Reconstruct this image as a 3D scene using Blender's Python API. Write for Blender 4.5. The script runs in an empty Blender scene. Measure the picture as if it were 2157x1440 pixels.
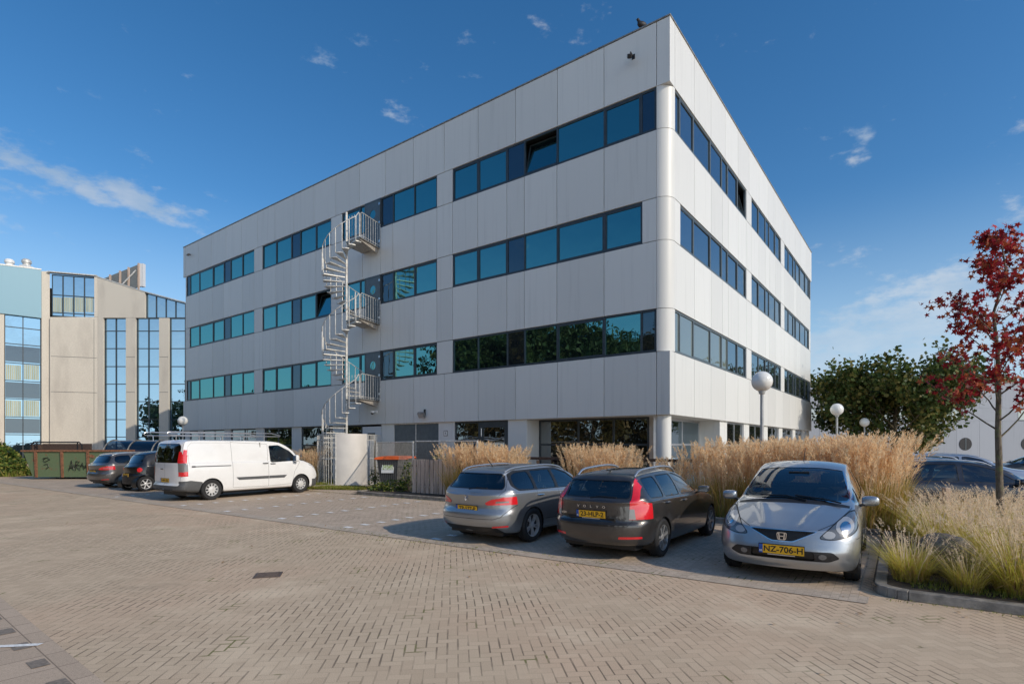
import bpy, bmesh, math, random
import numpy as np
from mathutils import Vector, Matrix, Euler
random.seed(7)
RAD = math.radians
SC = bpy.context.scene
COL = SC.collection

# ------------------------------------------------------------------ camera
EYE = 1.78
cam_d = bpy.data.cameras.new("camera")
cam_d.sensor_width = 36.0
cam_d.lens = 36.0 * 1166.0 / 2157.0
cam_d.shift_y = 216.0 / 2157.0
cam_d.clip_start = 0.05
cam_d.clip_end = 3000
cam = bpy.data.objects.new("camera", cam_d)
cam.location = (0, 0, EYE)
cam.rotation_euler = (RAD(90), 0, 0)
COL.objects.link(cam)
SC.camera = cam

# ------------------------------------------------------------------ light
SUN_AZ = Vector((0.82, -0.572, 0)).normalized()      # horizontal direction towards the sun
SUN_EL = RAD(30)
sun_d = bpy.data.lights.new("sun", 'SUN')
sun_d.energy = 2.35
sun_d.angle = RAD(0.5)
sun_d.color = (1.0, 0.89, 0.74)
sun = bpy.data.objects.new("sun", sun_d)
sdir = Vector((SUN_AZ.x * math.cos(SUN_EL), SUN_AZ.y * math.cos(SUN_EL), math.sin(SUN_EL)))
sun.rotation_euler = sdir.to_track_quat('Z', 'Y').to_euler()
sun.location = (20, -10, 30)
COL.objects.link(sun)

world = bpy.data.worlds.new("World")
SC.world = world
world.use_nodes = True
def build_world():
    nt = world.node_tree
    for n in list(nt.nodes): nt.nodes.remove(n)
    N, Lk = nt.nodes.new, nt.links.new
    out = N('ShaderNodeOutputWorld'); bg = N('ShaderNodeBackground')
    sky = N('ShaderNodeTexSky'); sky.sky_type = 'NISHITA'; sky.sun_disc = False
    sky.sun_elevation = SUN_EL
    sky.sun_rotation = math.atan2(SUN_AZ.x, SUN_AZ.y)
    sky.altitude = 0; sky.air_density = 1.0; sky.dust_density = 0.35; sky.ozone_density = 2.2
    hsv = N('ShaderNodeHueSaturation'); hsv.inputs['Saturation'].default_value = 1.32; hsv.inputs['Value'].default_value = 0.86
    Lk(sky.outputs[0], hsv.inputs['Color'])
    tc = N('ShaderNodeTexCoord'); sep = N('ShaderNodeSeparateXYZ')
    Lk(tc.outputs['Generated'], sep.inputs[0])
    def M(op, a, b=None, c=None):
        n = N('ShaderNodeMath'); n.operation = op
        for i, v in enumerate((a, b, c)):
            if v is None: continue
            if isinstance(v, (int, float)): n.inputs[i].default_value = v
            else: Lk(v, n.inputs[i])
        return n.outputs[0]
    def ss(v, a, b):
        n = N('ShaderNodeMapRange'); n.interpolation_type = 'SMOOTHSTEP'
        Lk(v, n.inputs[0]); n.inputs[1].default_value = a; n.inputs[2].default_value = b
        n.inputs[3].default_value = 0; n.inputs[4].default_value = 1
        return n.outputs[0]
    X, Y, Z = sep.outputs
    # layer of cloud seen in perspective: divide by height
    cmb = N('ShaderNodeCombineXYZ'); Lk(X, cmb.inputs[0]); Lk(Y, cmb.inputs[1]); Lk(M('MULTIPLY', Z, 2.2), cmb.inputs[2])
    def noise(sc_, det, rough, off, sx=1.0, sy=1.0, src=None):
        mp = N('ShaderNodeMapping'); mp.inputs['Location'].default_value = off
        mp.inputs['Scale'].default_value = (sx, sy, 1)
        Lk(src or cmb.outputs[0], mp.inputs[0])
        n = N('ShaderNodeTexNoise'); n.inputs['Scale'].default_value = sc_
        n.inputs['Detail'].default_value = det; n.inputs['Roughness'].default_value = rough
        Lk(mp.outputs[0], n.inputs['Vector']); return n.outputs['Fac']
    n1 = noise(8.5, 10, 0.62, (5.4, 2.9, 0), 1.0, 1.0)
    n2 = noise(22, 8, 0.6, (0.3, 7.2, 2), 1.0, 1.0)
    # directions (azimuth measured as X/Y, elevation as Z/|horizontal|)
    hl = M('SQRT', M('ADD', M('MULTIPLY', X, X), M('MULTIPLY', Y, Y)))
    el = M('DIVIDE', Z, M('MAXIMUM', hl, 0.001))
    az = M('ARCTAN2', X, Y)
    def blob(a0, e0, wa, we, slope=0.0):
        da = M('DIVIDE', M('SUBTRACT', az, a0), wa)
        de = M('DIVIDE', M('SUBTRACT', M('SUBTRACT', el, e0), M('MULTIPLY', M('SUBTRACT', az, a0), slope)), we)
        d2 = M('ADD', M('MULTIPLY', da, da), M('MULTIPLY', de, de))
        return M('POWER', 2.718, M('MULTIPLY', d2, -1.0))
    cover = None
    for b in CLOUDS:
        v = M('MULTIPLY', blob(*b[:5]), b[5])
        cover = v if cover is None else M('ADD', cover, v)
    # unseen cloud added behind the camera for fill light, also caught in reflections
    behind = ss(M('ADD', M('MULTIPLY', X, -0.55), M('MULTIPLY', Y, 0.84)), 0.05, -0.45)
    cover = M('ADD', cover, M('MULTIPLY', behind, 0.75))
    mixn = M('ADD', M('MULTIPLY', n1, 0.6), M('MULTIPLY', n2, 0.4))
    mixn = M('MULTIPLY_ADD', M('SUBTRACT', mixn, 0.5), 2.1, 0.5)
    dens = M('ADD', M('SUBTRACT', mixn, 0.66), M('MULTIPLY', M('MINIMUM', cover, 1.3), 0.34))
    fac = M('MULTIPLY', ss(dens, 0.03, 0.36), 0.72)
    shade = noise(6.0, 6, 0.55, (9.0, 2.0, 0), 1.0, 1.0)
    ramp = N('ShaderNodeMix'); ramp.data_type = 'RGBA'
    ramp.inputs['A'].default_value = (2.2, 2.9, 3.8, 1); ramp.inputs['B'].default_value = (3.9, 4.1, 4.4, 1)
    Lk(ss(shade, 0.35, 0.62), ramp.inputs['Factor'])
    mx = N('ShaderNodeMix'); mx.data_type = 'RGBA'
    Lk(fac, mx.inputs['Factor']); Lk(hsv.outputs[0], mx.inputs['A']); Lk(ramp.outputs['Result'], mx.inputs['B'])
    hz = N('ShaderNodeMix'); hz.data_type = 'RGBA'; hc = N('ShaderNodeMix'); hc.data_type = 'RGBA'
    hc.inputs['A'].default_value = (2.9, 4.0, 5.1, 1); hc.inputs['B'].default_value = (11.8, 12.2, 12.4, 1)  # brighter colour: horizon glow added behind the camera to lift shaded walls
    Lk(ss(M('ADD', M('MULTIPLY', X, -0.45), M('MULTIPLY', Y, 0.9)), 0.0, -0.7), hc.inputs['Factor']); Lk(hc.outputs['Result'], hz.inputs['B'])
    Lk(M('MULTIPLY', ss(el, 0.42, -0.04), 0.85), hz.inputs['Factor']); Lk(mx.outputs['Result'], hz.inputs['A'])
    Lk(hz.outputs['Result'], bg.inputs['Color']); bg.inputs['Strength'].default_value = 0.128
    Lk(bg.outputs[0], out.inputs['Surface'])
# (azimuth, elevation, half width, half height, slope, weight)
CLOUDS = [(-0.745, 0.39, 0.055, 0.045, 0.0, 0.95), (-0.66, 0.375, 0.045, 0.04, -0.3, 0.85), (-0.60, 0.365, 0.035, 0.022, -0.5, 0.9), (-0.587, 0.425, 0.05, 0.03, -0.1, 0.6), (-0.515, 0.348, 0.055, 0.03, 0.0, 1.0),
          (-0.177, 0.58, 0.05, 0.035, 0.0, 0.75), (-0.576, 0.53, 0.03, 0.022, 0.0, 0.7), (-0.76, 0.30, 0.05, 0.03, 0.0, 0.8), (-0.73, 0.47, 0.05, 0.02, -0.2, 0.6), (-0.36, 0.40, 0.06, 0.02, 0.1, 0.45),
          (0.567, 0.46, 0.022, 0.03, 0.6, 0.85), (0.53, 0.44, 0.025, 0.018, 0.3, 0.7), (0.49, 0.43, 0.014, 0.01, 0.2, 0.6),
          (0.76, 0.22, 0.20, 0.065, 0.30, 1.25), (0.60, 0.20, 0.12, 0.05, 0.2, 1.25), (0.57, 0.14, 0.14, 0.045, 0.1, 1.4), (0.72, 0.14, 0.24, 0.06, 0.2, 1.35)]
build_world()
vs = SC.view_settings
vs.view_transform = 'Standard'; vs.look = 'None'; vs.exposure = 0.36; vs.gamma = 1.0
vs.use_curve_mapping = False

# ------------------------------------------------------------------ helpers
def tag(o, label=None, cat=None, group=None, kind=None):
    if label: o['label'] = label
    if cat: o['category'] = cat
    if group: o['group'] = group
    if kind: o['kind'] = kind
    return o
def empty(name, loc=(0, 0, 0), rz=0.0):
    o = bpy.data.objects.new(name, None); COL.objects.link(o)
    o.location = loc; o.rotation_euler = (0, 0, rz); o.empty_display_size = 0.2
    return o
def kids(o): return [c for c in bpy.data.objects if c.parent == o]
def copy_tree(o, parent=None, km=None):
    if km is None:
        km = {}
        for c in bpy.data.objects:
            if c.parent: km.setdefault(c.parent.name, []).append(c)
    c = o.copy(); COL.objects.link(c); c.parent = parent
    for ch in km.get(o.name, []): copy_tree(ch, c, km)
    return c

class MB:
    def __init__(s): s.v = []; s.f = []; s.m = []
    def add(s, vs_, fs, mat=0):
        o = len(s.v); s.v += [tuple(p) for p in vs_]
        for f in fs: s.f.append(tuple(i + o for i in f)); s.m.append(mat)
        return s
    def box(s, x0, x1, y0, y1, z0, z1, mat=0):
        if x0 > x1: x0, x1 = x1, x0
        if y0 > y1: y0, y1 = y1, y0
        if z0 > z1: z0, z1 = z1, z0
        v = [(x0,y0,z0),(x1,y0,z0),(x1,y1,z0),(x0,y1,z0),(x0,y0,z1),(x1,y0,z1),(x1,y1,z1),(x0,y1,z1)]
        return s.add(v, [(0,3,2,1),(4,5,6,7),(0,1,5,4),(1,2,6,5),(2,3,7,6),(3,0,4,7)], mat)
    def obox(s, c, sx, sy, sz, rot=None, mat=0):
        a = MB().box(-sx/2, sx/2, -sy/2, sy/2, -sz/2, sz/2)
        R_ = rot if rot is not None else Matrix.Identity(3)
        return s.add([Vector(c) + R_ @ Vector(p) for p in a.v], a.f, mat)
    def prism(s, poly, z0, z1, mat=0):
        n = len(poly)
        v = [(p[0], p[1], z0) for p in poly] + [(p[0], p[1], z1) for p in poly]
        f = [tuple(range(n - 1, -1, -1)), tuple(range(n, 2 * n))]
        f += [(i, (i + 1) % n, n + (i + 1) % n, n + i) for i in range(n)]
        return s.add(v, f, mat)
    def hull(s, bot, top, mat=0):
        n = len(bot); f = [tuple(range(n - 1, -1, -1)), tuple(range(n, 2 * n))]
        f += [(i, (i + 1) % n, n + (i + 1) % n, n + i) for i in range(n)]
        return s.add(list(bot) + list(top), f, mat)
    def poly(s, pts, mat=0): return s.add(pts, [tuple(range(len(pts)))], mat)
    def tube(s, pts, r, seg=8, mat=0, cap=True, closed=False):
        pts = [Vector(p) for p in pts]; n = len(pts)
        rs = r if isinstance(r, (list, tuple)) else [r] * n
        rings = []; prev = None
        for i, p in enumerate(pts):
            if closed: t = (pts[(i+1) % n] - pts[i-1])
            else: t = (pts[min(i + 1, n - 1)] - pts[max(i - 1, 0)])
            if t.length < 1e-9: t = Vector((0, 0, 1))
            t.normalize()
            if prev is None:
                a = Vector((0, 0, 1)) if abs(t.z) < 0.9 else Vector((1, 0, 0))
                u = t.cross(a).normalized()
            else:
                u = (prev - t * prev.dot(t))
                u = u.normalized() if u.length > 1e-6 else t.orthogonal().normalized()
            prev = u; w = t.cross(u)
            rings.append([p + (u * math.cos(2*math.pi*k/seg) + w * math.sin(2*math.pi*k/seg)) * rs[i] for k in range(seg)])
        v = [q for rg in rings for q in rg]; f = []
        for i in range(n if closed else n - 1):
            j = (i + 1) % n
            for k in range(seg):
                f.append((i*seg+k, i*seg+(k+1) % seg, j*seg+(k+1) % seg, j*seg+k))
        if cap and not closed:
            f.append(tuple(range(seg - 1, -1, -1))); f.append(tuple((n-1)*seg + k for k in range(seg)))
        return s.add(v, f, mat)
    def cyl(s, p0, p1, r, seg=12, mat=0): return s.tube([p0, p1], r, seg, mat)
    def lathe(s, prof, seg=24, c=(0, 0, 0), axis='Z', mat=0, close=False):
        v = []; n = len(prof)
        for (r, h) in prof:
            for k in range(seg):
                a = 2*math.pi*k/seg; x, y = r*math.cos(a), r*math.sin(a)
                p = {'Z': (x, y, h), 'Y': (x, h, y), 'X': (h, x, y)}[axis]
                v.append((p[0]+c[0], p[1]+c[1], p[2]+c[2]))
        f = []
        for i in range(n if close else n - 1):
            j = (i + 1) % n
            for k in range(seg): f.append((i*seg+k, i*seg+(k+1) % seg, j*seg+(k+1) % seg, j*seg+k))
        return s.add(v, f, mat)
    def ball(s, c, rx, ry=None, rz=None, seg=16, rings=10, mat=0, pw=1.0):
        ry = ry or rx; rz = rz or rx; v = []; f = []
        sg = lambda x: math.copysign(abs(x) ** pw, x)
        for i in range(rings + 1):
            ph = math.pi * i / rings
            for k in range(seg):
                a = 2*math.pi*k/seg
                v.append((c[0]+rx*sg(math.sin(ph))*sg(math.cos(a)), c[1]+ry*sg(math.sin(ph))*sg(math.sin(a)), c[2]+rz*sg(math.cos(ph))))
        for i in range(rings):
            for k in range(seg): f.append((i*seg+k, (i+1)*seg+k, (i+1)*seg+(k+1) % seg, i*seg+(k+1) % seg))
        return s.add(v, f, mat)
    def build(s, name, mats, parent=None, smooth=False, bevel=0.0, bseg=1, loc=None, recalc=True):
        me = bpy.data.meshes.new(name)
        me.from_pydata(s.v, [], s.f)
        if not isinstance(mats, (list, tuple)): mats = [mats]
        for m in mats: me.materials.append(m)
        if len(mats) > 1: me.polygons.foreach_set('material_index', s.m)
        bm = bmesh.new(); bm.from_mesh(me)
        bmesh.ops.remove_doubles(bm, verts=bm.verts, dist=1e-5)
        if recalc: bmesh.ops.recalc_face_normals(bm, faces=bm.faces)
        if bevel > 0:
            es = [e for e in bm.edges if len(e.link_faces) == 2 and e.calc_face_angle(0) > 0.6]
            bmesh.ops.bevel(bm, geom=es, offset=bevel, segments=bseg, affect='EDGES', clamp_overlap=True)
        bm.to_mesh(me); bm.free()
        if smooth:
            me.polygons.foreach_set('use_smooth', [True] * len(me.polygons))
            if smooth != 'all':
                try: me.set_sharp_from_angle(angle=RAD(38))
                except Exception: pass
        me.update()
        o = bpy.data.objects.new(name, me); COL.objects.link(o)
        if parent is not None: o.parent = parent
        if loc is not None: o.location = loc
        return o
def np_mesh(name, V, F, mats, parent=None, mi=None, smooth=False):
    """V (n,3) array, F (m,k) array of quads or triangles"""
    me = bpy.data.meshes.new(name)
    k = F.shape[1]; m = F.shape[0]
    me.vertices.add(len(V)); me.vertices.foreach_set('co', V.astype(np.float32).ravel())
    me.loops.add(m * k); me.loops.foreach_set('vertex_index', F.astype(np.int32).ravel())
    me.polygons.add(m); me.polygons.foreach_set('loop_start', np.arange(0, m * k, k, dtype=np.int32))
    if not isinstance(mats, (list, tuple)): mats = [mats]
    for a in mats: me.materials.append(a)
    if mi is not None: me.polygons.foreach_set('material_index', mi.astype(np.int32))
    if smooth: me.polygons.foreach_set('use_smooth', [True] * m)
    me.update(calc_edges=True); me.validate()
    o = bpy.data.objects.new(name, me); COL.objects.link(o)
    if parent is not None: o.parent = parent
    return o
def ground_pt(u, v):
    """photo measurement -> point on the flat ground"""
    Y = 1166.0 * EYE / (v - 936.0)
    return Vector(((u - 1078.5) / 1166.0 * Y, Y, 0))

# ------------------------------------------------------------------ materials
class NT:
    def __init__(s, name):
        s.m = bpy.data.materials.new(name); s.m.use_nodes = True
        s.t = s.m.node_tree; s.b = s.t.nodes['Principled BSDF']; s.out = s.t.nodes['Material Output']
    def n(s, typ, **kw):
        x = s.t.nodes.new(typ)
        for k, v in kw.items(): setattr(x, k, v)
        return x
    def l(s, a, b): s.t.links.new(a, b)
    def math(s, op, a, b=None, c=None, clamp=False):
        n = s.n('ShaderNodeMath', operation=op); n.use_clamp = clamp
        for i, v in enumerate((a, b, c)):
            if v is None: continue
            if isinstance(v, (int, float)): n.inputs[i].default_value = v
            else: s.l(v, n.inputs[i])
        return n.outputs[0]
    def mix(s, f, a, b, blend='MIX'):
        n = s.n('ShaderNodeMix', data_type='RGBA', blend_type=blend)
        for i, v in (('Factor', f), ('A', a), ('B', b)):
            k = n.inputs[i] if i == 'Factor' else n.inputs[i]
            if isinstance(v, (int, float)): k.default_value = v
            elif isinstance(v, tuple): k.default_value = (*v[:3], 1)
            else: s.l(v, k)
        return n.outputs['Result']
    def rng(s, v, a, b, c=0.0, d=1.0, smooth=True):
        n = s.n('ShaderNodeMapRange'); n.interpolation_type = 'SMOOTHSTEP' if smooth else 'LINEAR'
        s.l(v, n.inputs[0])
        for i, x in enumerate((a, b, c, d)): n.inputs[i + 1].default_value = x
        return n.outputs[0]
    def coord(s, kind='Object', scale=(1, 1, 1), rot=(0, 0, 0), loc=(0, 0, 0)):
        tc = s.n('ShaderNodeTexCoord'); mp = s.n('ShaderNodeMapping')
        mp.inputs['Scale'].default_value = scale; mp.inputs['Rotation'].default_value = rot; mp.inputs['Location'].default_value = loc
        s.l(tc.outputs[kind], mp.inputs[0]); return mp.outputs[0]
    def noise(s, vec, scale, det=4, rough=0.55):
        n = s.n('ShaderNodeTexNoise'); n.inputs['Scale'].default_value = scale
        n.inputs['Detail'].default_value = det; n.inputs['Roughness'].default_value = rough
        if vec is not None: s.l(vec, n.inputs['Vector'])
        return n.outputs['Fac']
    def bump(s, h, strength=0.3, dist=0.01):
        b = s.n('ShaderNodeBump'); b.inputs['Strength'].default_value = strength; b.inputs['Distance'].default_value = dist
        s.l(h, b.inputs['Height']); s.l(b.outputs[0], s.b.inputs['Normal']); return b
    def set(s, **kw):
        for k, v in kw.items():
            k = k.replace('_', ' ')
            if k in s.b.inputs:
                if isinstance(v, (int, float)): s.b.inputs[k].default_value = v
                elif isinstance(v, tuple): s.b.inputs[k].default_value = (*v[:3], 1)
                else: s.l(v, s.b.inputs[k])
        return s
MAT = {}
def simple(name, col, rough=0.5, metal=0.0, var=0.12, scale=6.0, bump=0.0, coat=0.0, spec=0.5, stretch=(1, 1, 1), emis=None):
    t = NT(name)
    vec = t.coord('Object', stretch)
    n = t.noise(vec, scale, 5, 0.6)
    dark = tuple(c * (1 - var) for c in col); lite = tuple(min(1, c * (1 + var)) for c in col)
    t.set(Base_Color=t.mix(t.rng(n, 0.3, 0.7), dark, lite), Metallic=metal, Coat_Weight=coat, Specular_IOR_Level=spec)
    t.set(Roughness=t.rng(n, 0.2, 0.8, max(0.02, rough * 0.85), min(1, rough * 1.15), False))
    if bump: t.bump(t.noise(vec, scale * 8, 3), bump, 0.01)
    MAT[name] = t.m
    return t.m
simple('dark_frame', (0.052, 0.065, 0.075), 0.38, 0.3)
simple('grey_frame', (0.10, 0.125, 0.14), 0.4, 0.2)
simple('dark_interior', (0.012, 0.013, 0.014), 0.9)
simple('galvanised', (0.58, 0.57, 0.54), 0.5, 0.35, 0.25, 9)
simple('galv_dark', (0.30, 0.29, 0.27), 0.5, 0.6, 0.3, 9)
simple('tread_plate', (0.42, 0.38, 0.33), 0.55, 0.4, 0.3, 14)
simple('white_paint', (0.78, 0.78, 0.76), 0.4, 0, 0.04)
simple('black_plastic', (0.018, 0.018, 0.019), 0.45, 0, 0.2, 20, 0.05)
simple('grey_plastic', (0.085, 0.088, 0.092), 0.5, 0, 0.1, 20, 0.05)
simple('rubber', (0.016, 0.016, 0.017), 0.75, 0, 0.25, 25, 0.1)
simple('chrome', (0.75, 0.76, 0.78), 0.12, 1.0, 0.03)
simple('satin_alu', (0.60, 0.61, 0.63), 0.3, 0.9, 0.05)
simple('rim_silver', (0.62, 0.63, 0.64), 0.35, 0.55, 0.08)
simple('rim_dark', (0.34, 0.345, 0.35), 0.35, 0.5, 0.08)
simple('hub_cover', (0.62, 0.62, 0.61), 0.42, 0.2, 0.08)
simple('soffit', (0.62, 0.62, 0.60), 0.6, 0, 0.06)
simple('globe_white', (0.80, 0.80, 0.77), 0.16, 0, 0.05, 3, coat=0.4)
simple('pole_grey', (0.40, 0.41, 0.41), 0.45, 0.4)
simple('brown_wood', (0.22, 0.15, 0.105), 0.75, 0, 0.35, 12, 0.3, stretch=(1, 1, 0.15))
simple('weathered_wood', (0.52, 0.40, 0.32), 0.8, 0, 0.28, 14, 0.35, stretch=(1, 1, 0.1))
simple('dark_wood', (0.075, 0.05, 0.04), 0.7, 0, 0.3, 10, 0.2)
simple('kerb_concrete', (0.25, 0.225, 0.19), 0.88, 0, 0.35, 7, 0.35)
simple('soil', (0.075, 0.055, 0.038), 0.95, 0, 0.5, 9, 0.8)
simple('orange_lid', (0.75, 0.13, 0.03), 0.45, 0, 0.12, 8)
simple('plate_yellow', (0.83, 0.46, 0.015), 0.35, 0, 0.04)
simple('plate_blue', (0.01, 0.09, 0.42), 0.35)
simple('plate_black', (0.01, 0.01, 0.01), 0.4)
simple('steel_sheet', (0.64, 0.61, 0.57), 0.5, 0.2, 0.04, 3)
simple('dark_metal', (0.035, 0.035, 0.038), 0.45, 0.5)
simple('amber', (0.8, 0.25, 0.02), 0.15, 0, 0.1, 30, coat=1.0)
simple('boulder', (0.16, 0.14, 0.12), 0.9, 0, 0.4, 5, 0.6)
simple('seat_cloth', (0.055, 0.058, 0.062), 0.9, 0, 0.2, 30)
simple('bird_black', (0.012, 0.012, 0.015), 0.6)
simple('dark_block', (0.24, 0.20, 0.16), 0.85, 0, 0.25, 30, 0.3)
simple('manhole', (0.15, 0.115, 0.095), 0.6, 0.3, 0.3, 30, 0.5)
simple('paint_white_line', (0.82, 0.81, 0.77), 0.75, 0, 0.22, 30, 0.2)

def panel_mat(name, col, rough=0.42, dirt=0.5):
    t = NT(name)
    geo = t.n('ShaderNodeNewGeometry')
    vec = t.coord('Object')
    streak = t.noise(t.coord('Object', (6, 6, 0.25)), 1.0, 5, 0.6)
    fine = t.noise(vec, 220, 2, 0.5)
    big = t.noise(vec, 0.5, 3)
    r = t.rng(geo.outputs['Random Per Island'], 0, 1, 0.925, 1.035, False)
    c = t.mix(t.rng(streak, 0.5, 0.8, 0.0, dirt), col, tuple(k * 0.72 for k in col))
    c = t.mix(t.rng(big, 0.35, 0.65, 0, 0.10), c, tuple(k * f for k, f in zip(col, (0.9, 0.92, 0.95))))
    c = t.mix(t.rng(fine, 0.35, 0.7, 0, 0.16), c, tuple(k * 0.7 for k in col))
    v = t.n('ShaderNodeVectorMath', operation='SCALE'); t.l(c, v.inputs[0]); t.l(r, v.inputs['Scale'])
    t.set(Base_Color=v.outputs[0], Roughness=rough, Specular_IOR_Level=0.4)
    t.bump(fine, 0.08, 0.002)
    MAT[name] = t.m
panel_mat('cladding', (0.695, 0.70, 0.675))
panel_mat('far_white', (0.66, 0.68, 0.70), 0.5)
panel_mat('hall_panel_shaded', (0.33, 0.36, 0.41), 0.55)  # hall front darkened in its colour to stand in for shade
panel_mat('blue_metal', (0.24, 0.42, 0.51), 0.42, 0.1)

def concrete_mat():
    t = NT('pebble_concrete'); vec = t.coord('Object')
    n = t.noise(vec, 25, 5, 0.7); b = t.noise(t.coord('Object', (1, 1, 0.3)), 0.8, 4)
    c = t.mix(t.rng(n, 0.3, 0.7), (0.50, 0.455, 0.385), (0.72, 0.67, 0.58))
    c = t.mix(t.rng(b, 0.45, 0.75, 0, 0.35), c, (0.36, 0.32, 0.28))
    t.set(Base_Color=c, Roughness=0.9); t.bump(n, 0.4, 0.02); MAT['pebble_concrete'] = t.m
concrete_mat()

def mirror_glass(name, tint, dark, refl=0.6, wav=0.022):
    """sun-control glazing: a coated, tinted reflection over a dark room"""
    t = NT(name)
    gl = t.n('ShaderNodeBsdfGlossy'); gl.inputs['Color'].default_value = (*tint, 1); gl.inputs['Roughness'].default_value = 0.012
    df = t.n('ShaderNodeBsdfDiffuse'); df.inputs['Color'].default_value = (*dark, 1)
    fr = t.n('ShaderNodeLayerWeight'); fr.inputs['Blend'].default_value = 0.35
    f = t.rng(fr.outputs['Fresnel'], 0, 1, refl, 1.0, False)
    mx = t.n('ShaderNodeMixShader'); t.l(f, mx.inputs[0]); t.l(df.outputs[0], mx.inputs[1]); t.l(gl.outputs[0], mx.inputs[2])
    n = t.noise(t.coord('Object'), 1.3, 2); b = t.n('ShaderNodeBump'); b.inputs['Strength'].default_value = wav * 20
    b.inputs['Distance'].default_value = 0.01
    t.l(n, b.inputs['Height']); t.l(b.outputs[0], gl.inputs['Normal'])
    t.l(mx.outputs[0], t.out.inputs['Surface']); MAT[name] = t.m
mirror_glass('blue_glass', (0.20, 0.52, 0.52), (0.010, 0.018, 0.022), 0.60)
mirror_glass('spandrel_glass', (0.26, 0.36, 0.42), (0.015, 0.02, 0.025), 0.30)
mirror_glass('side_glass', (0.60, 0.72, 0.80), (0.03, 0.04, 0.045), 0.38)
mirror_glass('clear_dark_glass', (0.75, 0.82, 0.85), (0.012, 0.014, 0.014), 0.30)
mirror_glass('far_glass', (0.42, 0.66, 0.86), (0.015, 0.03, 0.04), 0.58, 0.02)
mirror_glass('blind_glass', (0.50, 0.62, 0.70), (0.20, 0.23, 0.21), 0.28)
mirror_glass('dark_panel_glass', (0.35, 0.45, 0.55), (0.02, 0.025, 0.03), 0.22)

def see_glass(name, tint, alpha):
    """car and curtain glass: Fresnel reflection over a tinted transparent pane"""
    t = NT(name)
    gl = t.n('ShaderNodeBsdfGlossy'); gl.inputs['Roughness'].default_value = 0.02; gl.inputs['Color'].default_value = (0.95, 0.97, 1, 1)
    tr = t.n('ShaderNodeBsdfTransparent'); tr.inputs['Color'].default_value = (*[c * alpha for c in tint], 1)
    fr = t.n('ShaderNodeFresnel'); fr.inputs['IOR'].default_value = 1.6
    mx = t.n('ShaderNodeMixShader')
    f = t.math('ADD', t.math('MULTIPLY', fr.outputs[0], 1.35), 0.03, clamp=True)
    t.l(f, mx.inputs[0]); t.l(tr.outputs[0], mx.inputs[1]); t.l(gl.outputs[0], mx.inputs[2])
    t.l(mx.outputs[0], t.out.inputs['Surface']); MAT[name] = t.m
see_glass('car_glass', (0.86, 1.0, 0.97), 0.76)
see_glass('privacy_glass', (0.8, 0.9, 1.0), 0.12)
see_glass('lens_clear', (1, 1, 1), 0.85)

def paint(name, col, metal=0.55, rough=0.32):
    t = NT(name); n = t.noise(t.coord('Object'), 900, 2)
    d = t.noise(t.coord('Object'), 3, 5)
    c = t.mix(t.rng(n, 0.3, 0.7), tuple(k * 0.85 for k in col), tuple(min(1, k * 1.12) for k in col))
    dust = t.rng(d, 0.4, 0.8, 0.0, 0.10)
    c = t.mix(dust, c, (0.35, 0.32, 0.28))
    t.set(Base_Color=c, Metallic=metal, Roughness=rough, Coat_Weight=1.0, Coat_Roughness=0.035, Coat_IOR=1.5)
    MAT[name] = t.m
paint('paint_grey_silver', (0.36, 0.375, 0.39), 0.75, 0.33)
paint('paint_light_silver', (0.44, 0.465, 0.49), 0.75, 0.32)
paint('paint_charcoal', (0.060, 0.056, 0.054), 0.55, 0.30)
paint('paint_gunmetal', (0.15, 0.145, 0.145), 0.7, 0.33)
paint('paint_black', (0.008, 0.008, 0.009), 0.2, 0.3)
paint('paint_navy', (0.010, 0.014, 0.028), 0.4, 0.3)
paint('paint_white', (0.80, 0.80, 0.79), 0.0, 0.35)
paint('paint_pale_blue', (0.30, 0.36, 0.45), 0.6, 0.33)
def lens(name, col, e=0.0):
    t = NT(name)
    w = t.n('ShaderNodeTexWave'); w.inputs['Scale'].default_value = 60; t.l(t.coord('Object'), w.inputs['Vector'])
    t.set(Base_Color=t.mix(t.rng(w.outputs['Fac'], 0, 1, 0, 0.5), col, tuple(min(1, c * 1.4) for c in col)), Roughness=0.18, Coat_Weight=1.0, Coat_Roughness=0.02, Specular_IOR_Level=0.8)
    MAT[name] = t.m
lens('red_lens', (0.62, 0.012, 0.018))
lens('dark_red_lens', (0.30, 0.008, 0.012))
lens('clear_lens', (0.34, 0.35, 0.36))
lens('smoke_lens', (0.10, 0.105, 0.11))

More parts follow.
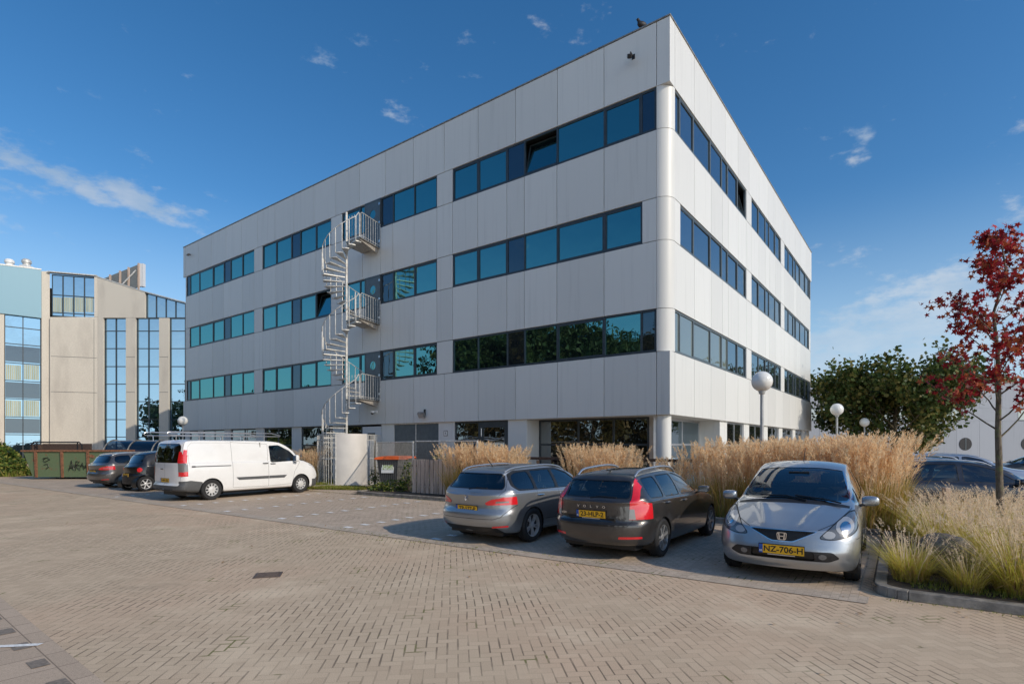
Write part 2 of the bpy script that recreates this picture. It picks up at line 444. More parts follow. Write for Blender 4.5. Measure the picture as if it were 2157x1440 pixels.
def paving_mat(name, mode, ang, cols, joint_col, moss=0.0):
    t = NT(name)
    B = 0.092
    vec = t.coord('Object', (1, 1, 1), (0, 0, ang))
    wob = t.n('ShaderNodeTexNoise'); wob.inputs['Scale'].default_value = 0.35; wob.inputs['Detail'].default_value = 2
    t.l(vec, wob.inputs['Vector'])
    va = t.n('ShaderNodeVectorMath', operation='MULTIPLY_ADD'); t.l(wob.outputs['Color'], va.inputs[0]); va.inputs[1].default_value = (0.10, 0.10, 0); t.l(vec, va.inputs[2])
    sc = t.n('ShaderNodeVectorMath', operation='SCALE'); t.l(va.outputs[0], sc.inputs[0]); sc.inputs['Scale'].default_value = 1.0 / B
    sp = t.n('ShaderNodeSeparateXYZ'); t.l(sc.outputs[0], sp.inputs[0])
    x, y = sp.outputs[0], sp.outputs[1]
    F = lambda v: t.math('FLOOR', v)
    if mode == 'herring':
        i, j = F(x), F(y); f = t.math('SUBTRACT', x, i); g = t.math('SUBTRACT', y, j)
        m = t.math('FLOORED_MODULO', t.math('SUBTRACT', i, j), 4.0)
        eq = lambda k: t.math('COMPARE', m, float(k), 0.4)
        m0, m1, m2, m3 = eq(0), eq(1), eq(2), eq(3)
        big = lambda v, c: t.math('ADD', v, t.math('MULTIPLY', c, 5.0))
        f1 = t.math('SUBTRACT', 1.0, f); g1 = t.math('SUBTRACT', 1.0, g)
        left = big(f, m1); right = big(f1, m0); bot = big(g, m2); top = big(g1, m3)
        dv = t.math('MINIMUM', left, right); dh = t.math('MINIMUM', bot, top)
        idx = t.math('SUBTRACT', i, m1); idy = t.math('SUBTRACT', j, m2)
    else:
        j = F(y); off = t.math('MULTIPLY', t.math('FLOORED_MODULO', j, 2.0), 0.5)
        xx = t.math('ADD', t.math('MULTIPLY', x, 0.5), off); i = F(xx)
        f = t.math('SUBTRACT', xx, i); g = t.math('SUBTRACT', y, j)
        dv = t.math('MULTIPLY', t.math('MINIMUM', f, t.math('SUBTRACT', 1.0, f)), 2.0)
        dh = t.math('MINIMUM', g, t.math('SUBTRACT', 1.0, g)); idx, idy = i, j
    cid = t.n('ShaderNodeCombineXYZ'); t.l(idx, cid.inputs[0]); t.l(idy, cid.inputs[1])
    wn = t.n('ShaderNodeTexWhiteNoise', noise_dimensions='2D'); t.l(cid.outputs[0], wn.inputs['Vector'])
    obj = t.coord('Object')
    big1 = t.noise(obj, 0.16, 4, 0.6); big2 = t.noise(obj, 0.55, 5, 0.65); fine = t.noise(obj, 160, 3, 0.7); med = t.noise(obj, 9, 5, 0.7)
    base = t.mix(t.rng(wn.outputs['Value'], 0, 1, 0, 1, False), cols[0], cols[1])
    base = t.mix(t.rng(big1, 0.44, 0.62, 0, 0.55), base, cols[2])
    base = t.mix(t.rng(big2, 0.50, 0.70, 0, 0.75), base, cols[3])
    base = t.mix(t.rng(fine, 0.50, 0.68, 0, 0.42), base, tuple(c * 0.42 for c in cols[0]))
    base = t.mix(t.rng(fine, 0.50, 0.36, 0, 0.40), base, tuple(min(1, c * 1.6) for c in cols[1]))
    stn = t.noise(t.coord('Object', (1, 1, 1), (0, 0, RAD(20))), 0.33, 6, 0.72)
    base = t.mix(t.rng(stn, 0.60, 0.74, 0, 0.45), base, tuple(c * 0.45 for c in cols[0]))
    base = t.mix(t.rng(med, 0.55, 0.8, 0, 0.22), base, tuple(c * 0.7 for c in cols[0]))
    # joints: sand filled in one direction, open and dark in the other
    dust = t.rng(t.noise(obj, 0.9, 5, 0.6), 0.38, 0.62)
    wv = t.rng(t.noise(obj, 2.5, 3), 0.3, 0.75, 0.045, 0.11, False)
    jv = t.math('LESS_THAN', dv, wv); jh = t.math('LESS_THAN', dh, 0.045)
    jv = t.math('MULTIPLY', jv, t.rng(dust, 0, 1, 0.70, 0.10, False)); jh = t.math('MULTIPLY', jh, t.rng(dust, 0, 1, 0.30, 0.08, False))
    jt = t.math('MAXIMUM', jv, jh)
    jc = joint_col
    if moss:
        mn = t.rng(t.noise(obj, 1.7, 3), 0.60, 0.68)
        jc = t.mix(mn, joint_col, (0.11, 0.13, 0.02)); jt = t.math('MAXIMUM', jt, t.math('MULTIPLY', t.math('MULTIPLY', mn, 0.8), t.math('LESS_THAN', t.math('MINIMUM', dv, dh), 0.10)))
    col = t.mix(jt, base, jc)
    t.set(Base_Color=col, Roughness=0.92, Specular_IOR_Level=0.25)
    hh = t.math('ADD', t.math('MULTIPLY', jt, -1.0), t.math('MULTIPLY', fine, 0.35))
    hh = t.math('ADD', hh, t.math('MULTIPLY', wn.outputs['Value'], 0.25))
    t.bump(hh, 0.55, 0.004)
    MAT[name] = t.m
PC = [(0.52, 0.40, 0.275), (0.61, 0.475, 0.33), (0.64, 0.43, 0.29), (0.76, 0.61, 0.43)]
paving_mat('herringbone_bricks', 'herring', RAD(-6), PC, (0.045, 0.037, 0.03), 0.6)
PB = [(0.42, 0.335, 0.255), (0.55, 0.44, 0.335), (0.50, 0.39, 0.29), (0.60, 0.49, 0.375)]
paving_mat('bay_bricks', 'bond', RAD(-55), PB, (0.04, 0.034, 0.028), 0.4)
PS = [(0.40, 0.33, 0.26), (0.55, 0.46, 0.36), (0.46, 0.38, 0.30), (0.58, 0.49, 0.38)]
paving_mat('strip_bricks', 'bond', RAD(-55), PS, (0.04, 0.034, 0.028), 0.8)

def leafmat(name, c1, c2, c3=None, trans=0.25, rough=0.55):
    t = NT(name); g = t.n('ShaderNodeNewGeometry')
    c = t.mix(g.outputs['Random Per Island'], c1, c2)
    if c3:
        wn = t.n('ShaderNodeTexWhiteNoise', noise_dimensions='1D'); t.l(g.outputs['Random Per Island'], wn.inputs['W'])
        c = t.mix(t.math('GREATER_THAN', wn.outputs['Value'], 0.72), c, c3)
    t.set(Base_Color=c, Roughness=rough, Specular_IOR_Level=0.3)
    if trans:
        tl = t.n('ShaderNodeBsdfTranslucent'); t.l(c, tl.inputs['Color'])
        mx = t.n('ShaderNodeMixShader'); mx.inputs[0].default_value = trans
        t.l(t.b.outputs[0], mx.inputs[1]); t.l(tl.outputs[0], mx.inputs[2]); t.l(mx.outputs[0], t.out.inputs['Surface'])
    MAT[name] = t.m
leafmat('leaf_green', (0.030, 0.055, 0.012), (0.075, 0.115, 0.025), (0.16, 0.15, 0.04))
leafmat('leaf_yard', (0.055, 0.055, 0.014), (0.15, 0.125, 0.035), (0.22, 0.15, 0.05))
lens('grey_lens', (0.17, 0.165, 0.16))
leafmat('leaf_far', (0.12, 0.14, 0.05), (0.24, 0.24, 0.09))
leafmat('leaf_red', (0.12, 0.008, 0.012), (0.50, 0.035, 0.045), (0.45, 0.12, 0.05), 0.35)
leafmat('leaf_ivy', (0.035, 0.07, 0.012), (0.12, 0.18, 0.03), (0.28, 0.27, 0.06))
leafmat('grass_lawn', (0.12, 0.17, 0.02), (0.28, 0.30, 0.05), (0.34, 0.28, 0.09), 0.3)
leafmat('reed_blade', (0.42, 0.34, 0.09), (0.62, 0.42, 0.14), (0.34, 0.32, 0.06), 0.45)
leafmat('reed_plume', (0.88, 0.66, 0.41), (0.95, 0.80, 0.56), (0.76, 0.50, 0.27), 0.5, 0.8)
leafmat('fountain_blade', (0.52, 0.52, 0.07), (0.80, 0.70, 0.17), (0.60, 0.42, 0.15), 0.45)
leafmat('fountain_plume', (0.86, 0.66, 0.46), (0.95, 0.82, 0.62), None, 0.5, 0.8)
leafmat('dry_straw', (0.30, 0.18, 0.09), (0.45, 0.30, 0.17), None, 0.2)
leafmat('bark_mat', (0.10, 0.075, 0.05), (0.12, 0.09, 0.06), None, 0.0, 0.9)
def bark():
    t = NT('bark'); v = t.coord('Object', (1, 1, 0.3)); n = t.noise(v, 30, 5, 0.7); m = t.noise(t.coord('Object'), 12, 4)
    c = t.mix(t.rng(n, 0.3, 0.7), (0.07, 0.055, 0.04), (0.20, 0.165, 0.125)); c = t.mix(t.rng(m, 0.5, 0.65, 0, 0.7), c, (0.13, 0.15, 0.06))
    t.set(Base_Color=c, Roughness=0.9); t.bump(n, 0.6, 0.01); MAT['bark'] = t.m
bark()
# ================================================================== SETTING: ground
TH = math.atan2(0.801, 0.5987)                    # heading of the long direction of the office block
KO = Vector((-2.3, 17.44, 0)); KA = RAD(-35.04)    # kerb line behind the parking bays
def pk(t, d, z=0.0):
    c, s_ = math.cos(KA), math.sin(KA)
    return Vector((KO.x + t * c - d * s_, KO.y + t * s_ + d * c, z))
def sheet(name, pts, mat, z, label=None, kind='structure', parent=None):
    o = MB().poly([(p[0], p[1], z) for p in pts]).build(name, MAT[mat], parent, recalc=False)
    if o.data.polygons[0].normal.z < 0: o.data.flip_normals()
    if parent is None: tag(o, label, None, None, kind)
    return o
def corner_strip(name, pts, w, z): pass
sheet('ground', [(-900, -500), (900, -500), (900, 1500), (-900, 1500)], 'herringbone_bricks', 0.0)
sheet('parking_bays', [pk(-26, -5.34), pk(11.5, -5.34), pk(11.5, 0), pk(-26, 0)], 'bay_bricks', 0.004)
sheet('brick_border_strip', [pk(-26, -5.62), pk(11.6, -5.62), pk(11.6, -5.28), pk(-26, -5.28)], 'strip_bricks', 0.008)
# painted bay dashes: one thing per dashed line
HEAD = RAD(56.5)
def dash_line(t0, n, ds, label, d0=-5.25, step=0.47, w=0.14, ln=0.22):
    p0 = pk(t0, d0); h = Vector((math.cos(HEAD), math.sin(HEAD), 0)); sd = Vector((-h.y, h.x, 0))
    e = empty('bay_marking', p0); mb = MB()
    for k in range(n):
        c = h * (k * step) + sd * random.uniform(-0.01, 0.01)
        a, b = h * (w / 2 * random.uniform(0.85, 1.05)) * ds, sd * (ln / 2)
        q = [c - a - b, c + a - b, c + a + b, c - a + b]
        mb.poly([(v.x, v.y, 0.0125) for v in q])
    e2 = mb.build('bay_marking', MAT['paint_white_line'], None, loc=p0)
    bpy.data.objects.remove(e)
    e2.name = 'bay_marking'
    tag(e2, kind='structure'); return e2
dash_line(-5.2, 11, 1.0, 'dashed white bay line nearest the metal cage, left of the grey estate car')
dash_line(-2.75, 11, 1.0, 'dashed white bay line running through the tip of the grey estate car shadow')
dash_line(-0.25, 11, 1.0, 'short dashed white bay line under the grey estate car tail')
dash_line(2.2, 11, 1.0, 'dashed white bay line between the grey estate car and the black estate car')
dash_line(4.75, 11, 1.0, 'dashed white bay line between the black estate car and the silver hatchback')
dash_line(-9.9, 11, 1.0, 'dashed white bay line in front of the white van')
# long marking at the far left edge
p = ground_pt(30, 1364)
mk = MB().poly([(-.42, -.06, 0), (.18, .03, 0), (.18, .095, 0), (-.42, .0, 0)]).build('road_marking', MAT['paint_white_line'], loc=(p.x, p.y, 0.012))
tag(mk, 'single solid white painted stripe on the brick paving at the lower left', 'road marking')
# concrete gutter strip with dark blocks at the lower left
def gutter():
    d = Vector((0.78, -0.62, 0)); n = Vector((0.62, 0.78, 0)); a = ground_pt(150, 1380) - d * 9
    q = [a, a + d * 14, a + d * 14 - n * 2.6, a - n * 2.6]
    sheet('tile_strip', q, 'tile_paving', 0.004)
    e = MB()
    for k in range(16):
        c = a + d * (k * 0.62 + 2.2) - n * 0.22
        qq = [c - d * .10 - n * .06, c + d * .10 - n * .06, c + d * .10 + n * .06, c - d * .10 + n * .06]
        e.poly([(v.x, v.y, 0.009) for v in qq])
    o = e.build('dark_block_row', MAT['dark_block']); tag(o, kind='structure')
t = NT('tile_paving')
bt = t.n('ShaderNodeTexBrick'); bt.inputs['Scale'].default_value = 1.0; bt.offset = 0.0
bt.inputs['Brick Width'].default_value = 0.4; bt.inputs['Row Height'].default_value = 0.4; bt.inputs['Mortar Size'].default_value = 0.005
bt.inputs['Color1'].default_value = (0.50, 0.39, 0.29, 1); bt.inputs['Color2'].default_value = (0.60, 0.47, 0.35, 1); bt.inputs['Mortar'].default_value = (0.26, 0.20, 0.15, 1)
t.l(t.coord('Object', rot=(0, 0, RAD(38.5))), bt.inputs['Vector'])
fn = t.noise(t.coord('Object'), 150, 3, 0.7)
t.set(Base_Color=t.mix(t.rng(fn, .4, .65, 0, .4), bt.outputs['Color'], (0.14, 0.115, 0.09)), Roughness=0.92, Specular_IOR_Level=0.25); MAT['tile_paving'] = t.m
gutter()
# drain cover
p = ground_pt(565, 1211)
e = empty('drain_cover', (p.x, p.y, 0), RAD(15)); tag(e, 'small dark rectangular drain cover sunk in the brick paving', 'drain cover')
MB().box(-.17, .17, -.15, .15, 0.0, 0.011).build('frame', MAT['manhole'], e)
mb = MB()
for i in range(5): mb.box(-.14, .14, -.125 + i * .055, -.10 + i * .055, 0.0111, 0.016)
mb.build('grate', MAT['manhole'], e)

# planting beds, with kerbs of separate stones
BT = 11.62
bedA = [pk(-4.2, 0), pk(BT + .05, 0), pk(BT + .05, 3.1), pk(-4.2, 3.1)]
bedB = [pk(BT, -5.0), pk(30, -5.0), pk(30, 1.0), pk(BT, 1.0)]
sheet('bed_soil', bedA, 'soil', 0.085)
sheet('bed_soil', bedB, 'soil', 0.09)
def kerb(name, pts, w=0.13, h=0.125):
    mb = MB()
    for a, b in zip(pts[:-1], pts[1:]):
        a, b = Vector(a), Vector(b); L_ = (b - a).length
        if L_ < 1e-4: continue
        d = (b - a) / L_; n = Vector((-d.y, d.x, 0)); k = max(1, round(L_ / 1.0)); s0 = 0
        for i in range(k):
            p0 = a + d * (L_ * i / k + 0.004); p1 = a + d * (L_ * (i + 1) / k - 0.004); hh = h + random.uniform(-.004, .004)
            ins = n * 0.02
            bot = [p0, p1, p1 + n * w, p0 + n * w]; top = [p0 + ins, p1 + ins, p1 + n * w - ins * .3, p0 + n * w - ins * .3]
            mb.hull([(q.x, q.y, 0.0) for q in bot], [(q.x, q.y, hh) for q in top])
    return tag(mb.build(name, MAT['kerb_concrete'], bevel=0.008), kind='structure')
kerb('kerb', [pk(-4.2, 3.2), pk(-4.25, 0.35), pk(-4.05, 0.08), pk(-3.7, 0), pk(0, 0), pk(4, 0), pk(8, 0), pk(BT - .03, 0)])
arc = [pk(BT + .35 - .35 * math.cos(a), -4.85 - .35 * math.sin(a)) for a in np.linspace(0, math.pi / 2, 6)]
kerb('kerb', [pk(BT, 0.0), pk(BT, -2.4), pk(BT, -4.85)] + arc[1:] + [pk(16, -5.2), pk(20, -5.2), pk(30, -5.2)], 0.15, 0.105)
kerb('kerb', [pk(30, 1.1), pk(12, 1.1)], 0.12)
# left side beds in front of the building
kerb('kerb', [pk(-30, 0), pk(-20, 0), pk(-8.1, 0), pk(-7.6, .1), pk(-7.45, .5), pk(-7.45, 4)])
sheet('bed_soil', [pk(-30, 0), pk(-7.5, 0), pk(-7.5, 4.3), pk(-30, 4.3)], 'soil', 0.083)
sheet('path', [pk(-7.4, 0), pk(-4.3, 0), pk(-4.3, 6), pk(-7.4, 6)], 'bay_bricks', 0.012)
sheet('building_apron', [pk(-34, 4.3), pk(14, 3.1), pk(40, 4.0), pk(40, 24), pk(-34, 24)], 'strip_bricks', 0.006)

# ================================================================== OFFICE BUILDING
OB = empty('office_building', (4.85, 17.0, 0), TH)
tag(OB, 'four storey white panelled office block with long ribbons of blue tinted windows', 'building')
LEN, DEP = 33.54, 26.27
RC = 0.43
Zs = [2.70, 4.68, 6.02, 8.14, 9.48, 11.60, 12.94, 14.95]
def fb(mb, face, a0, a1, z0, z1, o0, o1, mat=0):
    """box on a face: a = metres from the corner, o = metres outwards"""
    if face == 'L': mb.box(-o1, -o0, a0, a1, z0, z1, mat)
    else: mb.box(a0, a1, -o1, -o0, z0, z1, mat)
def fp(face, a, o, z): return (-o, a, z) if face == 'L' else (a, -o, z)
SL = [.43, .95, 2.25, 4.09, 5.5, 6.3, 7.73, 9.07]
seamsL = SL + [9.95, 11.31, 12.67, 13.5, 14.77, 16.33, 17.2, 18.5, 19.9, 20.7, 22.2, 23.59] + [LEN - x for x in reversed(SL)]
seamsR = SL + [9.95, 11.31, 12.67, 13.5, 14.9, 16.3, 17.2] + [DEP - x for x in reversed(SL)]
mod = lambda n: [0.43 + 1.82 * k for k in range(n)]
GAP = 0.011
cl = MB()
def band(face, seams, z0, z1, tot, sharp):
    s_ = sorted(set(round(x, 2) for x in seams))
    s_ = [x for i, x in enumerate(s_) if i == 0 or x - s_[i - 1] > 0.25]
    if s_[0] < .43 - 1e-3 or s_[0] > .44: pass
    ed = s_ if not sharp else [0.0] + s_ + [tot]
    ed = sorted(set(ed))
    for a, b in zip(ed[:-1], ed[1:]):
        lo = a + GAP; hi = b - GAP
        if sharp and a == 0.0: lo = 0.0 if face == 'L' else 0.081
        if sharp and abs(b - tot) < 1e-6: hi = tot
        fb(cl, face, lo, hi, z0 + GAP, z1 - GAP, -0.08, 0.0)
drop = lambda s_, tot: [x for x in s_ if x not in (.95, round(tot - .95, 2), tot - .95)]
band('L', mod(19), Zs[6], Zs[7], LEN, True); band('R', mod(15), Zs[6], Zs[7], DEP, True)
band('L', drop(seamsL, LEN), Zs[4], Zs[5], LEN, False); band('R', drop(seamsR, DEP), Zs[4], Zs[5], DEP, False)
band('L', drop(seamsL, LEN), Zs[2], Zs[3], LEN, False); band('R', drop(seamsR, DEP), Zs[2], Zs[3], DEP, False)
band('L', mod(19), Zs[0], Zs[1], LEN, True); band('R', mod(15), Zs[0], Zs[1], DEP, True)
# piers between the window strips
wz = [(Zs[1], Zs[2]), (Zs[3], Zs[4]), (Zs[5], Zs[6])]
stripsL = [(.43, 9.07), (9.95, 16.33), (17.2, 23.59), (24.47, LEN - .43)]
stripsR = [(.43, 9.07), (9.95, 16.3), (17.2, DEP - .43)]
for zi, (z0, z1) in enumerate(wz):
    for face, st, tot in (('L', stripsL, LEN), ('R', stripsR, DEP)):
        for (a, b), (c, d) in zip(st[:-1], st[1:]): fb(cl, face, b + GAP, c - GAP, z0 + GAP, z1 - GAP, -0.08, 0.0)
        if zi == 1:
            fb(cl, face, .43 + GAP, .90, z0 + GAP, z1 - GAP, -.08, 0); fb(cl, face, tot - .90, tot - .43 - GAP, z0 + GAP, z1 - GAP, -.08, 0)
# hidden back faces of the block (plain cladding)
cl.box(DEP - .08, DEP, .43, LEN - .43, 2.7, 14.95); cl.box(.43, DEP - .43, LEN - .08, LEN, 2.7, 14.95)
cl.build('cladding', MAT['cladding'], OB, bevel=0.004)
# rounded corner shells
def quarter(mb, cx, cy, a0, a1, r, z0, z1, n=14, th=0.06):
    A = np.linspace(a0, a1, n)
    o = [(cx + r * math.cos(a), cy + r * math.sin(a)) for a in A]; i = [(cx + (r - th) * math.cos(a), cy + (r - th) * math.sin(a)) for a in A]
    v = [(x, y, z) for z in (z0, z1) for (x, y) in o + i[::-1]]; m = 2 * n
    f = [(k, k + 1, m + k + 1, m + k) for k in range(m - 1)] + [(m - 1, 0, m, 2 * m - 1)]
    f += [(k, m - 1 - k, m - 2 - k, k + 1) for k in range(n - 1)] + [(m + k, m + k + 1, 2 * m - 2 - k, 2 * m - 1 - k) for k in range(n - 1)]
    mb.add(v, f)
for (cx, cy, a0) in ((.43, .43, math.pi), (.43, LEN - .43, math.pi / 2), (DEP - .43, .43, math.pi * 1.5)):
    mb = MB()
    for z0, z1 in ((4.68, 6.02), (6.02, 8.14), (8.14, 9.48), (9.48, 11.60), (11.60, 12.94)):
        quarter(mb, cx, cy, a0, a0 + math.pi / 2, RC, z0 + .008, z1 - .008)
    mb.build('rounded_corner', MAT['cladding'], OB, smooth=True)
# dark backing core, roof coping, soffit
mb = MB(); mb.box(.55, DEP - .1, .55, LEN - .1, 2.75, 14.8)
mb.box(.082, .4, .44, LEN - .44, 2.75, 4.66); mb.box(.082, .4, .44, LEN - .44, 6.03, 8.12); mb.box(.082, .4, .44, LEN - .44, 9.49, 11.58); mb.box(.082, .4, .44, LEN - .44, 12.95, 14.85)
mb.box(.44, DEP - .44, .082, .4, 2.75, 4.66); mb.box(.44, DEP - .44, .082, .4, 6.03, 8.12); mb.box(.44, DEP - .44, .082, .4, 9.49, 11.58); mb.box(.44, DEP - .44, .082, .4, 12.95, 14.85)
for (cx, cy) in ((.43, .43), (.43, LEN - .43), (DEP - .43, .43)):
    for z0 in (4.68, 6.02, 8.14, 9.48, 11.60): mb.lathe([(0.001, z0 - .02), (.352, z0 - .02), (.352, z0 + .03), (0.001, z0 + .03)], 24, (cx, cy, 0))
mb.build('inner_wall', MAT['dark_interior'], OB)
mb = MB()
mb.box(-.025, .30, -.025, LEN + .02, 14.952, 15.0); mb.box(.301, DEP + .02, -.025, .30, 14.952, 15.0); mb.box(DEP - .3, DEP + .02, .301, LEN + .02, 14.952, 15.0); mb.box(.301, DEP - .301, LEN - .3, LEN + .02, 14.952, 15.0)
mb.build('roof_coping', MAT['galv_dark'], OB, bevel=.006)
MB().box(.3, DEP - .3, .3, LEN - .3, 14.6, 14.7).build('roof', MAT['grey_plastic'], OB)
MB().box(.081, DEP - .01, .081, LEN - .01, 2.705, 2.75).build('soffit', MAT['soffit'], OB)
mb = MB()
mb.prism([(.0, .0), (.43, .0), (.43, .43), (.0, .43)], 12.941, 12.948)
mb.build('corner_ledge', MAT['soffit'], OB)

# window strips
FR = 0.06
def window_strip(face, cells, z0, z1, glass, spand, name='window_strip', dout=-0.045):
    """cells: (a0, a1, kind)   kind g=glass d=dark panel o=open glass x=nothing"""
    mb = MB(); A0, A1 = min(c[0] for c in cells), max(c[1] for c in cells)
    fb(mb, face, A0 + .003, A1 - .003, z0 + .003, z0 + FR + .01, dout - .06, dout + .03)
    fb(mb, face, A0 + .003, A1 - .003, z1 - FR, z1 - .003, dout - .06, dout + .012)
    eds = sorted(set([c[0] for c in cells] + [c[1] for c in cells]))
    for e_ in eds:
        lo, hi = e_ - FR / 2, e_ + FR / 2
        if e_ == A0: lo, hi = e_ + .003, e_ + FR
        if e_ == A1: lo, hi = e_ - FR, e_ - .003
        fb(mb, face, lo, hi, z0 + FR + .011, z1 - FR - .001, dout - .06, dout + .018)
    fo = mb.build(name, MAT['dark_frame'] if face == 'L' else MAT['grey_frame'], OB, bevel=0.004)
    for c in cells:
        a0, a1, k = c[:3]
        p0, p1 = a0 + FR / 2 + .002, a1 - FR / 2 - .002
        if k == 'g' or k == 'd':
            m = MB(); tl = random.uniform(-.005, .005)
            o_ = dout - .02
            v = [fp(face, p0, o_, z0 + FR), fp(face, p1, o_ + tl, z0 + FR), fp(face, p1, o_ + tl * 2, z1 - FR), fp(face, p0, o_ + tl, z1 - FR)]
            w = [fp(face, q[1] if face == 'L' else q[0], -((q[0] if face == 'L' else q[1])) - .02, q[2]) for q in v]
            m.hull(w, v)
            gg = 'blind_glass' if (face == 'R' and z0 < 5 and a0 < 5.6) else glass
            m.build('pane' if k == 'g' else 'panel', MAT[gg if k == 'g' else spand], fo)
            if k == 'g' and (a1 - a0) > 1.0 and (round(a0 * 7 + z0) % 2 == 0):   # opening leaf frame
                s = MB(); q = .045
                for (x0, x1, y0, y1) in ((p0, p1, z0 + FR + .012, z0 + FR + q), (p0, p1, z1 - FR - q, z1 - FR - .002), (p0, p0 + q, z0 + FR + q, z1 - FR - q), (p1 - q, p1, z0 + FR + q, z1 - FR - q)):
                    fb(s, face, x0, x1, y0, y1, dout - .019, dout + .004)
                s.build('sash', MAT['dark_frame'], fo)
        elif k == 'o':
            # leaf hinged at the bottom, tilted into the room
            h = z1 - z0 - 2 * FR; tp = h * math.sin(RAD(13)); hh = h * math.cos(RAD(13))
            fr = MB(); q = .05
            def tp_pt(a, s_, o_): return fp(face, a, dout - tp * s_ + o_, z0 + FR + .012 + hh * s_)
            def tb(x0, x1, s0, s1, o0, o1, mb_):
                mb_.hull([tp_pt(x0, s0, o0), tp_pt(x1, s0, o0), tp_pt(x1, s0, o1), tp_pt(x0, s0, o1)], [tp_pt(x0, s1, o0), tp_pt(x1, s1, o0), tp_pt(x1, s1, o1), tp_pt(x0, s1, o1)])
            tb(p0, p1, 0, .05, -.04, .0, fr); tb(p0, p1, .95, 1, -.04, .0, fr); tb(p0, p0 + q, .0505, .9495, -.04, .0, fr); tb(p1 - q, p1, .0505, .9495, -.04, .0, fr)
            fr.build('sash', MAT['dark_frame'], fo)
            g = MB(); tb(p0 + q, p1 - q, .05, .95, -.03, -.015, g); g.build('pane', MAT[glass], fo)
    return fo
g1 = lambda mid: ([] if mid else [(.45, .95, 'd')]) + [(.95 if not mid else .90, 2.25, 'g'), (2.25, 4.09, 'g'), (4.09, 5.5, 'g'), (5.5, 6.3, 'd'), (6.3, 7.73, 'g'), (7.73, 9.07, 'g')]
def mir(cells, tot): return [(tot - b, tot - a, k) for a, b, k in reversed(cells)]
for zi, (z0, z1) in enumerate(wz):
    gA = g1(zi == 1)
    a = list(gA)
    if zi == 2: a = [(x, y, 'o') if abs(x - 4.09) < .01 else (x, y, k) for x, y, k in a]
    window_strip('L', a, z0, z1, 'blue_glass', 'spandrel_glass')
    window_strip('L', [(9.95, 11.31, 'g'), (11.31, 12.67, 'g'), (12.67, 13.5, 'd')], z0, z1, 'blue_glass', 'spandrel_glass')
    window_strip('L', [(14.58, 14.98, 'g'), (14.98, 16.33, 'g')], z0, z1, 'blue_glass', 'spandrel_glass')
    k3 = 'o' if zi == 1 else 'g'
    window_strip('L', [(17.2, 18.5, k3), (18.5, 19.9, 'g'), (19.9, 20.7, 'd'), (20.7, 22.2, 'g'), (22.2, 23.59, 'g')], z0, z1, 'blue_glass', 'spandrel_glass')
    window_strip('L', mir(gA, LEN), z0, z1, 'blue_glass', 'spandrel_glass')
    b = [(x, y, 'o') if (zi == 2 and abs(x - 7.73) < .01) else (x, y, 'g' if abs(x - 5.5) > .01 else 'g') for x, y, k in gA]
    window_strip('R', b, z0, z1, 'side_glass', 'side_glass')
    window_strip('R', [(9.95, 11.4, 'g'), (11.4, 12.8, 'g'), (12.8, 13.6, 'g'), (13.6, 15.0, 'g'), (15.0, 16.3, 'g')], z0, z1, 'side_glass', 'side_glass')
    window_strip('R', [(x, y, 'g') for x, y, k in mir(gA, DEP)], z0, z1, 'side_glass', 'side_glass')
    # stair door leaf with a round porthole
    zf = [3.78, 7.24, 10.70][zi]
    d = MB(); a0, a1 = 13.53, 14.55; zc = z1 - .62; ac = 14.02; pr = .2; n = 24
    # the band cladding is crossed by the lower half of the door: the leaf stands 3 mm proud of it
    ring_i = [(ac + pr * math.cos(2*math.pi*k/n + .001), zc + pr * math.sin(2*math.pi*k/n + .001)) for k in range(n)]
    def sq(k):
        an = 2*math.pi*k/n + .001; c, s_ = math.cos(an), math.sin(an)
        tx = ((a1 - ac) if c > 0 else (ac - a0)) / max(1e-6, abs(c)); tz = ((z1 - .05 - zc) if s_ > 0 else (zc - zf)) / max(1e-6, abs(s_))
        t_ = min(tx, tz); return (ac + c * t_, zc + s_ * t_)
    ring_o = [sq(k) for k in range(n)]
    V = [fp('L', x, o_, z) for o_ in (.015, -.02) for (x, z) in ring_i + ring_o]
    F_ = []
    for k in range(n):
        j = (k + 1) % n
        F_ += [(k, j, n + j, n + k), (2*n + k, 3*n + k, 3*n + j, 2*n + j), (k, 2*n + k, 2*n + j, j), (n + k, n + j, 3*n + j, 3*n + k)]
    d.add(V, F_)
    for (xx, zz) in ((a1, z1 - .05), (a0, z1 - .05), (a0, zf), (a1, zf)): pass
    dr = d.build('door', MAT['grey_frame'], OB)
    fb_ = MB(); fb(fb_, 'L', a0 - .03, a0, zf, z1 - .004, -.02, .03); fb(fb_, 'L', a1, a1 + .03, zf, z1 - .004, -.02, .03); fb(fb_, 'L', a0, a1, z1 - .05, z1 - .004, -.02, .03)
    # back plate fills the corners left by the octagonal fan
    fb(fb_, 'L', a0, a1, zf, zc - .25, -.019, .012); fb(fb_, 'L', a0, ac - .24, zc - .25, z1 - .05, -.019, .012); fb(fb_, 'L', ac + .24, a1, zc - .25, z1 - .05, -.019, .012)
    fb_.build('door_frame', MAT['grey_frame'], dr)
    g = MB(); g.lathe([(0.001, .006), (pr, .006), (pr, -.004), (.001, -.004)], 24, fp('L', ac, 0, zc), 'X'); g.build('porthole', MAT['blue_glass'], dr)
    hg = MB()
    for zh in (zf + .25, zf + 1.1, z1 - .3): fb(hg, 'L', a0 - .05, a0 + .05, zh, zh + .09, .031, .05)
    hg.build('hinge', MAT['satin_alu'], dr)
    MB().cyl(fp('L', a1 - .1, .02, zf + 1.02), fp('L', a1 - .1, .08, zf + 1.02), .012).cyl(fp('L', a1 - .1, .075, zf + 1.02), fp('L', a1 - .24, .075, zf + 1.02), .011).build('handle', MAT['satin_alu'], dr)

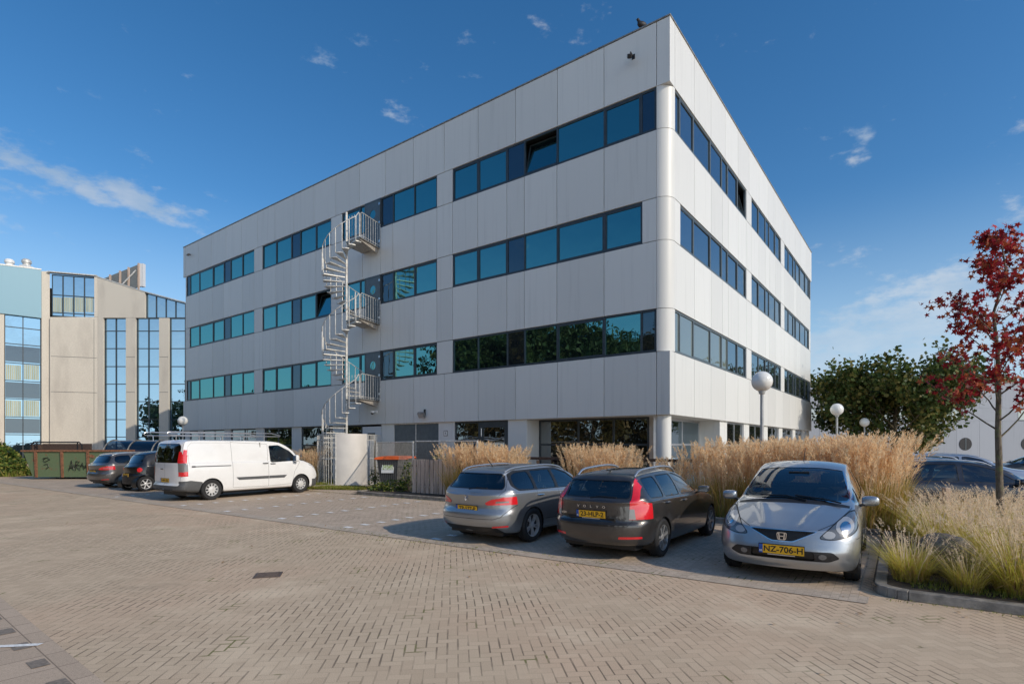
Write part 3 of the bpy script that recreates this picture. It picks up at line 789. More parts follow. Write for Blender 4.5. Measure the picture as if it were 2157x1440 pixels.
# ---- ground floor
def pier(face, a0, a1, z0=0.0, z1=2.70, o=-.10):
    m = MB(); fb(m, face, a0, a1, z0, z1 + .004, o - .25, o); m.build('ground_pier', MAT['cladding'], OB, bevel=.004)
for a0, a1 in ((5.45, 6.32), (9.07, 9.95), (12.70, 13.55), (16.33, 17.2), (19.95, 20.8), (23.59, 24.47), (27.4, 28.15), (31.0, 31.65), (32.9, LEN - .02)): pier('L', a0, a1)
for a0, a1 in ((5.49, 6.46), (9.03, 9.94), (12.7, 13.6), (16.3, 17.2), (20.2, 21.0), (23.5, 24.3)): pier('R', a0, a1)
# recess side walls
MB().box(.351, .95, 5.45, 5.70, 0, 2.704).build('recess_wall', MAT['cladding'], OB, bevel=.004); MB().box(5.49, 5.74, .351, .95, 0, 2.704).build('recess_wall', MAT['cladding'], OB, bevel=.004)
MB().box(.90, 1.045, .90, 1.045, 0, 2.704).build('corner_post', MAT['satin_alu'], OB)
# corner column
mb = MB(); mb.lathe([(0.001, 0), (.235, 0), (.235, 2.704), (.001, 2.704)], 28, (.33, .33, 0)); mb.build('column', MAT['cladding'], OB, smooth=True)
mb = MB(); mb.lathe([(0.001, 0), (.235, 0), (.235, 2.704), (.001, 2.704)], 28, (DEP - .33, .33, 0)); mb.build('column', MAT['cladding'], OB, smooth=True)
def glazing(face, a0, a1, mull, z0=0.0, z1=2.70, o=-.16, trans=(1.75,), glass='clear_dark_glass', name='ground_window', fw=.07, frm='dark_frame'):
    mb = MB(); eds = [a0] + list(mull) + [a1]
    fb(mb, face, a0, a1, z0, z0 + fw, o - .05, o); fb(mb, face, a0, a1, z1 - fw, z1, o - .05, o)
    for i, e_ in enumerate(eds):
        lo, hi = (e_, e_ + fw) if i == 0 else ((e_ - fw, e_) if i == len(eds) - 1 else (e_ - fw / 2, e_ + fw / 2))
        fb(mb, face, lo, hi, z0 + fw + .001, z1 - fw - .001, o - .05, o + .004)
    for tz in trans:
        for i in range(len(eds) - 1): fb(mb, face, eds[i] + fw + .002, eds[i + 1] - fw - .002, tz - fw / 2, tz + fw / 2, o - .05, o + .001)
    fo = mb.build(name, MAT[frm], OB)
    for i in range(len(eds) - 1):
        m = MB(); fb(m, face, eds[i] + .02, eds[i + 1] - .02, z0 + .02, z1 - .02, o - .035, o - .02); m.build('pane', MAT[glass], fo)
    return fo
# recessed corner glazing (0.9 m behind the faces)
glazing('L', 1.05, 5.45, (2.35, 3.75), o=-.90, trans=(1.78,)); glazing('R', 1.05, 5.49, (1.75, 3.6), o=-.90, trans=(1.78,), frm='satin_alu', glass='side_glass')
glazing('L', 7.76, 9.07, (), trans=())
glazing('L', 14.98, 16.33, (), trans=())
glazing('L', 17.2, 19.95, (18.5,)); glazing('L', 20.8, 23.59, (22.2,)); glazing('L', 24.47, 27.4, (25.8,)); glazing('L', 28.15, 31.0, (29.5,)); glazing('L', 31.65, 32.9, ())
for a0, a1 in ((6.46, 9.03), (9.94, 12.7), (13.6, 16.3), (17.2, 20.2), (21.0, 23.5), (24.3, DEP - .9)): glazing('R', a0, a1, ((a0 + a1) / 2,), frm='satin_alu', glass='clear_dark_glass')
MB().box(.45, DEP - 1, 6.0, LEN - .1, 0.01, 2.7).box(5.9, DEP - 1, .45, 5.99, 0.01, 2.7).box(1.2, 5.8, 1.2, 5.9, 0.01, 2.7).build('ground_floor_core', MAT['dark_interior'], OB)
# glass entrance door
mb = MB(); fb(mb, 'L', 6.33, 7.75, 0, .09, -.2, -.14); fb(mb, 'L', 6.33, 7.75, 2.45, 2.70, -.2, -.14); fb(mb, 'L', 6.33, 6.52, .091, 2.449, -.2, -.14); fb(mb, 'L', 7.56, 7.75, .091, 2.449, -.2, -.14); fb(mb, 'L', 6.521, 7.559, 1.35, 1.52, -.2, -.14)
dr = mb.build('entrance_door', MAT['dark_frame'], OB)
m = MB(); fb(m, 'L', 6.5, 7.58, .05, 2.47, -.18, -.165); m.build('pane', MAT['clear_dark_glass'], dr)
MB().cyl(fp('L', 7.62, -.09, 2.1), fp('L', 7.62, -.09, 2.42), .02).build('handle', MAT['satin_alu'], dr)
# grey double doors
mb = MB(); fb(mb, 'L', 9.95, 11.30, 0, 2.66, -.2, -.13); dr = mb.build('service_door', MAT['grey_frame'], OB, bevel=.01)
mb = MB(); fb(mb, 'L', 11.33, 12.70, 0, 2.66, -.2, -.13); mb.build('service_door', MAT['grey_frame'], OB, bevel=.01)
mb = MB(); fb(mb, 'L', 11.295, 11.335, 0, 2.66, -.2, -.10); fb(mb, 'L', 9.95, 12.7, 2.661, 2.70, -.2, -.09); mb.build('door_post', MAT['galvanised'], OB)
mb = MB(); fb(mb, 'L', 13.60, 14.93, 0, 2.62, -.2, -.12)
dr = mb.build('plant_room_door', MAT['far_white'], OB, bevel=.01)
mb = MB(); fb(mb, 'L', 14.02, 14.52, 2.02, 2.32, -.119, -.105); lv = mb.build('vent', MAT['dark_frame'], dr)
mb = MB()
for k in range(4): fb(mb, 'L', 14.05, 14.49, 2.05 + k * .068, 2.075 + k * .068, -.104, -.09)
mb.build('louvre', MAT['galv_dark'], lv)
# small square sign right of the service door
mb = MB(); fb(mb, 'L', 9.42, 9.64, 2.13, 2.36, -.099, -.085)
e = mb.build('wall_plate', MAT['galv_dark'], OB)
mb = MB(); fb(mb, 'L', 9.45, 9.61, 2.16, 2.33, -.0845, -.08); f2 = mb.build('plate_face', MAT['white_paint'], e)

# text helper (bakes lettering into a mesh)
def text_mesh(name, body, size, mat, parent, mtx, extrude=0.002, cx=True, bold=0.0, sx=1.0):
    cu = bpy.data.curves.new('t', 'FONT'); cu.body = body; cu.size = size; cu.extrude = extrude; cu.offset = bold
    cu.align_x = 'CENTER' if cx else 'LEFT'; cu.align_y = 'CENTER'; cu.resolution_u = 3
    o = bpy.data.objects.new('t', cu); COL.objects.link(o)
    dg = bpy.context.evaluated_depsgraph_get(); me = bpy.data.meshes.new_from_object(o.evaluated_get(dg))
    bpy.data.objects.remove(o); bpy.data.curves.remove(cu)
    me.name = name; me.materials.clear(); me.materials.append(MAT[mat])
    me.transform(Matrix.Diagonal((sx, 1, 1, 1))); me.transform(mtx)
    r = bpy.data.objects.new(name, me); COL.objects.link(r); r.parent = parent; return r
# face frames: columns = text right, text up, outward
MTL = Matrix(((0, 0, -1, 0), (-1, 0, 0, 0), (0, 1, 0, 0), (0, 0, 0, 1)))
text_mesh('number', '8', .13, 'plate_black', e, Matrix.Translation(fp('L', 9.53, -.079, 2.245)) @ MTL, .001)

# cctv camera / floodlight / roof camera / sensors: own things fixed on the facade
def on_face(face, a, o, z):
    l = Vector(fp(face, a, o, z)); return Matrix.Translation(OB.location) @ Matrix.Rotation(TH, 4, 'Z') @ l
p = on_face('L', 13.75, 0, 3.28)
e = empty('security_camera', p, TH); tag(e, 'white dome security camera on a short arm under the lowest stair landing', 'camera')
MB().box(-.06, 0, -.06, .06, -.06, .06).box(-.22, -.061, -.03, .03, -.02, .03).build('bracket', MAT['white_paint'], e, bevel=.008)
MB().lathe([(.001, .03), (.08, .03), (.085, -.05), (.08, -.07)], 16, (-.26, 0, 0)).build('housing', MAT['white_paint'], e, smooth=True)
MB().ball((-.26, 0, -.07), .07, .07, .07, 14, 8).build('dome', MAT['plate_black'], e, smooth=True)
p = on_face('L', 10.65, 0, 3.02)
e = empty('floodlight', p, TH); tag(e, 'grey square floodlight tilted down above the grey service doors', 'lamp')
R1 = Euler((0, RAD(-40), RAD(15))).to_matrix()
MB().box(-.02, 0, -.05, .05, -.03, .25).box(-.12, -.021, -.02, .02, .05, .08).build('bracket', MAT['dark_metal'], e)
MB().obox((-.2, .0, .0), .12, .30, .26, R1).build('housing', MAT['galv_dark'], e, bevel=.015)
MB().obox(Vector((-.2, .0, .0)) + R1 @ Vector((-.065, 0, 0)), .01, .25, .21, R1).build('lamp_glass', MAT['clear_lens'], e)
p = on_face('L', 1.2, 0, 14.05)
e = empty('wall_camera', p, TH); tag(e, 'small dark camera on an angled bracket high on the facade near the roof corner', 'camera')
MB().tube([(0, 0, .12), (-.22, 0, .16), (-.25, 0, .05)], .02, 6).box(-.02, 0, -.05, .05, .05, .2).build('bracket', MAT['dark_metal'], e)
MB().obox((-.30, .0, -.02), .34, .13, .13, Euler((0, RAD(-35), RAD(30))).to_matrix()).build('housing', MAT['dark_metal'], e, bevel=.02)
p = on_face('L', 32.5, 0, 14.25)
e = tag(MB().box(-.16, 0, -.05, .05, 0, .06).box(-.22, -.1, -.06, .06, -.08, -.002).build('wall_camera', MAT['dark_metal'], loc=p), 'tiny dark camera high on the far left end of the facade', 'camera')
e.rotation_euler = (0, 0, TH)
# pigeon on the roof edge
p = on_face('L', .95, -.1, 15.0)
bd = MB(); bd.ball((0, 0, .13), .15, .085, .085, 14, 8); bd.ball((.13, 0, .235), .042, .04, .045, 10, 6)
bd.tube([(.08, 0, .16), (.12, 0, .22)], [.06, .035], 8); bd.hull([(-.1, -.04, .10), (-.1, .04, .10), (-.27, .03, .05), (-.27, -.03, .05)], [(-.1, -.04, .14), (-.1, .04, .14), (-.27, .03, .065), (-.27, -.03, .065)])
bd.tube([(.165, 0, .235), (.205, 0, .228)], [.012, .003], 5); bd.cyl((.02, .03, 0), (.02, .03, .08), .008, 5).cyl((.02, -.03, 0), (.02, -.03, .08), .008, 5)
o = bd.build('pigeon', MAT['bird_black'], smooth=True, loc=p); o.rotation_euler = (0, 0, RAD(200)); o.scale = (1.15, 1.15, 1.15)
tag(o, 'dark pigeon sitting on the roof edge near the highest corner', 'bird')

# ================================================================== SPIRAL STAIR
SP = on_face('L', 14.15, 1.35, 0)
ST = empty('spiral_stair', SP, 0); tag(ST, 'galvanised steel spiral fire escape climbing three floors beside the facade', 'staircase')
RR = 1.0
MB().cyl((0, 0, 0), (0, 0, 12.0), .055, 14).build('centre_pole', MAT['galvanised'], ST, smooth=True)
Lv = Vector((-0.801, 0.5987, 0)); Nv = Vector((-0.5987, -0.801, 0))          # along the face / outwards
A_land = math.atan2(-Lv.y, -Lv.x)                                             # landing edge direction
levels = [0.0, 3.78, 7.24, 10.70]; NST = 17; SPAN = RAD(272)
rail_pts_all = []
for fl in range(3):
    z0, z1 = levels[fl], levels[fl + 1]; rise = (z1 - z0) / (NST + 1); dA = SPAN / NST
    tr = MB(); ba = MB(); pts = []
    for k in range(NST):
        a0 = A_land - SPAN + k * dA; a1 = a0 + dA * 1.12; z = z0 + rise * (k + 1)
        P = lambda r, a, zz: (r * math.cos(a), r * math.sin(a), zz)
        up = [P(.05, a0, z), P(RR - .02, a0, z), P(RR, (a0 + a1) / 2, z), P(RR - .02, a1, z), P(.05, a1, z)]
        dn = [(x, y, zz - .045) for x, y, zz in up]
        tr = MB(); tr.hull(dn, up); tr.build('tread', MAT['galvanised'], ST, bevel=.004)
        # tread lip
        am = a0 + dA * .08
        ba.tube([P(RR + .005, am, z - .04), P(RR + .02, am, z + .0), P(RR + .02, am, z + 1.0)], .017, 6)
        ba.tube([P(.3, a0 + .02, z - .035), P(RR + .005, am, z - .04)], .0125, 5)
        pts.append(Vector(P(RR + .02, am, z + 1.0)))
    ba.build('balusters', MAT['galvanised'], ST, smooth=True)
    # landing platform in building directions
    z = z1; c0 = -Lv * .0
    e1 = -Lv
    q = [Vector((0, 0, 0)) + Nv * .05 + e1 * .02, e1 * 1.02 + Nv * .05, e1 * .62 - Nv * 1.33, Lv * .55 - Nv * 1.33, Lv * .35 - Nv * .35]
    pl = MB(); pl.hull([(v.x, v.y, z - .05) for v in q], [(v.x, v.y, z) for v in q]); pl.build('landing', MAT['galv_dark'], ST, bevel=.004)
    und = MB(); q2 = [v * .93 for v in q[:4]]
    und.hull([(q2[1].x * .8, q2[1].y * .8, z - .1), (q2[1].x, q2[1].y, z - .1), (q2[2].x, q2[2].y, z - .28), (q2[2].x * .85, q2[2].y * .85, z - .28)], [(q2[1].x * .8, q2[1].y * .8, z - .051), (q2[1].x, q2[1].y, z - .051), (q2[2].x, q2[2].y, z - .051), (q2[2].x * .85, q2[2].y * .85, z - .051)])
    und.hull([(v.x, v.y, z - .075) for v in [x * .9 for x in q[:4]]], [(v.x, v.y, z - .0505) for v in [x * .9 for x in q[:4]]])
    und.build('landing_bracket', MAT['tread_plate'], ST)
    # railing: helix, then a loop at the landing corner
    last = q[1]
    hp = pts + [Vector((e1.x * .98, e1.y * .98, z + 1.02)) + Nv * .10]
    # smooth
    hs = []
    for i in range(len(hp) - 1):
        a, b = hp[i], hp[i + 1]
        for t_ in (0, .5):
            w = a.lerp(b, t_); r_ = Vector((w.x, w.y, 0)).length
            if t_ and i < len(hp) - 2: w.x *= (RR + .02) / r_; w.y *= (RR + .02) / r_
            hs.append(w)
    hs.append(hp[-1])
    hr = MB(); hr.tube(hs, .020, 8)
    endp = hp[-1]; hr.tube([endp, endp + Vector((.02, 0, -.06)), Vector((endp.x + .02, endp.y, z - .02))], .016, 7)
    # straight rail panel across the landing, from its outer corner to the wall
    A_, B_ = q[1] + e1 * .03, q[2] + e1 * .03
    hr.tube([Vector((A_.x, A_.y, z - .03)), Vector((A_.x, A_.y, z + .98)), A_.lerp(B_, .05) + Vector((0, 0, z + 1.05)), Vector((B_.x, B_.y, z + 1.05)), Vector((B_.x, B_.y, z - .03))], .018, 7)
    C_ = Nv * .12 + e1 * 1.0; D_ = Nv * .12 + e1 * .45
    hr.build('handrail', MAT['galvanised'], ST, smooth=True)
    rb = MB()
    for k in range(1, 8):
        w = A_.lerp(B_, k / 8); rb.cyl((w.x, w.y, z - .02), (w.x, w.y, z + 1.05), .010, 5)
    rb.tube([Vector((A_.x, A_.y, z + .06)), Vector((B_.x, B_.y, z + .06))], .01, 5)
    for k in range(4):
        w = e1 * (.35 + k * .17) + Nv * .10; rb.cyl((w.x, w.y, z - .02), (w.x, w.y, z + 1.0), .011, 5)
    rb.build('landing_bars', MAT['galvanised'], ST)
# security cage round the foot
CG = empty('stair_cage', SP, 0); tag(CG, 'round barred steel cage with a curved sheet panel at the spiral stair foot', 'cage')
rc = 1.22; mb = MB()
for k in range(46):
    a = RAD(95) + k * RAD(360 - 85) / 46
    if RAD(266) < a < RAD(329): continue
    mb.cyl((rc * math.cos(a), rc * math.sin(a), .05), (rc * math.cos(a), rc * math.sin(a), 2.2), .014, 6)
mb.build('bars', MAT['galvanised'], CG, smooth=True)
mb = MB()
for z in (.06, 1.18, 1.98, 2.2): mb.tube([(rc * math.cos(a), rc * math.sin(a), z) for a in np.linspace(RAD(90), RAD(368), 40)], .018, 6)
for a in (266, 329): mb.cyl((rc * math.cos(RAD(a)) * 1.02, rc * math.sin(RAD(a)) * 1.02, 0), (rc * math.cos(RAD(a)) * 1.02, rc * math.sin(RAD(a)) * 1.02, 2.22), .025, 8)
mb.build('hoops', MAT['galvanised'], CG, smooth=True)
A = np.linspace(RAD(266), RAD(329), 20); v = [(r_ * math.cos(a), r_ * math.sin(a), z) for a in A for r_, z in ((rc + .022, .08), (rc + .022, 2.24), (rc + .026, 2.24), (rc + .026, .08))]
f = []
for i in range(19):
    for k in range(4): f.append((4*i+k, 4*i+(k+1) % 4, 4*i+4+(k+1) % 4, 4*i+4+k))
MB().add(v, f + [(0, 1, 2, 3), (76, 79, 78, 77)]).build('sheet_panel', MAT['steel_sheet'], CG, smooth=True)
# barred side running back to the wall
w0 = Vector((rc * math.cos(RAD(352)), rc * math.sin(RAD(352)), 0)); w1 = -Lv * .75 - Nv * 1.3
mb = MB()
for k in range(9):
    w = w0.lerp(w1, k / 8); mb.cyl((w.x, w.y, .05), (w.x, w.y, 2.2), .012, 5)
for z in (.06, 1.18, 2.2): mb.cyl((w0.x, w0.y, z), (w1.x, w1.y, z), .018, 6)
mb.build('side_bars', MAT['galvanised'], CG)
# ================================================================== VEHICLES
def pch(kn):
    """monotone cubic through knots -> function"""
    X = np.array([k[0] for k in kn], float); Y = np.array([k[1] for k in kn], float)
    h = np.diff(X); d = np.diff(Y) / h; m = np.zeros(len(X))
    for i in range(1, len(X) - 1):
        if d[i-1] * d[i] > 0:
            w1, w2 = 2*h[i] + h[i-1], h[i] + 2*h[i-1]; m[i] = (w1 + w2) / (w1/d[i-1] + w2/d[i])
    m[0], m[-1] = d[0], d[-1]
    def f(x):
        x = min(max(x, X[0]), X[-1]); i = min(int(np.searchsorted(X, x, 'right')) - 1, len(h) - 1)
        t = (x - X[i]) / h[i]
        return (2*t**3-3*t**2+1)*Y[i] + (t**3-2*t**2+t)*h[i]*m[i] + (-2*t**3+3*t**2)*Y[i+1] + (t**3-t**2)*h[i]*m[i+1]
    return f
def sstep(t): t = min(1, max(0, t)); return t*t*(3-2*t)
def lerp(a, b, t): return a + (b - a) * t

class Car:
    """x runs from the nose (0) to the tail (L), y is sideways, z up; final local frame has the nose at +X"""
    def __init__(s, name, sp, label, loc, head, group=None, cat='car', paint_='paint_grey_silver'):
        s.sp = sp; s.paint = paint_
        s.root = empty(name, loc, head); tag(s.root, label, cat, group)
        s.L, s.W = sp['L'], sp['W']
        s.zt, s.zs, s.zb, s.yr = pch(sp['top']), pch(sp['sh']), pch(sp['bot']), pch(sp['yr'])
        s.fr, s.rr = pch(sp['front']), pch(sp['rear'])      # z -> setback of nose / tail
        s.shell()
    def w(s, x):
        sp = s.sp; a, n = sp.get('nf', (0.75, 2.6)); b, m = sp.get('nr', (0.6, 3.0))
        F = lambda t, n: (1 - (1 - min(1, max(t, 0))) ** n) ** (1 / n)
        return s.W / 2 * F(x / a, n) * F((s.L - x) / b, m) * lerp(1.0, sp.get('taper', .97), max(0, (x - s.L * .55) / (s.L * .45)))
    def section(s, x):
        w = max(s.w(x), 0.0); zb, zs, zt = s.zb(x), s.zs(x), s.zt(x)
        full = s.W / 2; yr = min(s.yr(x), w * .93); h = max(zt - zs, 0.012); k = sstep((h - .10) / .22)
        if h < 0.013: zs = zt - .012
        q = w / full; ze = zt - s.sp.get('camber', .045) * q
        gl = .93 * w
        P = [(0, zb + .05), (.5*w, zb + .03), (.84*w, zb + .0), (.945*w, zb + .035), (.985*w, zb + .17), (1.0*w, lerp(zb, zs, .5)), (.992*w, lerp(zb, zs, .74)),
             (lerp(.94, .972, k)*w, zs - .035)]
        P += [(lerp(.885*w, .945*w, k), lerp(zs + .25*h, zs + .004, k))]
        P += [(lerp(.82*w, gl, k), lerp(zs + .42*h, zs + .03, k))]
        m1 = (lerp(gl, yr, .48) + .018*q, lerp(zs + .03, ze - .05, .5))
        P += [(lerp(.70*w, m1[0], k), lerp(zs + .62*h, m1[1], k))]
        P += [(lerp(.56*w, yr + .012, k), lerp(zs + .80*h, ze - .05, k))]
        P += [(lerp(.42*w, yr - .035, k), lerp(zs + .90*h, ze, k))]
        P += [(lerp(.22*w, .55*yr, k), lerp(zs + .975*h, zt - .012*q, k)), (0, zt)]
        return P
    def shell(s):
        sp = s.sp; L = s.L
        a = sp.get('nf', (.75, 2.6))[0]; b = sp.get('nr', (.6, 3))[0]; NX = 15 if sp.get('lo') else 26
        xs = [a * (1 - math.cos(t * math.pi / 2)) ** 1.5 * .9 for t in np.linspace(0, 1, NX)]
        xe = [L - b * (1 - math.cos(t * math.pi / 2)) ** 1.5 * .9 for t in np.linspace(0, 1, NX)][::-1]
        mid = list(np.linspace(xs[-1], xe[0], int((xe[0] - xs[-1]) / (.09 if sp.get('lo') else .045))))[1:-1]
        xs = xs + mid + xe
        SUB = 3 if sp.get('lo') else 4; rows = []
        for x in xs:
            P = s.section(x); full = P + [(-p[0], p[1]) for p in reversed(P[1:-1])]; n = len(full); row = []
            for i in range(n):
                p0, p1, p2, p3 = full[i-1], full[i], full[(i+1) % n], full[(i+2) % n]
                for t in [k / SUB for k in range(SUB)]:
                    c = []
                    for ax in (0, 1):
                        A, B, C, D = p0[ax], p1[ax], p2[ax], p3[ax]
                        m1, m2 = (C - A) * .42, (D - B) * .42
                        c.append((2*t**3-3*t**2+1)*B + (t**3-2*t**2+t)*m1 + (-2*t**3+3*t**2)*C + (t**3-t**2)*m2)
                    row.append(c)
            rows.append(row)
        H = sp['H']; bf, br = sp.get('bowf', .10), sp.get('bowr', .05)
        V = []
        for x, row in zip(xs, rows):
            wf = sstep((1.0 - x) / 1.0); wr = sstep((x - (L - 1.0)) / 1.0)
            wf2 = max(0, 1 - x / 2.4); wr2 = max(0, 1 - (L - x) / 1.2)
            for (y, z) in row:
                yy = (y / (s.W / 2)) ** 2
                if sp.get('ridge') and x < 1.0 and z > .6:
                    y0 = lerp(.20, .42, x / 1.0); z += .014 * math.exp(-((abs(y) - y0) / .045) ** 2) * sstep(x / .12) * sstep((1.0 - x) / .2)
                X = x + s.fr(z) * wf - s.rr(z) * wr + bf * yy * sstep(wf2) - br * yy * sstep(wr2)
                V.append((L / 2 - X, y, z))
        n = len(rows[0]); bm = bmesh.new(); bv = [bm.verts.new(v) for v in V]
        for i in range(len(xs) - 1):
            for j in range(n):
                k = (j + 1) % n; q = [bv[i*n+j], bv[i*n+k], bv[(i+1)*n+k], bv[(i+1)*n+j]]
                try: bm.faces.new(q)
                except ValueError: pass
        bmesh.ops.remove_doubles(bm, verts=bm.verts, dist=.0006)
        bmesh.ops.dissolve_degenerate(bm, dist=.0004, edges=bm.edges)
        bmesh.ops.recalc_face_normals(bm, faces=bm.faces)
        s.bm = bm; s.regions = ['body', 'seam']; s.mats = {'body': s.paint, 'seam': 'plate_black'}
        s.lift = {}; s.labels = {}
        for f in bm.faces: f.smooth = True
        # keep a copy of the lower shell as the cabin lining
    def X(s, x): return s.L / 2 - x
    def carve(s, region, poly, view='side', filt=None, mat=None, both=True, only=None, lift=0.0):
        """cut a convex outline out of the shell.  side: (x,z)  front/rear: (y,z)  top: (x,y)  (x counted from the nose)"""
        if region not in s.regions: s.regions.append(region); s.mats[region] = mat; s.lift[region] = lift
        ri = s.regions.index(region); bm = s.bm
        if view == 'side': pts = [(s.X(p[0]), p[1]) for p in poly]; A, B = 0, 2
        elif view in ('front', 'rear'): pts = list(poly); A, B = 1, 2
        else: pts = [(s.X(p[0]), p[1]) for p in poly]; A, B = 0, 1
        area = sum(pts[i-1][0]*pts[i][1] - pts[i][0]*pts[i-1][1] for i in range(len(pts)))
        if area < 0: pts = pts[::-1]
        C = [0, 1, 2]; C.remove(A); C.remove(B); C = C[0]
        mn = (min(p[0] for p in pts) - .12, min(p[1] for p in pts) - .12); mx = (max(p[0] for p in pts) + .12, max(p[1] for p in pts) + .12)
        runs = [1]
        if view in ('side', 'top2') and both: runs = [1, -1]
        if view == 'front' or view == 'rear':
            if both and min(p[0] for p in pts) > 0: runs = [1, -1]
        for sg in runs:
            F = []
            for f in bm.faces:
                q0 = f.verts[0].co; qa = q0[A] if view == 'side' or view == 'top' else q0[1] * sg
                if not (mn[0] - .15 < qa < mx[0] + .15 and mn[1] - .15 < q0[B] < mx[1] + .15): continue
                c = f.calc_center_median(); nn = f.normal
                if only is not None and s.regions[f.material_index] not in only: continue
                if only is None and s.regions[f.material_index] == 'seam' and region == 'seam': continue
                if view == 'side':
                    if c.y * sg < 0.02 or nn.y * sg < 0.25: continue
                    a_, b_ = c.x, c.z
                elif view in ('front', 'rear'):
                    sx = 1 if view == 'front' else -1
                    if nn.x * sx < 0.12: continue
                    if c.x * sx < 0: continue
                    a_, b_ = c.y * sg, c.z
                else:
                    if nn.z < 0.15: continue
                    a_, b_ = c.x, c.y
                if not (mn[0] < a_ < mx[0] and mn[1] < b_ < mx[1]): continue
                if filt and not filt(s.L / 2 - c.x, abs(c.y), c.z, nn): continue
                F.append(f)
            m = len(pts)
            for i in range(m):
                if not F: break
                p, q = pts[i], pts[(i + 1) % m]
                if (Vector(p) - Vector(q)).length < 1e-6: continue
                co = [0, 0, 0]; no = [0, 0, 0]; co[A], co[B] = p; no[A], no[B] = (q[1] - p[1]), -(q[0] - p[0])
                if view in ('front', 'rear') and sg < 0: co[1] *= -1; no[1] *= -1
                co, no = Vector(co), Vector(no).normalized()
                es = set(e for f in F for e in f.edges); vsx = set(v for f in F for v in f.verts)
                r = bmesh.ops.bisect_plane(bm, geom=F + list(es) + list(vsx), plane_co=co, plane_no=no, dist=1e-5)
                F = [g for g in set([g for g in r['geom'] if isinstance(g, bmesh.types.BMFace)]) if g.is_valid and (g.calc_center_median() - co).dot(no) < 0]
            for f in F: f.material_index = ri
    def arch(s, x, z, r, n=28):
        poly = [(x + r * math.cos(2*math.pi*k/n), z + r * math.sin(2*math.pi*k/n)) for k in range(n)]
        s.carve('_hole', poly, 'side', filt=lambda X, y, Z, nn: y > s.W * .28)
    def line(s, pts, view='side', w=.006, filt=None, both=True):
        for a, b in zip(pts[:-1], pts[1:]):
            a, b = Vector(a), Vector(b); d = (b - a).normalized(); nrm = Vector((-d.y, d.x)) * w / 2
            s.carve('seam', [tuple(a + nrm), tuple(b + nrm), tuple(b - nrm), tuple(a - nrm)], view, filt, both=both, only=['body', 'bumper', 'seam'] + list(s.sp.get('line_on', [])))
    def band(s, region, pts, w, view='side', mat=None, filt=None, both=True):
        for a, b in zip(pts[:-1], pts[1:]):
            a, b = Vector(a), Vector(b); d = (b - a).normalized(); nrm = Vector((-d.y, d.x)) * w / 2; d = d * .002
            s.carve(region, [tuple(a + nrm - d), tuple(b + nrm + d), tuple(b - nrm + d), tuple(a - nrm - d)], view, filt, mat, both=both)
    def window(s, region, poly, view='side', mat='car_glass', rim=.018, filt=None, trim='trim_seal', trim_mat='plate_black'):
        c = Vector((sum(p[0] for p in poly) / len(poly), sum(p[1] for p in poly) / len(poly)))
        s.carve(trim, grow(poly, rim), view, filt, trim_mat)
        s.carve(region, poly, view, filt, mat, lift=-.006)
    def finish(s):
        bm = s.bm; bm.normal_update()
        bm.verts.index_update()
        s.bmt = bm
        me0 = bpy.data.meshes.new('tmp'); bm.to_mesh(me0)
        nv = len(me0.vertices); co = np.empty(nv * 3, np.float32); me0.vertices.foreach_get('co', co); co = co.reshape(-1, 3)
        vn = np.array([tuple(v.normal) for v in me0.vertices], np.float32)
        polys = [(tuple(p.vertices), p.material_index) for p in me0.polygons]
        groups = {}
        for vs_, mi in polys:
            rg = s.regions[mi]
            if rg == '_hole': continue
            if rg == 'seam': rg = 'body'; mm = 1
            else: mm = 0
            groups.setdefault(rg, []).append((vs_, mm))
        s.parts = {}
        for rg, fs in groups.items():
            # split left / right islands of paired regions
            sets = [('', fs)]
            if rg != 'body':                      # every connected piece is a part of its own
                par = {}
                def find(a):
                    while par.setdefault(a, a) != a: par[a] = par[par[a]]; a = par[a]
                    return a
                for f in fs:
                    r0 = find(f[0][0])
                    for v in f[0][1:]: par[find(v)] = r0
                cc = {}
                for f in fs: cc.setdefault(find(f[0][0]), []).append(f)
                big = [q for q in cc.values() if len(q) > 3] or list(cc.values())
                sml = [f for q in cc.values() if len(q) <= 3 for f in q] if len(big) < len(cc) else []
                if sml: big[0] = big[0] + sml
                sets = [('', q) for q in big]
            for _, ff in sets:
                if not ff: continue
                used = sorted(set(v for f in ff for v in f[0])); mp = {v: i for i, v in enumerate(used)}
                lf = s.lift.get(rg, 0.0)
                me = bpy.data.meshes.new(rg)
                me.from_pydata([tuple(co[v] + vn[v] * lf) for v in used], [], [tuple(mp[v] for v in f[0]) for f in ff])
                me.materials.append(MAT[s.mats[rg] or s.paint])
                if rg == 'body': me.materials.append(MAT['plate_black']); me.polygons.foreach_set('material_index', [f[1] for f in ff])
                me.polygons.foreach_set('use_smooth', [True] * len(me.polygons)); me.update()
                try: me.normals_split_custom_set_from_vertices([tuple(vn[v]) for v in used])
                except Exception: pass
                nm = rg.split('.')[0]
                o = bpy.data.objects.new(nm, me); COL.objects.link(o); o.parent = s.root
                s.parts.setdefault(rg, []).append(o)
        # cabin lining: inner skin below the belt line
        used = []; mb = MB()
        bm2 = bmesh.new(); bm2.from_mesh(me0)
        dele = [f for f in bm2.faces if f.calc_center_median().z > s.zs(s.L / 2 - f.calc_center_median().x) - .03 or not (s.sp['cab'][0] < s.L / 2 - f.calc_center_median().x < s.sp['cab'][1])]
        bmesh.ops.delete(bm2, geom=dele, context='FACES')
        for v in bm2.verts: v.co.y *= .93; v.co.z = v.co.z + .02
        ml = bpy.data.meshes.new('cabin_lining'); bm2.to_mesh(ml); bm2.free(); ml.materials.append(MAT['seat_cloth'])
        o = bpy.data.objects.new('cabin_lining', ml); COL.objects.link(o); o.parent = s.root
        bpy.data.meshes.remove(me0); bm.free()
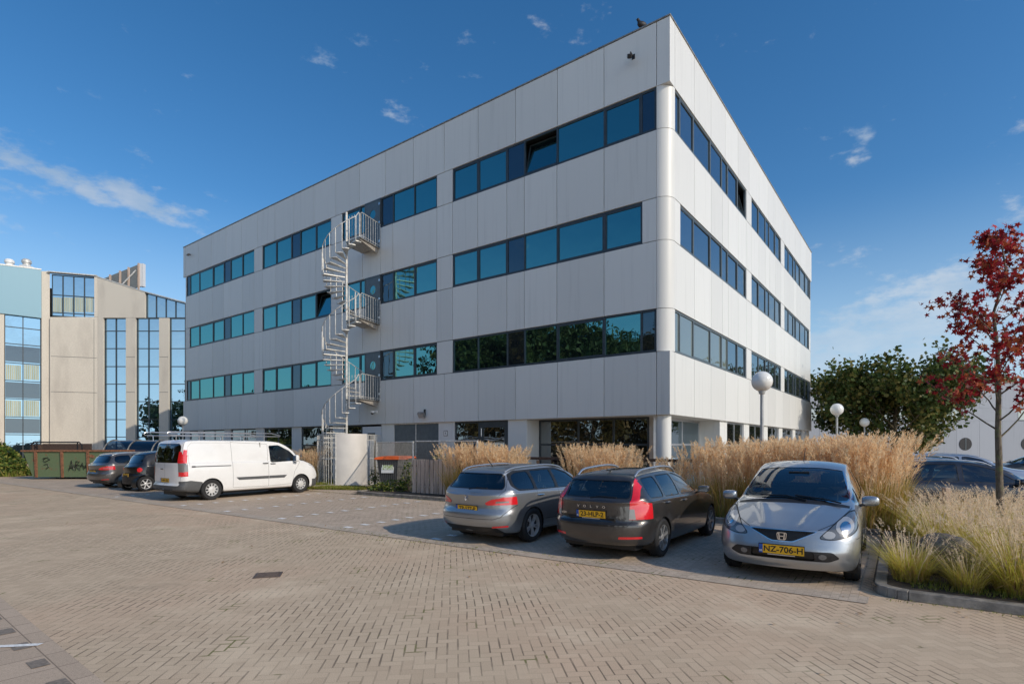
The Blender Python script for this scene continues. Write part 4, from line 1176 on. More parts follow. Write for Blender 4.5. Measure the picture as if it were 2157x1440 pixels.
    # ---- fittings
    def wheels(s, xs, r, track, tw=.2, style=5, rimmat='rim_silver', rim_r=None, dark=None, fill='dark_metal'):
        R = rim_r or r * .70
        tp = MB(); h = tw / 2
        tp.lathe([(R - .01, -h + .01), (R + .015, -h), (r - .035, -h), (r - .008, -h + .022), (r, -h + .05), (r, -.02), (r - .006, -.015), (r - .006, .015), (r, .02), (r, h - .05), (r - .008, h - .022), (r - .035, h), (R + .015, h), (R - .01, h - .01)], 40, (0, 0, 0), 'Y')
        rm = MB()
        rm.lathe([(R, -h + .012), (R - .018, -h + .012), (R - .03, -h + .05), (R - .03, h - .02), (R, h - .02)], 40, (0, 0, 0), 'Y')
        bk = MB(); bk.lathe([(.001, -h + .075), (R - .03, -h + .075), (R - .03, -h + .085), (.001, -h + .085)], 24, (0, 0, 0), 'Y')
        if style == 'cover':
            n = 10
            rm.lathe([(.001, -h + .004), (.055, -h + .004), (.075, -h + .014), (R * .55, -h + .012)], 30, (0, 0, 0), 'Y')
            for k in range(n):
                a = 2*math.pi*k/n
                for da in (-.10, .10):
                    p = lambda rr_, aa, y: (rr_ * math.cos(aa), y, rr_ * math.sin(aa))
                    q = [p(R*.5, a+da*.6-.07, -h+.012), p(R*.5, a+da*.6+.07, -h+.012), p(R-.012, a+da+.055, -h+.008), p(R-.012, a+da-.055, -h+.008)]
                    rm.hull([(x, y + .012, z) for x, y, z in q], q)
        else:
            n = style; rm.lathe([(.001, -h + .02), (.045, -h + .02), (.06, -h + .03), (.06, -h + .07), (.001, -h + .07)], 24, (0, 0, 0), 'Y')
            tws = s.sp.get('twin', 0)
            for k in range(n):
                a = 2*math.pi*k/n + .3
                for da in ((-tws, tws) if tws else (0,)):
                    p = lambda rr_, aa, y: (rr_ * math.cos(aa), y, rr_ * math.sin(aa))
                    w0, w1 = (.34, .105) if not tws else (.22, .06)
                    q = [p(.05, a+da-w0, -h+.03), p(.05, a+da+w0, -h+.03), p(R-.02, a+da*1.3+w1, -h+.015), p(R-.02, a+da*1.3-w1, -h+.015)]
                    rm.hull([(x, y + .03, z) for x, y, z in q], q)
        tm = rmm = bkm = None
        for x in xs:
            for sg in (1, -1):
                if tm is None:
                    t_ = tp.build('wheel', MAT['rubber'], s.root, smooth=True); r_ = rm.build('rim', MAT[rimmat], t_, smooth=True); b_ = bk.build('brake_disc', MAT[fill], t_)
                    tm, rmm, bkm = t_.data, r_.data, b_.data
                else:
                    t_ = bpy.data.objects.new('wheel', tm); COL.objects.link(t_); t_.parent = s.root
                    r_ = bpy.data.objects.new('rim', rmm); COL.objects.link(r_); r_.parent = t_
                    b_ = bpy.data.objects.new('brake_disc', bkm); COL.objects.link(b_); b_.parent = t_
                t_.location = (s.X(x), -sg * (track / 2), r)
                t_.rotation_euler = (0, 0.5 * x, 0 if sg > 0 else math.pi)
        # inner wings
        mb = MB(); ra = s.sp['arch_r'] + .012
        for x in xs:
            for sg in (1, -1):
                yo, yi = sg * (s.W / 2 * s.sp.get('arch_in', .955)), sg * (s.W / 2 - .38)
                n = 18; v = []; f = []
                for k in range(n + 1):
                    a = RAD(-25) + k * RAD(230) / n
                    for y in (yo, yi): v.append((s.X(x) + ra * math.cos(a), y, s.sp['wz'] + ra * math.sin(a)))
                for k in range(n): f.append((2*k, 2*k+1, 2*k+3, 2*k+2))
                v.append((s.X(x), yi, s.sp['wz'])); c = len(v) - 1
                for k in range(n): f.append((2*k+1, c, 2*k+3))
                MB().add(v, f).build('wheel_arch', MAT['plate_black'], s.root, recalc=False)
        # dark underbody
        MB().box(s.X(.35), s.X(s.L - .35), -s.W*.36, s.W*.36, .17, .34).build('underbody', MAT['black_plastic'], s.root)
    def plate(s, body, at, side, w=.52, h=.11, tilt=0.0, z=.6):
        sx = 1 if side == 'front' else -1
        e = MB().box(-.004, .010, -w/2 - .006, w/2 + .006, -h/2 - .006, h/2 + .010)
        pl = e.build('number_plate', MAT['plate_black'], s.root)
        pl.location = at; pl.rotation_euler = (0, tilt * (-sx), 0 if sx > 0 else math.pi)
        MB().box(.0102, .0125, -w/2 + .045, w/2, -h/2, h/2).build('plate_face', MAT['plate_yellow'], pl)
        MB().box(.0102, .0125, -w/2, -w/2 + .0445, -h/2, h/2).build('plate_band', MAT['plate_blue'], pl)
        M_ = Matrix.Translation((.0127, .022, -.002)) @ Matrix(((0, 0, 1, 0), (1, 0, 0, 0), (0, 1, 0, 0), (0, 0, 0, 1)))
        text_mesh('plate_text', body, .105, 'plate_black', pl, M_, .0008, bold=.0022, sx=1.02)
        M2 = Matrix.Translation((.0127, -w/2 + .022, -.028)) @ Matrix(((0, 0, 1, 0), (1, 0, 0, 0), (0, 1, 0, 0), (0, 0, 0, 1)))
        text_mesh('country_code', 'NL', .03, 'white_paint', pl, M2, .0008, bold=.001)
        MB().box(.0102, .012, -w/2 + .1, w/2 - .1, -h/2 - .0175, -h/2 - .0065).build('plate_strip', MAT['satin_alu'], pl)
    def mirror(s, x, z, mat=None, out=.14, size=(.09, .20, .125)):
        for sg in (1, -1):
            y0 = s.W / 2 * .93; mb = MB()
            cx = s.X(x)
            mb.ball((0, 0, 0), size[0] / 2 + .02, size[1] / 2, size[2] / 2, 20, 12, pw=.62)
            o = mb.build('mirror', MAT[mat or s.paint], s.root, smooth='all')
            o.location = (cx, sg * (y0 + out), z)
            MB().box(-size[0]/2 - .0225, -size[0]/2 - .0075, -size[1]/2 * .82, size[1]/2 * .82, -size[2]/2 * .78, size[2]/2 * .78).build('mirror_glass', MAT['chrome'], o, bevel=.004)
            MB().hull([(-.03, sg * -.02, -size[2]/2 + .02), (.03, sg * -.02, -size[2]/2 + .02), (.05, sg * -(out + .03), -size[2]/2 - .04), (-.05, sg * -(out + .03), -size[2]/2 - .04)], [(-.03, sg * -.02, -size[2]/2 + .05), (.03, sg * -.02, -size[2]/2 + .05), (.05, sg * -(out + .03), -size[2]/2 + .0), (-.05, sg * -(out + .03), -size[2]/2 + .0)]).build('mirror_arm', MAT['black_plastic'], o)
    def ysurf(s, x, z):
        """half width of the shell at height z"""
        P = s.section(x); best = s.w(x)
        for a, b in zip(P[2:-1], P[3:]):
            if min(a[1], b[1]) <= z <= max(a[1], b[1]) and abs(a[1] - b[1]) > 1e-6:
                return lerp(a[0], b[0], (z - a[1]) / (b[1] - a[1]))
        return best
    def handles(s, xs, z, mat=None, w=.19):
        for x, zz in (xs if isinstance(xs[0], tuple) else [(x, z) for x in xs]):
            for sg in (1, -1):
                y = s.ysurf(x, zz) + .004
                mb = MB(); X0 = s.X(x); mb.tube([(X0 + w/2, sg * (y - .01), zz), (X0 + w/2 - .02, sg * (y + .022), zz), (X0, sg * (y + .028), zz + .003), (X0 - w/2 + .02, sg * (y + .022), zz), (X0 - w/2, sg * (y - .01), zz)], [.012, .014, .015, .014, .012], 8)
                o = mb.build('door_handle', MAT[mat or s.paint], s.root, smooth=True)
    def roof_rails(s, x0, x1, mat='satin_alu', h=.045, r=.014, inset=.06):
        for sg in (1, -1):
            pts = []; n = 14
            for k in range(n + 1):
                t_ = k / n; x = lerp(x0, x1, t_); y = s.yr(x) - inset
                z = s.zt(x) - s.sp.get('camber', .045) * .72 + h * min(1, math.sin(math.pi * t_) * 3.2) ** .8 if 0 < t_ < 1 else s.zt(x) - .045
                pts.append((s.X(x), sg * y, z))
            MB().tube(pts, [r * .8] + [r] * (n - 1) + [r * .8], 10).build('roof_rail', MAT[mat], s.root, smooth=True)
    def wiper(s, pts, w=.012, name='wiper'):
        MB().tube(pts, w, 6).build(name, MAT['plate_black'], s.root, smooth=True)
    def seats(s, rows, z=.36, yoff=.36, rhd=False):
        for (x, n) in rows:
            ys = (-yoff, yoff) if n == 2 else (0,)
            for y in ys:
                wv = .25 if n == 2 else .58
                mb = MB(); X0 = s.X(x); mb.box(X0 - .28, X0 + .26, y - wv, y + wv, z, z + .17); mb.hull([(X0 - .30, y - wv, z + .1), (X0 - .16, y - wv, z + .1), (X0 - .16, y + wv, z + .1), (X0 - .30, y + wv, z + .1)], [(X0 - .44, y - wv * .85, z + .68), (X0 - .35, y - wv * .85, z + .68), (X0 - .35, y + wv * .85, z + .68), (X0 - .44, y + wv * .85, z + .68)])
                o = mb.build('seat', MAT['seat_cloth'], s.root, smooth=True, bevel=.035, bseg=2)
                hb = MB()
                for hy in ((y,) if n == 2 else (y - .38, y + .38)): hb.box(X0 - .47, X0 - .39, hy - .12, hy + .12, z + .71, z + .90)
                hb.build('headrest', MAT['seat_cloth'], o, smooth=True, bevel=.03, bseg=2)
    def dash(s, x, z, wheel_y=.36, wx=None):
        X0 = s.X(x); w = s.W * .42
        MB().hull([(X0 - .12, -w, z - .28), (X0 + .42, -w, z - .28), (X0 + .42, w, z - .28), (X0 - .12, w, z - .28)], [(X0 - .02, -w, z + .02), (X0 + .42, -w * .95, z - .08), (X0 + .42, w * .95, z - .08), (X0 - .02, w, z + .02)]).build('dashboard', MAT['black_plastic'], s.root, bevel=.03)
        c = Vector((X0 - .28, wheel_y, z + .02)); R1 = Euler((0, RAD(-25), 0)).to_matrix()
        pts = [c + R1 @ Vector((0, .185 * math.cos(a), .185 * math.sin(a))) for a in np.linspace(0, 2*math.pi, 28)[:-1]]
        mb = MB().tube(pts, .016, 8, closed=True); mb.tube([c + R1 @ Vector((0, -.18, 0)), c, c + R1 @ Vector((0, .18, 0))], .018, 6); mb.tube([c, c + R1 @ Vector((.25, 0, -.1))], .04, 8)
        mb.build('steering_wheel', MAT['plate_black'], s.root, smooth=True)
def grow(poly, d):
    """offset a convex polygon outwards"""
    pts = [Vector(p) for p in poly]; n = len(pts)
    if sum(pts[i-1].x*pts[i].y - pts[i].x*pts[i-1].y for i in range(n)) < 0: pts = pts[::-1]
    out = []
    for i in range(n):
        a, b, c = pts[i-1], pts[i], pts[(i+1) % n]
        n1 = Vector(((b-a).y, -(b-a).x)).normalized(); n2 = Vector(((c-b).y, -(c-b).x)).normalized()
        m = (n1 + n2); m = m / max(.35, m.length_squared / 2) if m.length > 1e-6 else n1
        out.append(tuple(b + m * d))
    return out
def rnd(poly, r, k=4):
    """round the corners of a convex polygon"""
    pts = [Vector(p) for p in poly]; n = len(pts); out = []
    for i in range(n):
        a, b, c = pts[i-1], pts[i], pts[(i+1) % n]; u, v = (a-b), (c-b)
        q = min(r, u.length * .45, v.length * .45); p0, p1 = b + u.normalized()*q, b + v.normalized()*q
        for t in [j/k for j in range(k+1)]: out.append(tuple((1-t)**2*p0 + 2*t*(1-t)*b + t*t*p1))
    return out
def rot_pts(c, r, n=16, sx=1.0): return [(c[0] + sx * r * math.cos(2*math.pi*k/n), c[1] + r * math.sin(2*math.pi*k/n)) for k in range(n)]
def wheelbase(sp, fo, wb): return [fo, fo + wb]

# ---------------------------------------------------------------- silver hatchback, nose towards the camera
def hatchback(loc, head, label, paint_='paint_light_silver', simple_=False):
    sp = dict(L=3.9, W=1.695, H=1.525, nf=(.62, 3.3), nr=(.5, 3.2), bowf=.07, bowr=.05, camber=.05, arch_r=.335, wz=.30, cab=(1.0, 3.6), ridge=True,
      top=[(0, .70), (.10, .745), (.45, .85), (.88, .945), (.97, .975), (1.08, 1.035), (1.5, 1.255), (1.95, 1.435), (2.15, 1.485), (2.5, 1.52), (3.1, 1.49), (3.5, 1.40), (3.8, 1.02), (3.9, .92)],
      sh=[(0, .685), (.3, .79), (.9, .905), (1.5, .935), (3.0, .985), (3.6, 1.0), (3.9, .90)],
      bot=[(0, .20), (.5, .17), (1.2, .19), (3.2, .2), (3.9, .3)],
      yr=[(0, .45), (.9, .70), (1.0, .70), (1.5, .655), (2.0, .61), (2.6, .60), (3.5, .57), (3.9, .56)],
      front=[(0, .14), (.2, .10), (.30, .02), (.42, 0), (.55, .03), (.70, .075), (.9, .14), (1.6, .14)], rear=[(0, .1), (.3, .03), (.5, 0), (.8, .06), (1.6, .06)])
    sp['lo'] = simple_; c = Car('parked_car', sp, label, loc, head, None, 'car', paint_)
    # front
    c.carve('trim_seal', rnd([(-.405, .695), (.405, .695), (.13, .545), (-.13, .545)], .03), 'front', mat='chrome', both=False)
    c.carve('grille', rnd([(-.385, .687), (.385, .687), (.12, .556), (-.12, .556)], .03), 'front', mat='plate_black', both=False, lift=-.012)
    c.carve('intake_edge', rnd([(-.56, .45), (.56, .45), (.64, .375), (.52, .325), (-.52, .325), (-.64, .375)], .03), 'front', mat='black_plastic', both=False, lift=-.004)
    c.carve('intake', rnd([(-.36, .44), (.36, .44), (.37, .335), (-.37, .335)], .02), 'front', mat='plate_black', both=False, lift=-.03)
    c.carve('fog_light', rot_pts((.455, .388), .034, 16, 1.3), 'front', mat='smoke_lens', lift=.002)
    c.carve('fog_light_ring', [], 'front') if False else None
    hl = rnd([(.415, .61), (.56, .60), (.72, .635), (.80, .70), (.815, .82), (.775, .905), (.715, .90), (.56, .765)], .04)
    c.carve('headlight_rim', grow(hl, .010), 'front', mat='plate_black')
    c.carve('headlight', hl, 'front', mat='smoke_lens', lift=-.003)
    c.carve('headlight_bowl', rot_pts((.68, .755), .095, 20, 1.0), 'front', mat='clear_lens', lift=.0, only=['headlight'])
    c.carve('headlight_lamp', rot_pts((.685, .75), .055, 16, 1.0), 'front', mat='chrome', lift=.004, only=['headlight_bowl'])
    c.carve('headlight_bowl', rot_pts((.52, .655), .045, 16, 1.5), 'front', mat='clear_lens', only=['headlight'])
    # bonnet outline and creases
    c.line([(-.40, .70), (-.10, .662), (.10, .662), (.40, .70)], 'front', .008, both=False) if False else None
    c.line([(.40, .705), (.56, .775), (.73, .93)], 'front', .007)
    # windscreen
    ws = rnd([(-.685, 1.00), (.685, 1.00), (.66, 1.12), (.545, 1.425), (-.545, 1.425), (-.66, 1.12)], .05)
    fz = lambda X, y, z, nn: .85 < X < 2.25 and z > .9
    c.window('windscreen', ws, 'front', 'car_glass', .016, fz)
    c.carve('cowl', [(.93, -.70), (1.035, -.70), (1.035, .70), (.93, .70)], 'top', filt=lambda X, y, z, nn: z > .8, mat='black_plastic', lift=-.004)
    gl = lambda X, y, z, nn: z > .88
    c.window('side_window', rnd([(1.72, .985), (2.42, 1.005), (2.40, 1.40), (2.15, 1.37), (1.82, 1.23)], .03), 'side', 'car_glass', .016, gl)
    c.window('quarter_window', rnd([(1.22, .965), (1.62, .98), (1.66, 1.16)], .02), 'side', 'car_glass', .012, gl)
    c.window('side_window', rnd([(2.52, 1.01), (3.20, 1.04), (3.16, 1.37), (2.50, 1.40)], .04), 'side', 'car_glass', .016, gl)
    c.window('rear_window', rnd([(-.55, 1.05), (.55, 1.05), (.50, 1.34), (-.50, 1.34)], .05), 'rear', 'car_glass', .016, lambda X, y, z, nn: z > 1.0)
    c.carve('tail_light', [(.62, .80), (.85, .80), (.85, 1.15), (.66, 1.15)], 'rear', mat='red_lens')
    c.line([(1.60, .26), (1.58, .70), (1.66, .98)]); c.line([(2.46, .25), (2.47, 1.0)]); c.line([(3.25, .7), (3.20, 1.03)]); c.line([(1.6, .26), (2.9, .26)])
    c.line([(.55, .62), (.36, .60)], 'side', .006)
    for x in (.80, 3.30): c.arch(x, .30, .335)
    c.finish()
    c.wheels((.80, 3.30), .295, 1.475, tw=.185, style='cover', rimmat='hub_cover')
    # mesh bars of the grille, badge
    g = MB()
    for k in range(5):
        z = .575 + k * .024; w = .10 + (z - .55) * 1.9
        g.box(c.X(.07) - .01, c.X(.07) + .002, -w, w, z, z + .006)
    for k in range(-14, 15):
        y = k * .026; zt = .68; zb_ = .56 + max(0, abs(y) - .11) * .52
        if zt - zb_ > .02: g.box(c.X(.07) - .012, c.X(.07) + .004, y - .002, y + .002, zb_, zt)
    o = g.build('grille_mesh', MAT['dark_metal'], c.root); o.location.x = -.012
    b = MB(); q = rnd([(-.062, .05), (.062, .05), (.05, -.048), (-.05, -.048)], .028)
    qi = [(y * .84, z * .82) for y, z in q]; n = len(q)
    V = [(0.0, y, z) for y, z in q] + [(0.0, y, z) for y, z in qi] + [(.014, y, z) for y, z in q] + [(.014, y, z) for y, z in qi]
    F_ = []
    for k in range(n):
        j = (k + 1) % n; F_ += [(2*n+k, 2*n+j, 3*n+j, 3*n+k), (k, j, 2*n+j, 2*n+k), (n+k, n+j, 3*n+j, 3*n+k)]
    b.add(V, F_)
    for sg in (1, -1): b.hull([(0, sg*.018, -.042), (0, sg*.034, -.042), (0, sg*.042, .044), (0, sg*.026, .044)], [(.013, sg*.018, -.042), (.013, sg*.034, -.042), (.013, sg*.042, .044), (.013, sg*.026, .044)])
    b.box(0, .0128, -.02, .02, -.006, .008)
    o = b.build('badge', MAT['chrome'], c.root); o.location = (c.X(.035), 0, .612)
    # intake slats
    g = MB()
    for z in (.36, .395, .43): g.box(c.X(.055) - .02, c.X(.055), -.36, .36, z, z + .008)
    g.build('intake_slats', MAT['black_plastic'], c.root)
    c.plate('NZ-706-H', (c.X(-.012), 0, .447), 'front')
    c.mirror(1.38, 1.0, out=.14, size=(.10, .21, .135))
    c.handles([1.0, 1.0], .8) if False else None
    c.handles([(2.28, .86), (3.05, .90)], .86, 'chrome')
    zz = lambda x: c.zt(x) + .012
    c.wiper([(c.X(1.00), .18, zz(1.0)), (c.X(1.08), -.08, zz(1.08)), (c.X(1.10), -.42, zz(1.10) - .012)])
    c.wiper([(c.X(.99), .60, .985), (c.X(1.06), .38, zz(1.06) - .012), (c.X(1.10), .02, zz(1.10))])
    c.seats([(2.15, 2), (3.0, 1)], .42, .34); c.dash(1.35, .97, .33)
    MB().hull([(c.X(1.72), -.14, 1.30), (c.X(1.72), .14, 1.30), (c.X(1.74), .14, 1.30), (c.X(1.74), -.14, 1.30)], [(c.X(1.73), -.14, 1.37), (c.X(1.73), .14, 1.37), (c.X(1.75), .14, 1.37), (c.X(1.75), -.14, 1.37)]).build('rear_view_mirror', MAT['plate_black'], c.root)
    MB().cyl((c.X(2.35), 0, 1.51), (c.X(2.55), 0, 1.72), .006, 6).build('antenna', MAT['plate_black'], c.root)
    # crease highlights on the bonnet
    return c

# ---------------------------------------------------------------- estate cars
def estate(kind, loc, head, label, paint_, plate, simple_=False, group=None):
    if kind == 'a':      # sloping tailgate, wide tail lamps
        sp = dict(L=4.585, W=1.80, H=1.47, nf=(.85, 2.5), nr=(.55, 3.0), bowf=.10, bowr=.07, camber=.045, arch_r=.365, wz=.32, cab=(1.3, 4.3),
          top=[(0, .70), (.12, .76), (.6, .90), (1.18, .99), (1.32, 1.04), (1.9, 1.325), (2.3, 1.43), (2.8, 1.465), (3.5, 1.445), (4.02, 1.395), (4.12, 1.36), (4.18, 1.31), (4.41, 1.02), (4.47, .985), (4.585, .93)],
          sh=[(0, .68), (.6, .83), (1.3, .92), (2.5, .955), (3.6, .985), (4.2, .985), (4.45, .95), (4.585, .91)],
          bot=[(0, .22), (.5, .19), (1.3, .20), (3.3, .21), (4.2, .22), (4.585, .25)],
          yr=[(0, .5), (1.2, .68), (1.6, .66), (2.3, .60), (3, .595), (3.9, .57), (4.15, .555), (4.5, .62), (4.585, .62)],
          front=[(0, .12), (.25, .05), (.45, 0), (.7, .03), (.9, .10), (1.6, .1)], rear=[(0, .16), (.25, .14), (.34, .05), (.46, .0), (.60, .005), (.66, .06), (.78, .07), (.88, .055), (.98, .03), (1.6, 0)])
        fo, wb, wr, tr = .86, 2.73, .325, 1.57
    else:                # upright tail, tall lamps on the rear pillars
        sp = dict(L=4.52, W=1.775, H=1.455, nf=(.85, 2.5), nr=(.60, 3.2), bowf=.10, bowr=.08, camber=.045, arch_r=.355, wz=.315, cab=(1.35, 4.3),
          top=[(0, .70), (.12, .76), (.6, .89), (1.22, .985), (1.36, 1.035), (1.95, 1.315), (2.35, 1.41), (2.8, 1.445), (3.5, 1.42), (4.02, 1.365), (4.10, 1.33), (4.16, 1.27), (4.34, 1.0), (4.40, .97), (4.52, .945)],
          sh=[(0, .68), (.6, .82), (1.3, .915), (2.5, .95), (3.6, .97), (4.2, .975), (4.4, .955), (4.52, .93)],
          bot=[(0, .22), (.5, .19), (1.3, .20), (3.3, .21), (4.1, .25), (4.52, .27)],
          yr=[(0, .5), (1.2, .66), (1.6, .65), (2.35, .595), (3, .59), (3.9, .575), (4.12, .575), (4.4, .64), (4.52, .62)],
          front=[(0, .12), (.25, .05), (.45, 0), (.7, .03), (.9, .10), (1.6, .1)], rear=[(0, .15), (.25, .09), (.36, .02), (.50, 0), (.60, .005), (.65, .055), (.9, .065), (1.0, .02), (1.6, 0)])
        fo, wb, wr, tr = .89, 2.64, .32, 1.54
    sp['lo'] = simple_; L = sp['L']; c = Car('parked_car', sp, label, loc, head, group, 'car', paint_)
    gl = lambda X, y, z, nn: z > .88
    gs = 'privacy_glass' if kind == 'a' else 'car_glass'
    c.window('windscreen', rnd([(-.68, 1.06), (.68, 1.06), (.54, 1.385), (-.54, 1.385)], .05), 'front', 'car_glass', .016, lambda X, y, z, nn: 1.1 < X < 2.5 and z > .95)
    if kind == 'a':
        if not simple_:
            c.carve('window_trim', rnd(grow([(1.62, .985), (3.98, 1.02), (4.10, 1.10), (4.02, 1.29), (3.85, 1.345), (3.0, 1.37), (2.45, 1.375), (2.02, 1.27)], .022), .05), 'side', gl, 'plate_black')
        c.window('side_window', rnd([(1.66, .99), (2.62, .998), (2.60, 1.355), (2.42, 1.355), (2.04, 1.26)], .04), 'side', 'car_glass', .012, gl)
        c.window('side_window', rnd([(2.72, 1.0), (3.38, 1.01), (3.36, 1.35), (2.70, 1.358)], .035), 'side', gs, .012, gl)
        c.window('rear_side_window', rnd([(3.47, 1.012), (3.95, 1.03), (4.05, 1.10), (3.98, 1.27), (3.83, 1.325), (3.45, 1.347)], .06), 'side', gs, .012, gl)
        c.window('rear_window', rnd([(-.66, 1.045), (.66, 1.045), (.65, 1.10), (.535, 1.305), (-.535, 1.305), (-.65, 1.10)], .06), 'rear', 'privacy_glass', .016, lambda X, y, z, nn: z > .98 and X > 3.9)
        c.carve('tail_light', rnd([(.41, .79), (.53, .855), (.80, .905), (.95, .91), (.95, .765), (.44, .75)], .03), 'rear', filt=lambda X, y, z, nn: y > .35, mat='red_lens', lift=.006)
        c.carve('tail_light', [(4.62, .915), (4.27, .90), (4.33, .845), (4.62, .845)], 'side', filt=lambda X, y, z, nn: X > 4.2 and y > .70, mat='red_lens', lift=.006)
        c.carve('tail_light', [(4.62, .846), (4.34, .835), (4.10, .775), (4.62, .765)], 'side', filt=lambda X, y, z, nn: X > 4.0 and y > .70, mat='red_lens', lift=.006)
        c.carve('tail_lamp_clear', rnd([(.60, .79), (.80, .80), (.79, .83), (.62, .825)], .01), 'rear', mat='grey_lens', only=['tail_light'], lift=.007)
        c.carve('sunroof', rnd([(2.30, -.46), (3.75, -.46), (3.75, .46), (2.30, .46)], .05), 'top', filt=lambda X, y, z, nn: z > 1.3, mat='paint_black')
        c.carve('valance', [(-.80, .10), (.80, .10), (.62, .355), (-.62, .355)], 'rear', mat='black_plastic', both=False, filt=lambda X, y, z, nn: X > L - .45)
        c.carve('reflector', rnd([(.55, .335), (.80, .36), (.80, .385), (.57, .372)], .008), 'rear', mat='red_lens', lift=.003)
        c.line([(-.88, .765), (-.72, .54), (-.60, .50), (.60, .50), (.72, .54), (.88, .765)], 'rear', .008, both=False, filt=lambda X, y, z, nn: X > L - .6)
        c.line([(.66, .92), (.72, 1.02), (.56, 1.36)], 'rear', .006)
        plz = .67
    else:
        c.window('side_window', rnd([(1.68, .985), (2.58, .99), (2.56, 1.335), (2.42, 1.335), (2.06, 1.245)], .04), 'side', 'car_glass', .014, gl)
        c.window('side_window', rnd([(2.68, .99), (3.32, 1.0), (3.29, 1.328), (2.66, 1.338)], .035), 'side', gs, .014, gl)
        c.window('rear_side_window', rnd([(3.41, 1.0), (3.94, 1.01), (3.96, 1.10), (3.86, 1.30), (3.39, 1.325)], .05), 'side', gs, .014, gl)
        c.window('rear_window', rnd([(-.57, 1.01), (.57, 1.01), (.525, 1.265), (-.525, 1.265)], .045), 'rear', 'car_glass', .014, lambda X, y, z, nn: z > .96 and X > 3.9)
        f1 = lambda X, y, z, nn: X > 3.98 and y > .5
        c.carve('tail_light', [(.555, 1.335), (.625, 1.335), (.73, .985), (.615, .985)], 'rear', filt=f1, mat='red_lens', lift=.006)
        c.carve('tail_light', [(.615, .986), (.73, .986), (.96, .87), (.96, .685), (.61, .685)], 'rear', filt=f1, mat='red_lens', lift=.006)
        c.carve('tail_light', [(4.12, 1.335), (4.16, 1.335), (4.45, .96), (4.34, .98)], 'side', filt=lambda X, y, z, nn: X > 4.0, mat='red_lens', lift=.006)
        c.carve('tail_light', [(4.6, .985), (4.33, .975), (4.28, .86), (4.25, .685), (4.6, .685)], 'side', filt=lambda X, y, z, nn: X > 4.1 and y > .745, mat='red_lens', lift=.006)
        c.carve('tail_lamp_clear', [(.612, .845), (.675, .845), (.70, .69), (.61, .69)], 'rear', filt=f1, mat='grey_lens', only=['tail_light'], lift=.007)
        c.carve('reflector', rnd([(.47, .375), (.78, .385), (.78, .42), (.48, .415)], .008), 'rear', mat='red_lens', lift=.003)
        c.carve('bumper_skirt', [(-.95, .30), (.95, .30), (.95, .345), (-.95, .345)], 'rear', mat='grey_frame', both=False, filt=lambda X, y, z, nn: X > L - .5) if False else None
        c.carve('bumper_step', [(-.60, .592), (.60, .592), (.60, .628), (-.60, .628)], 'rear', mat='black_plastic', both=False, lift=.004, filt=lambda X, y, z, nn: X > L - .4)
        c.line([(-.66, .99), (-.655, .66), (-.60, .575), (.60, .575), (.655, .66), (.66, .99)], 'rear', .008, both=False, filt=lambda X, y, z, nn: X > L - .6)
        c.line([(4.25, .66), (3.97, .62)], 'side', .006)
        plz = .745
    c.carve('headlight', rnd([(.45, .66), (.80, .68), (.86, .84), (.70, .86), (.5, .74)], .03), 'front', mat='clear_lens', filt=lambda X, y, z, nn: X < .8)
    c.carve('grille', rnd([(-.3, .68), (.3, .68), (.22, .50), (-.22, .50)], .03), 'front', mat='plate_black', both=False)
    if not simple_:
        c.line([(1.62, .26), (1.58, .6), (1.62, .97)]); c.line([(2.665, .25), (2.665, .98)]); c.line([(3.43, .99), (3.44, .75), (3.25, .38)]); c.line([(1.62, .26), (3.2, .26)])
        c.line([(1.60, .385), (3.18, .42)], 'side', .010)
    for x in (fo, fo + wb): c.arch(x, sp['wz'], sp['arch_r'])
    c.finish()
    if kind == 'a': sp['twin'] = .13
    c.wheels((fo, fo + wb), wr, tr, tw=.205, style=5 if kind == 'a' else 7, rimmat='rim_silver' if kind == 'a' else 'rim_dark')
    if kind == 'a': c.roof_rails(2.05, 4.05, 'satin_alu', .022, .016, .03)
    else: c.roof_rails(2.15, 3.95, 'satin_alu', .062, .02, .05)
    c.mirror(1.72, 1.02, mat=None if kind == 'a' else 'paint_charcoal' if paint_ == 'paint_charcoal' else None, out=.15, size=(.10, .21, .13))
    if not simple_: c.handles([(2.52, .875), (3.33, .895)], .88, 'chrome' if kind == 'a' else None)
    c.plate(plate, (c.X(L - (.065 if kind == 'a' else .055)), 0, plz), 'rear', tilt=.10)
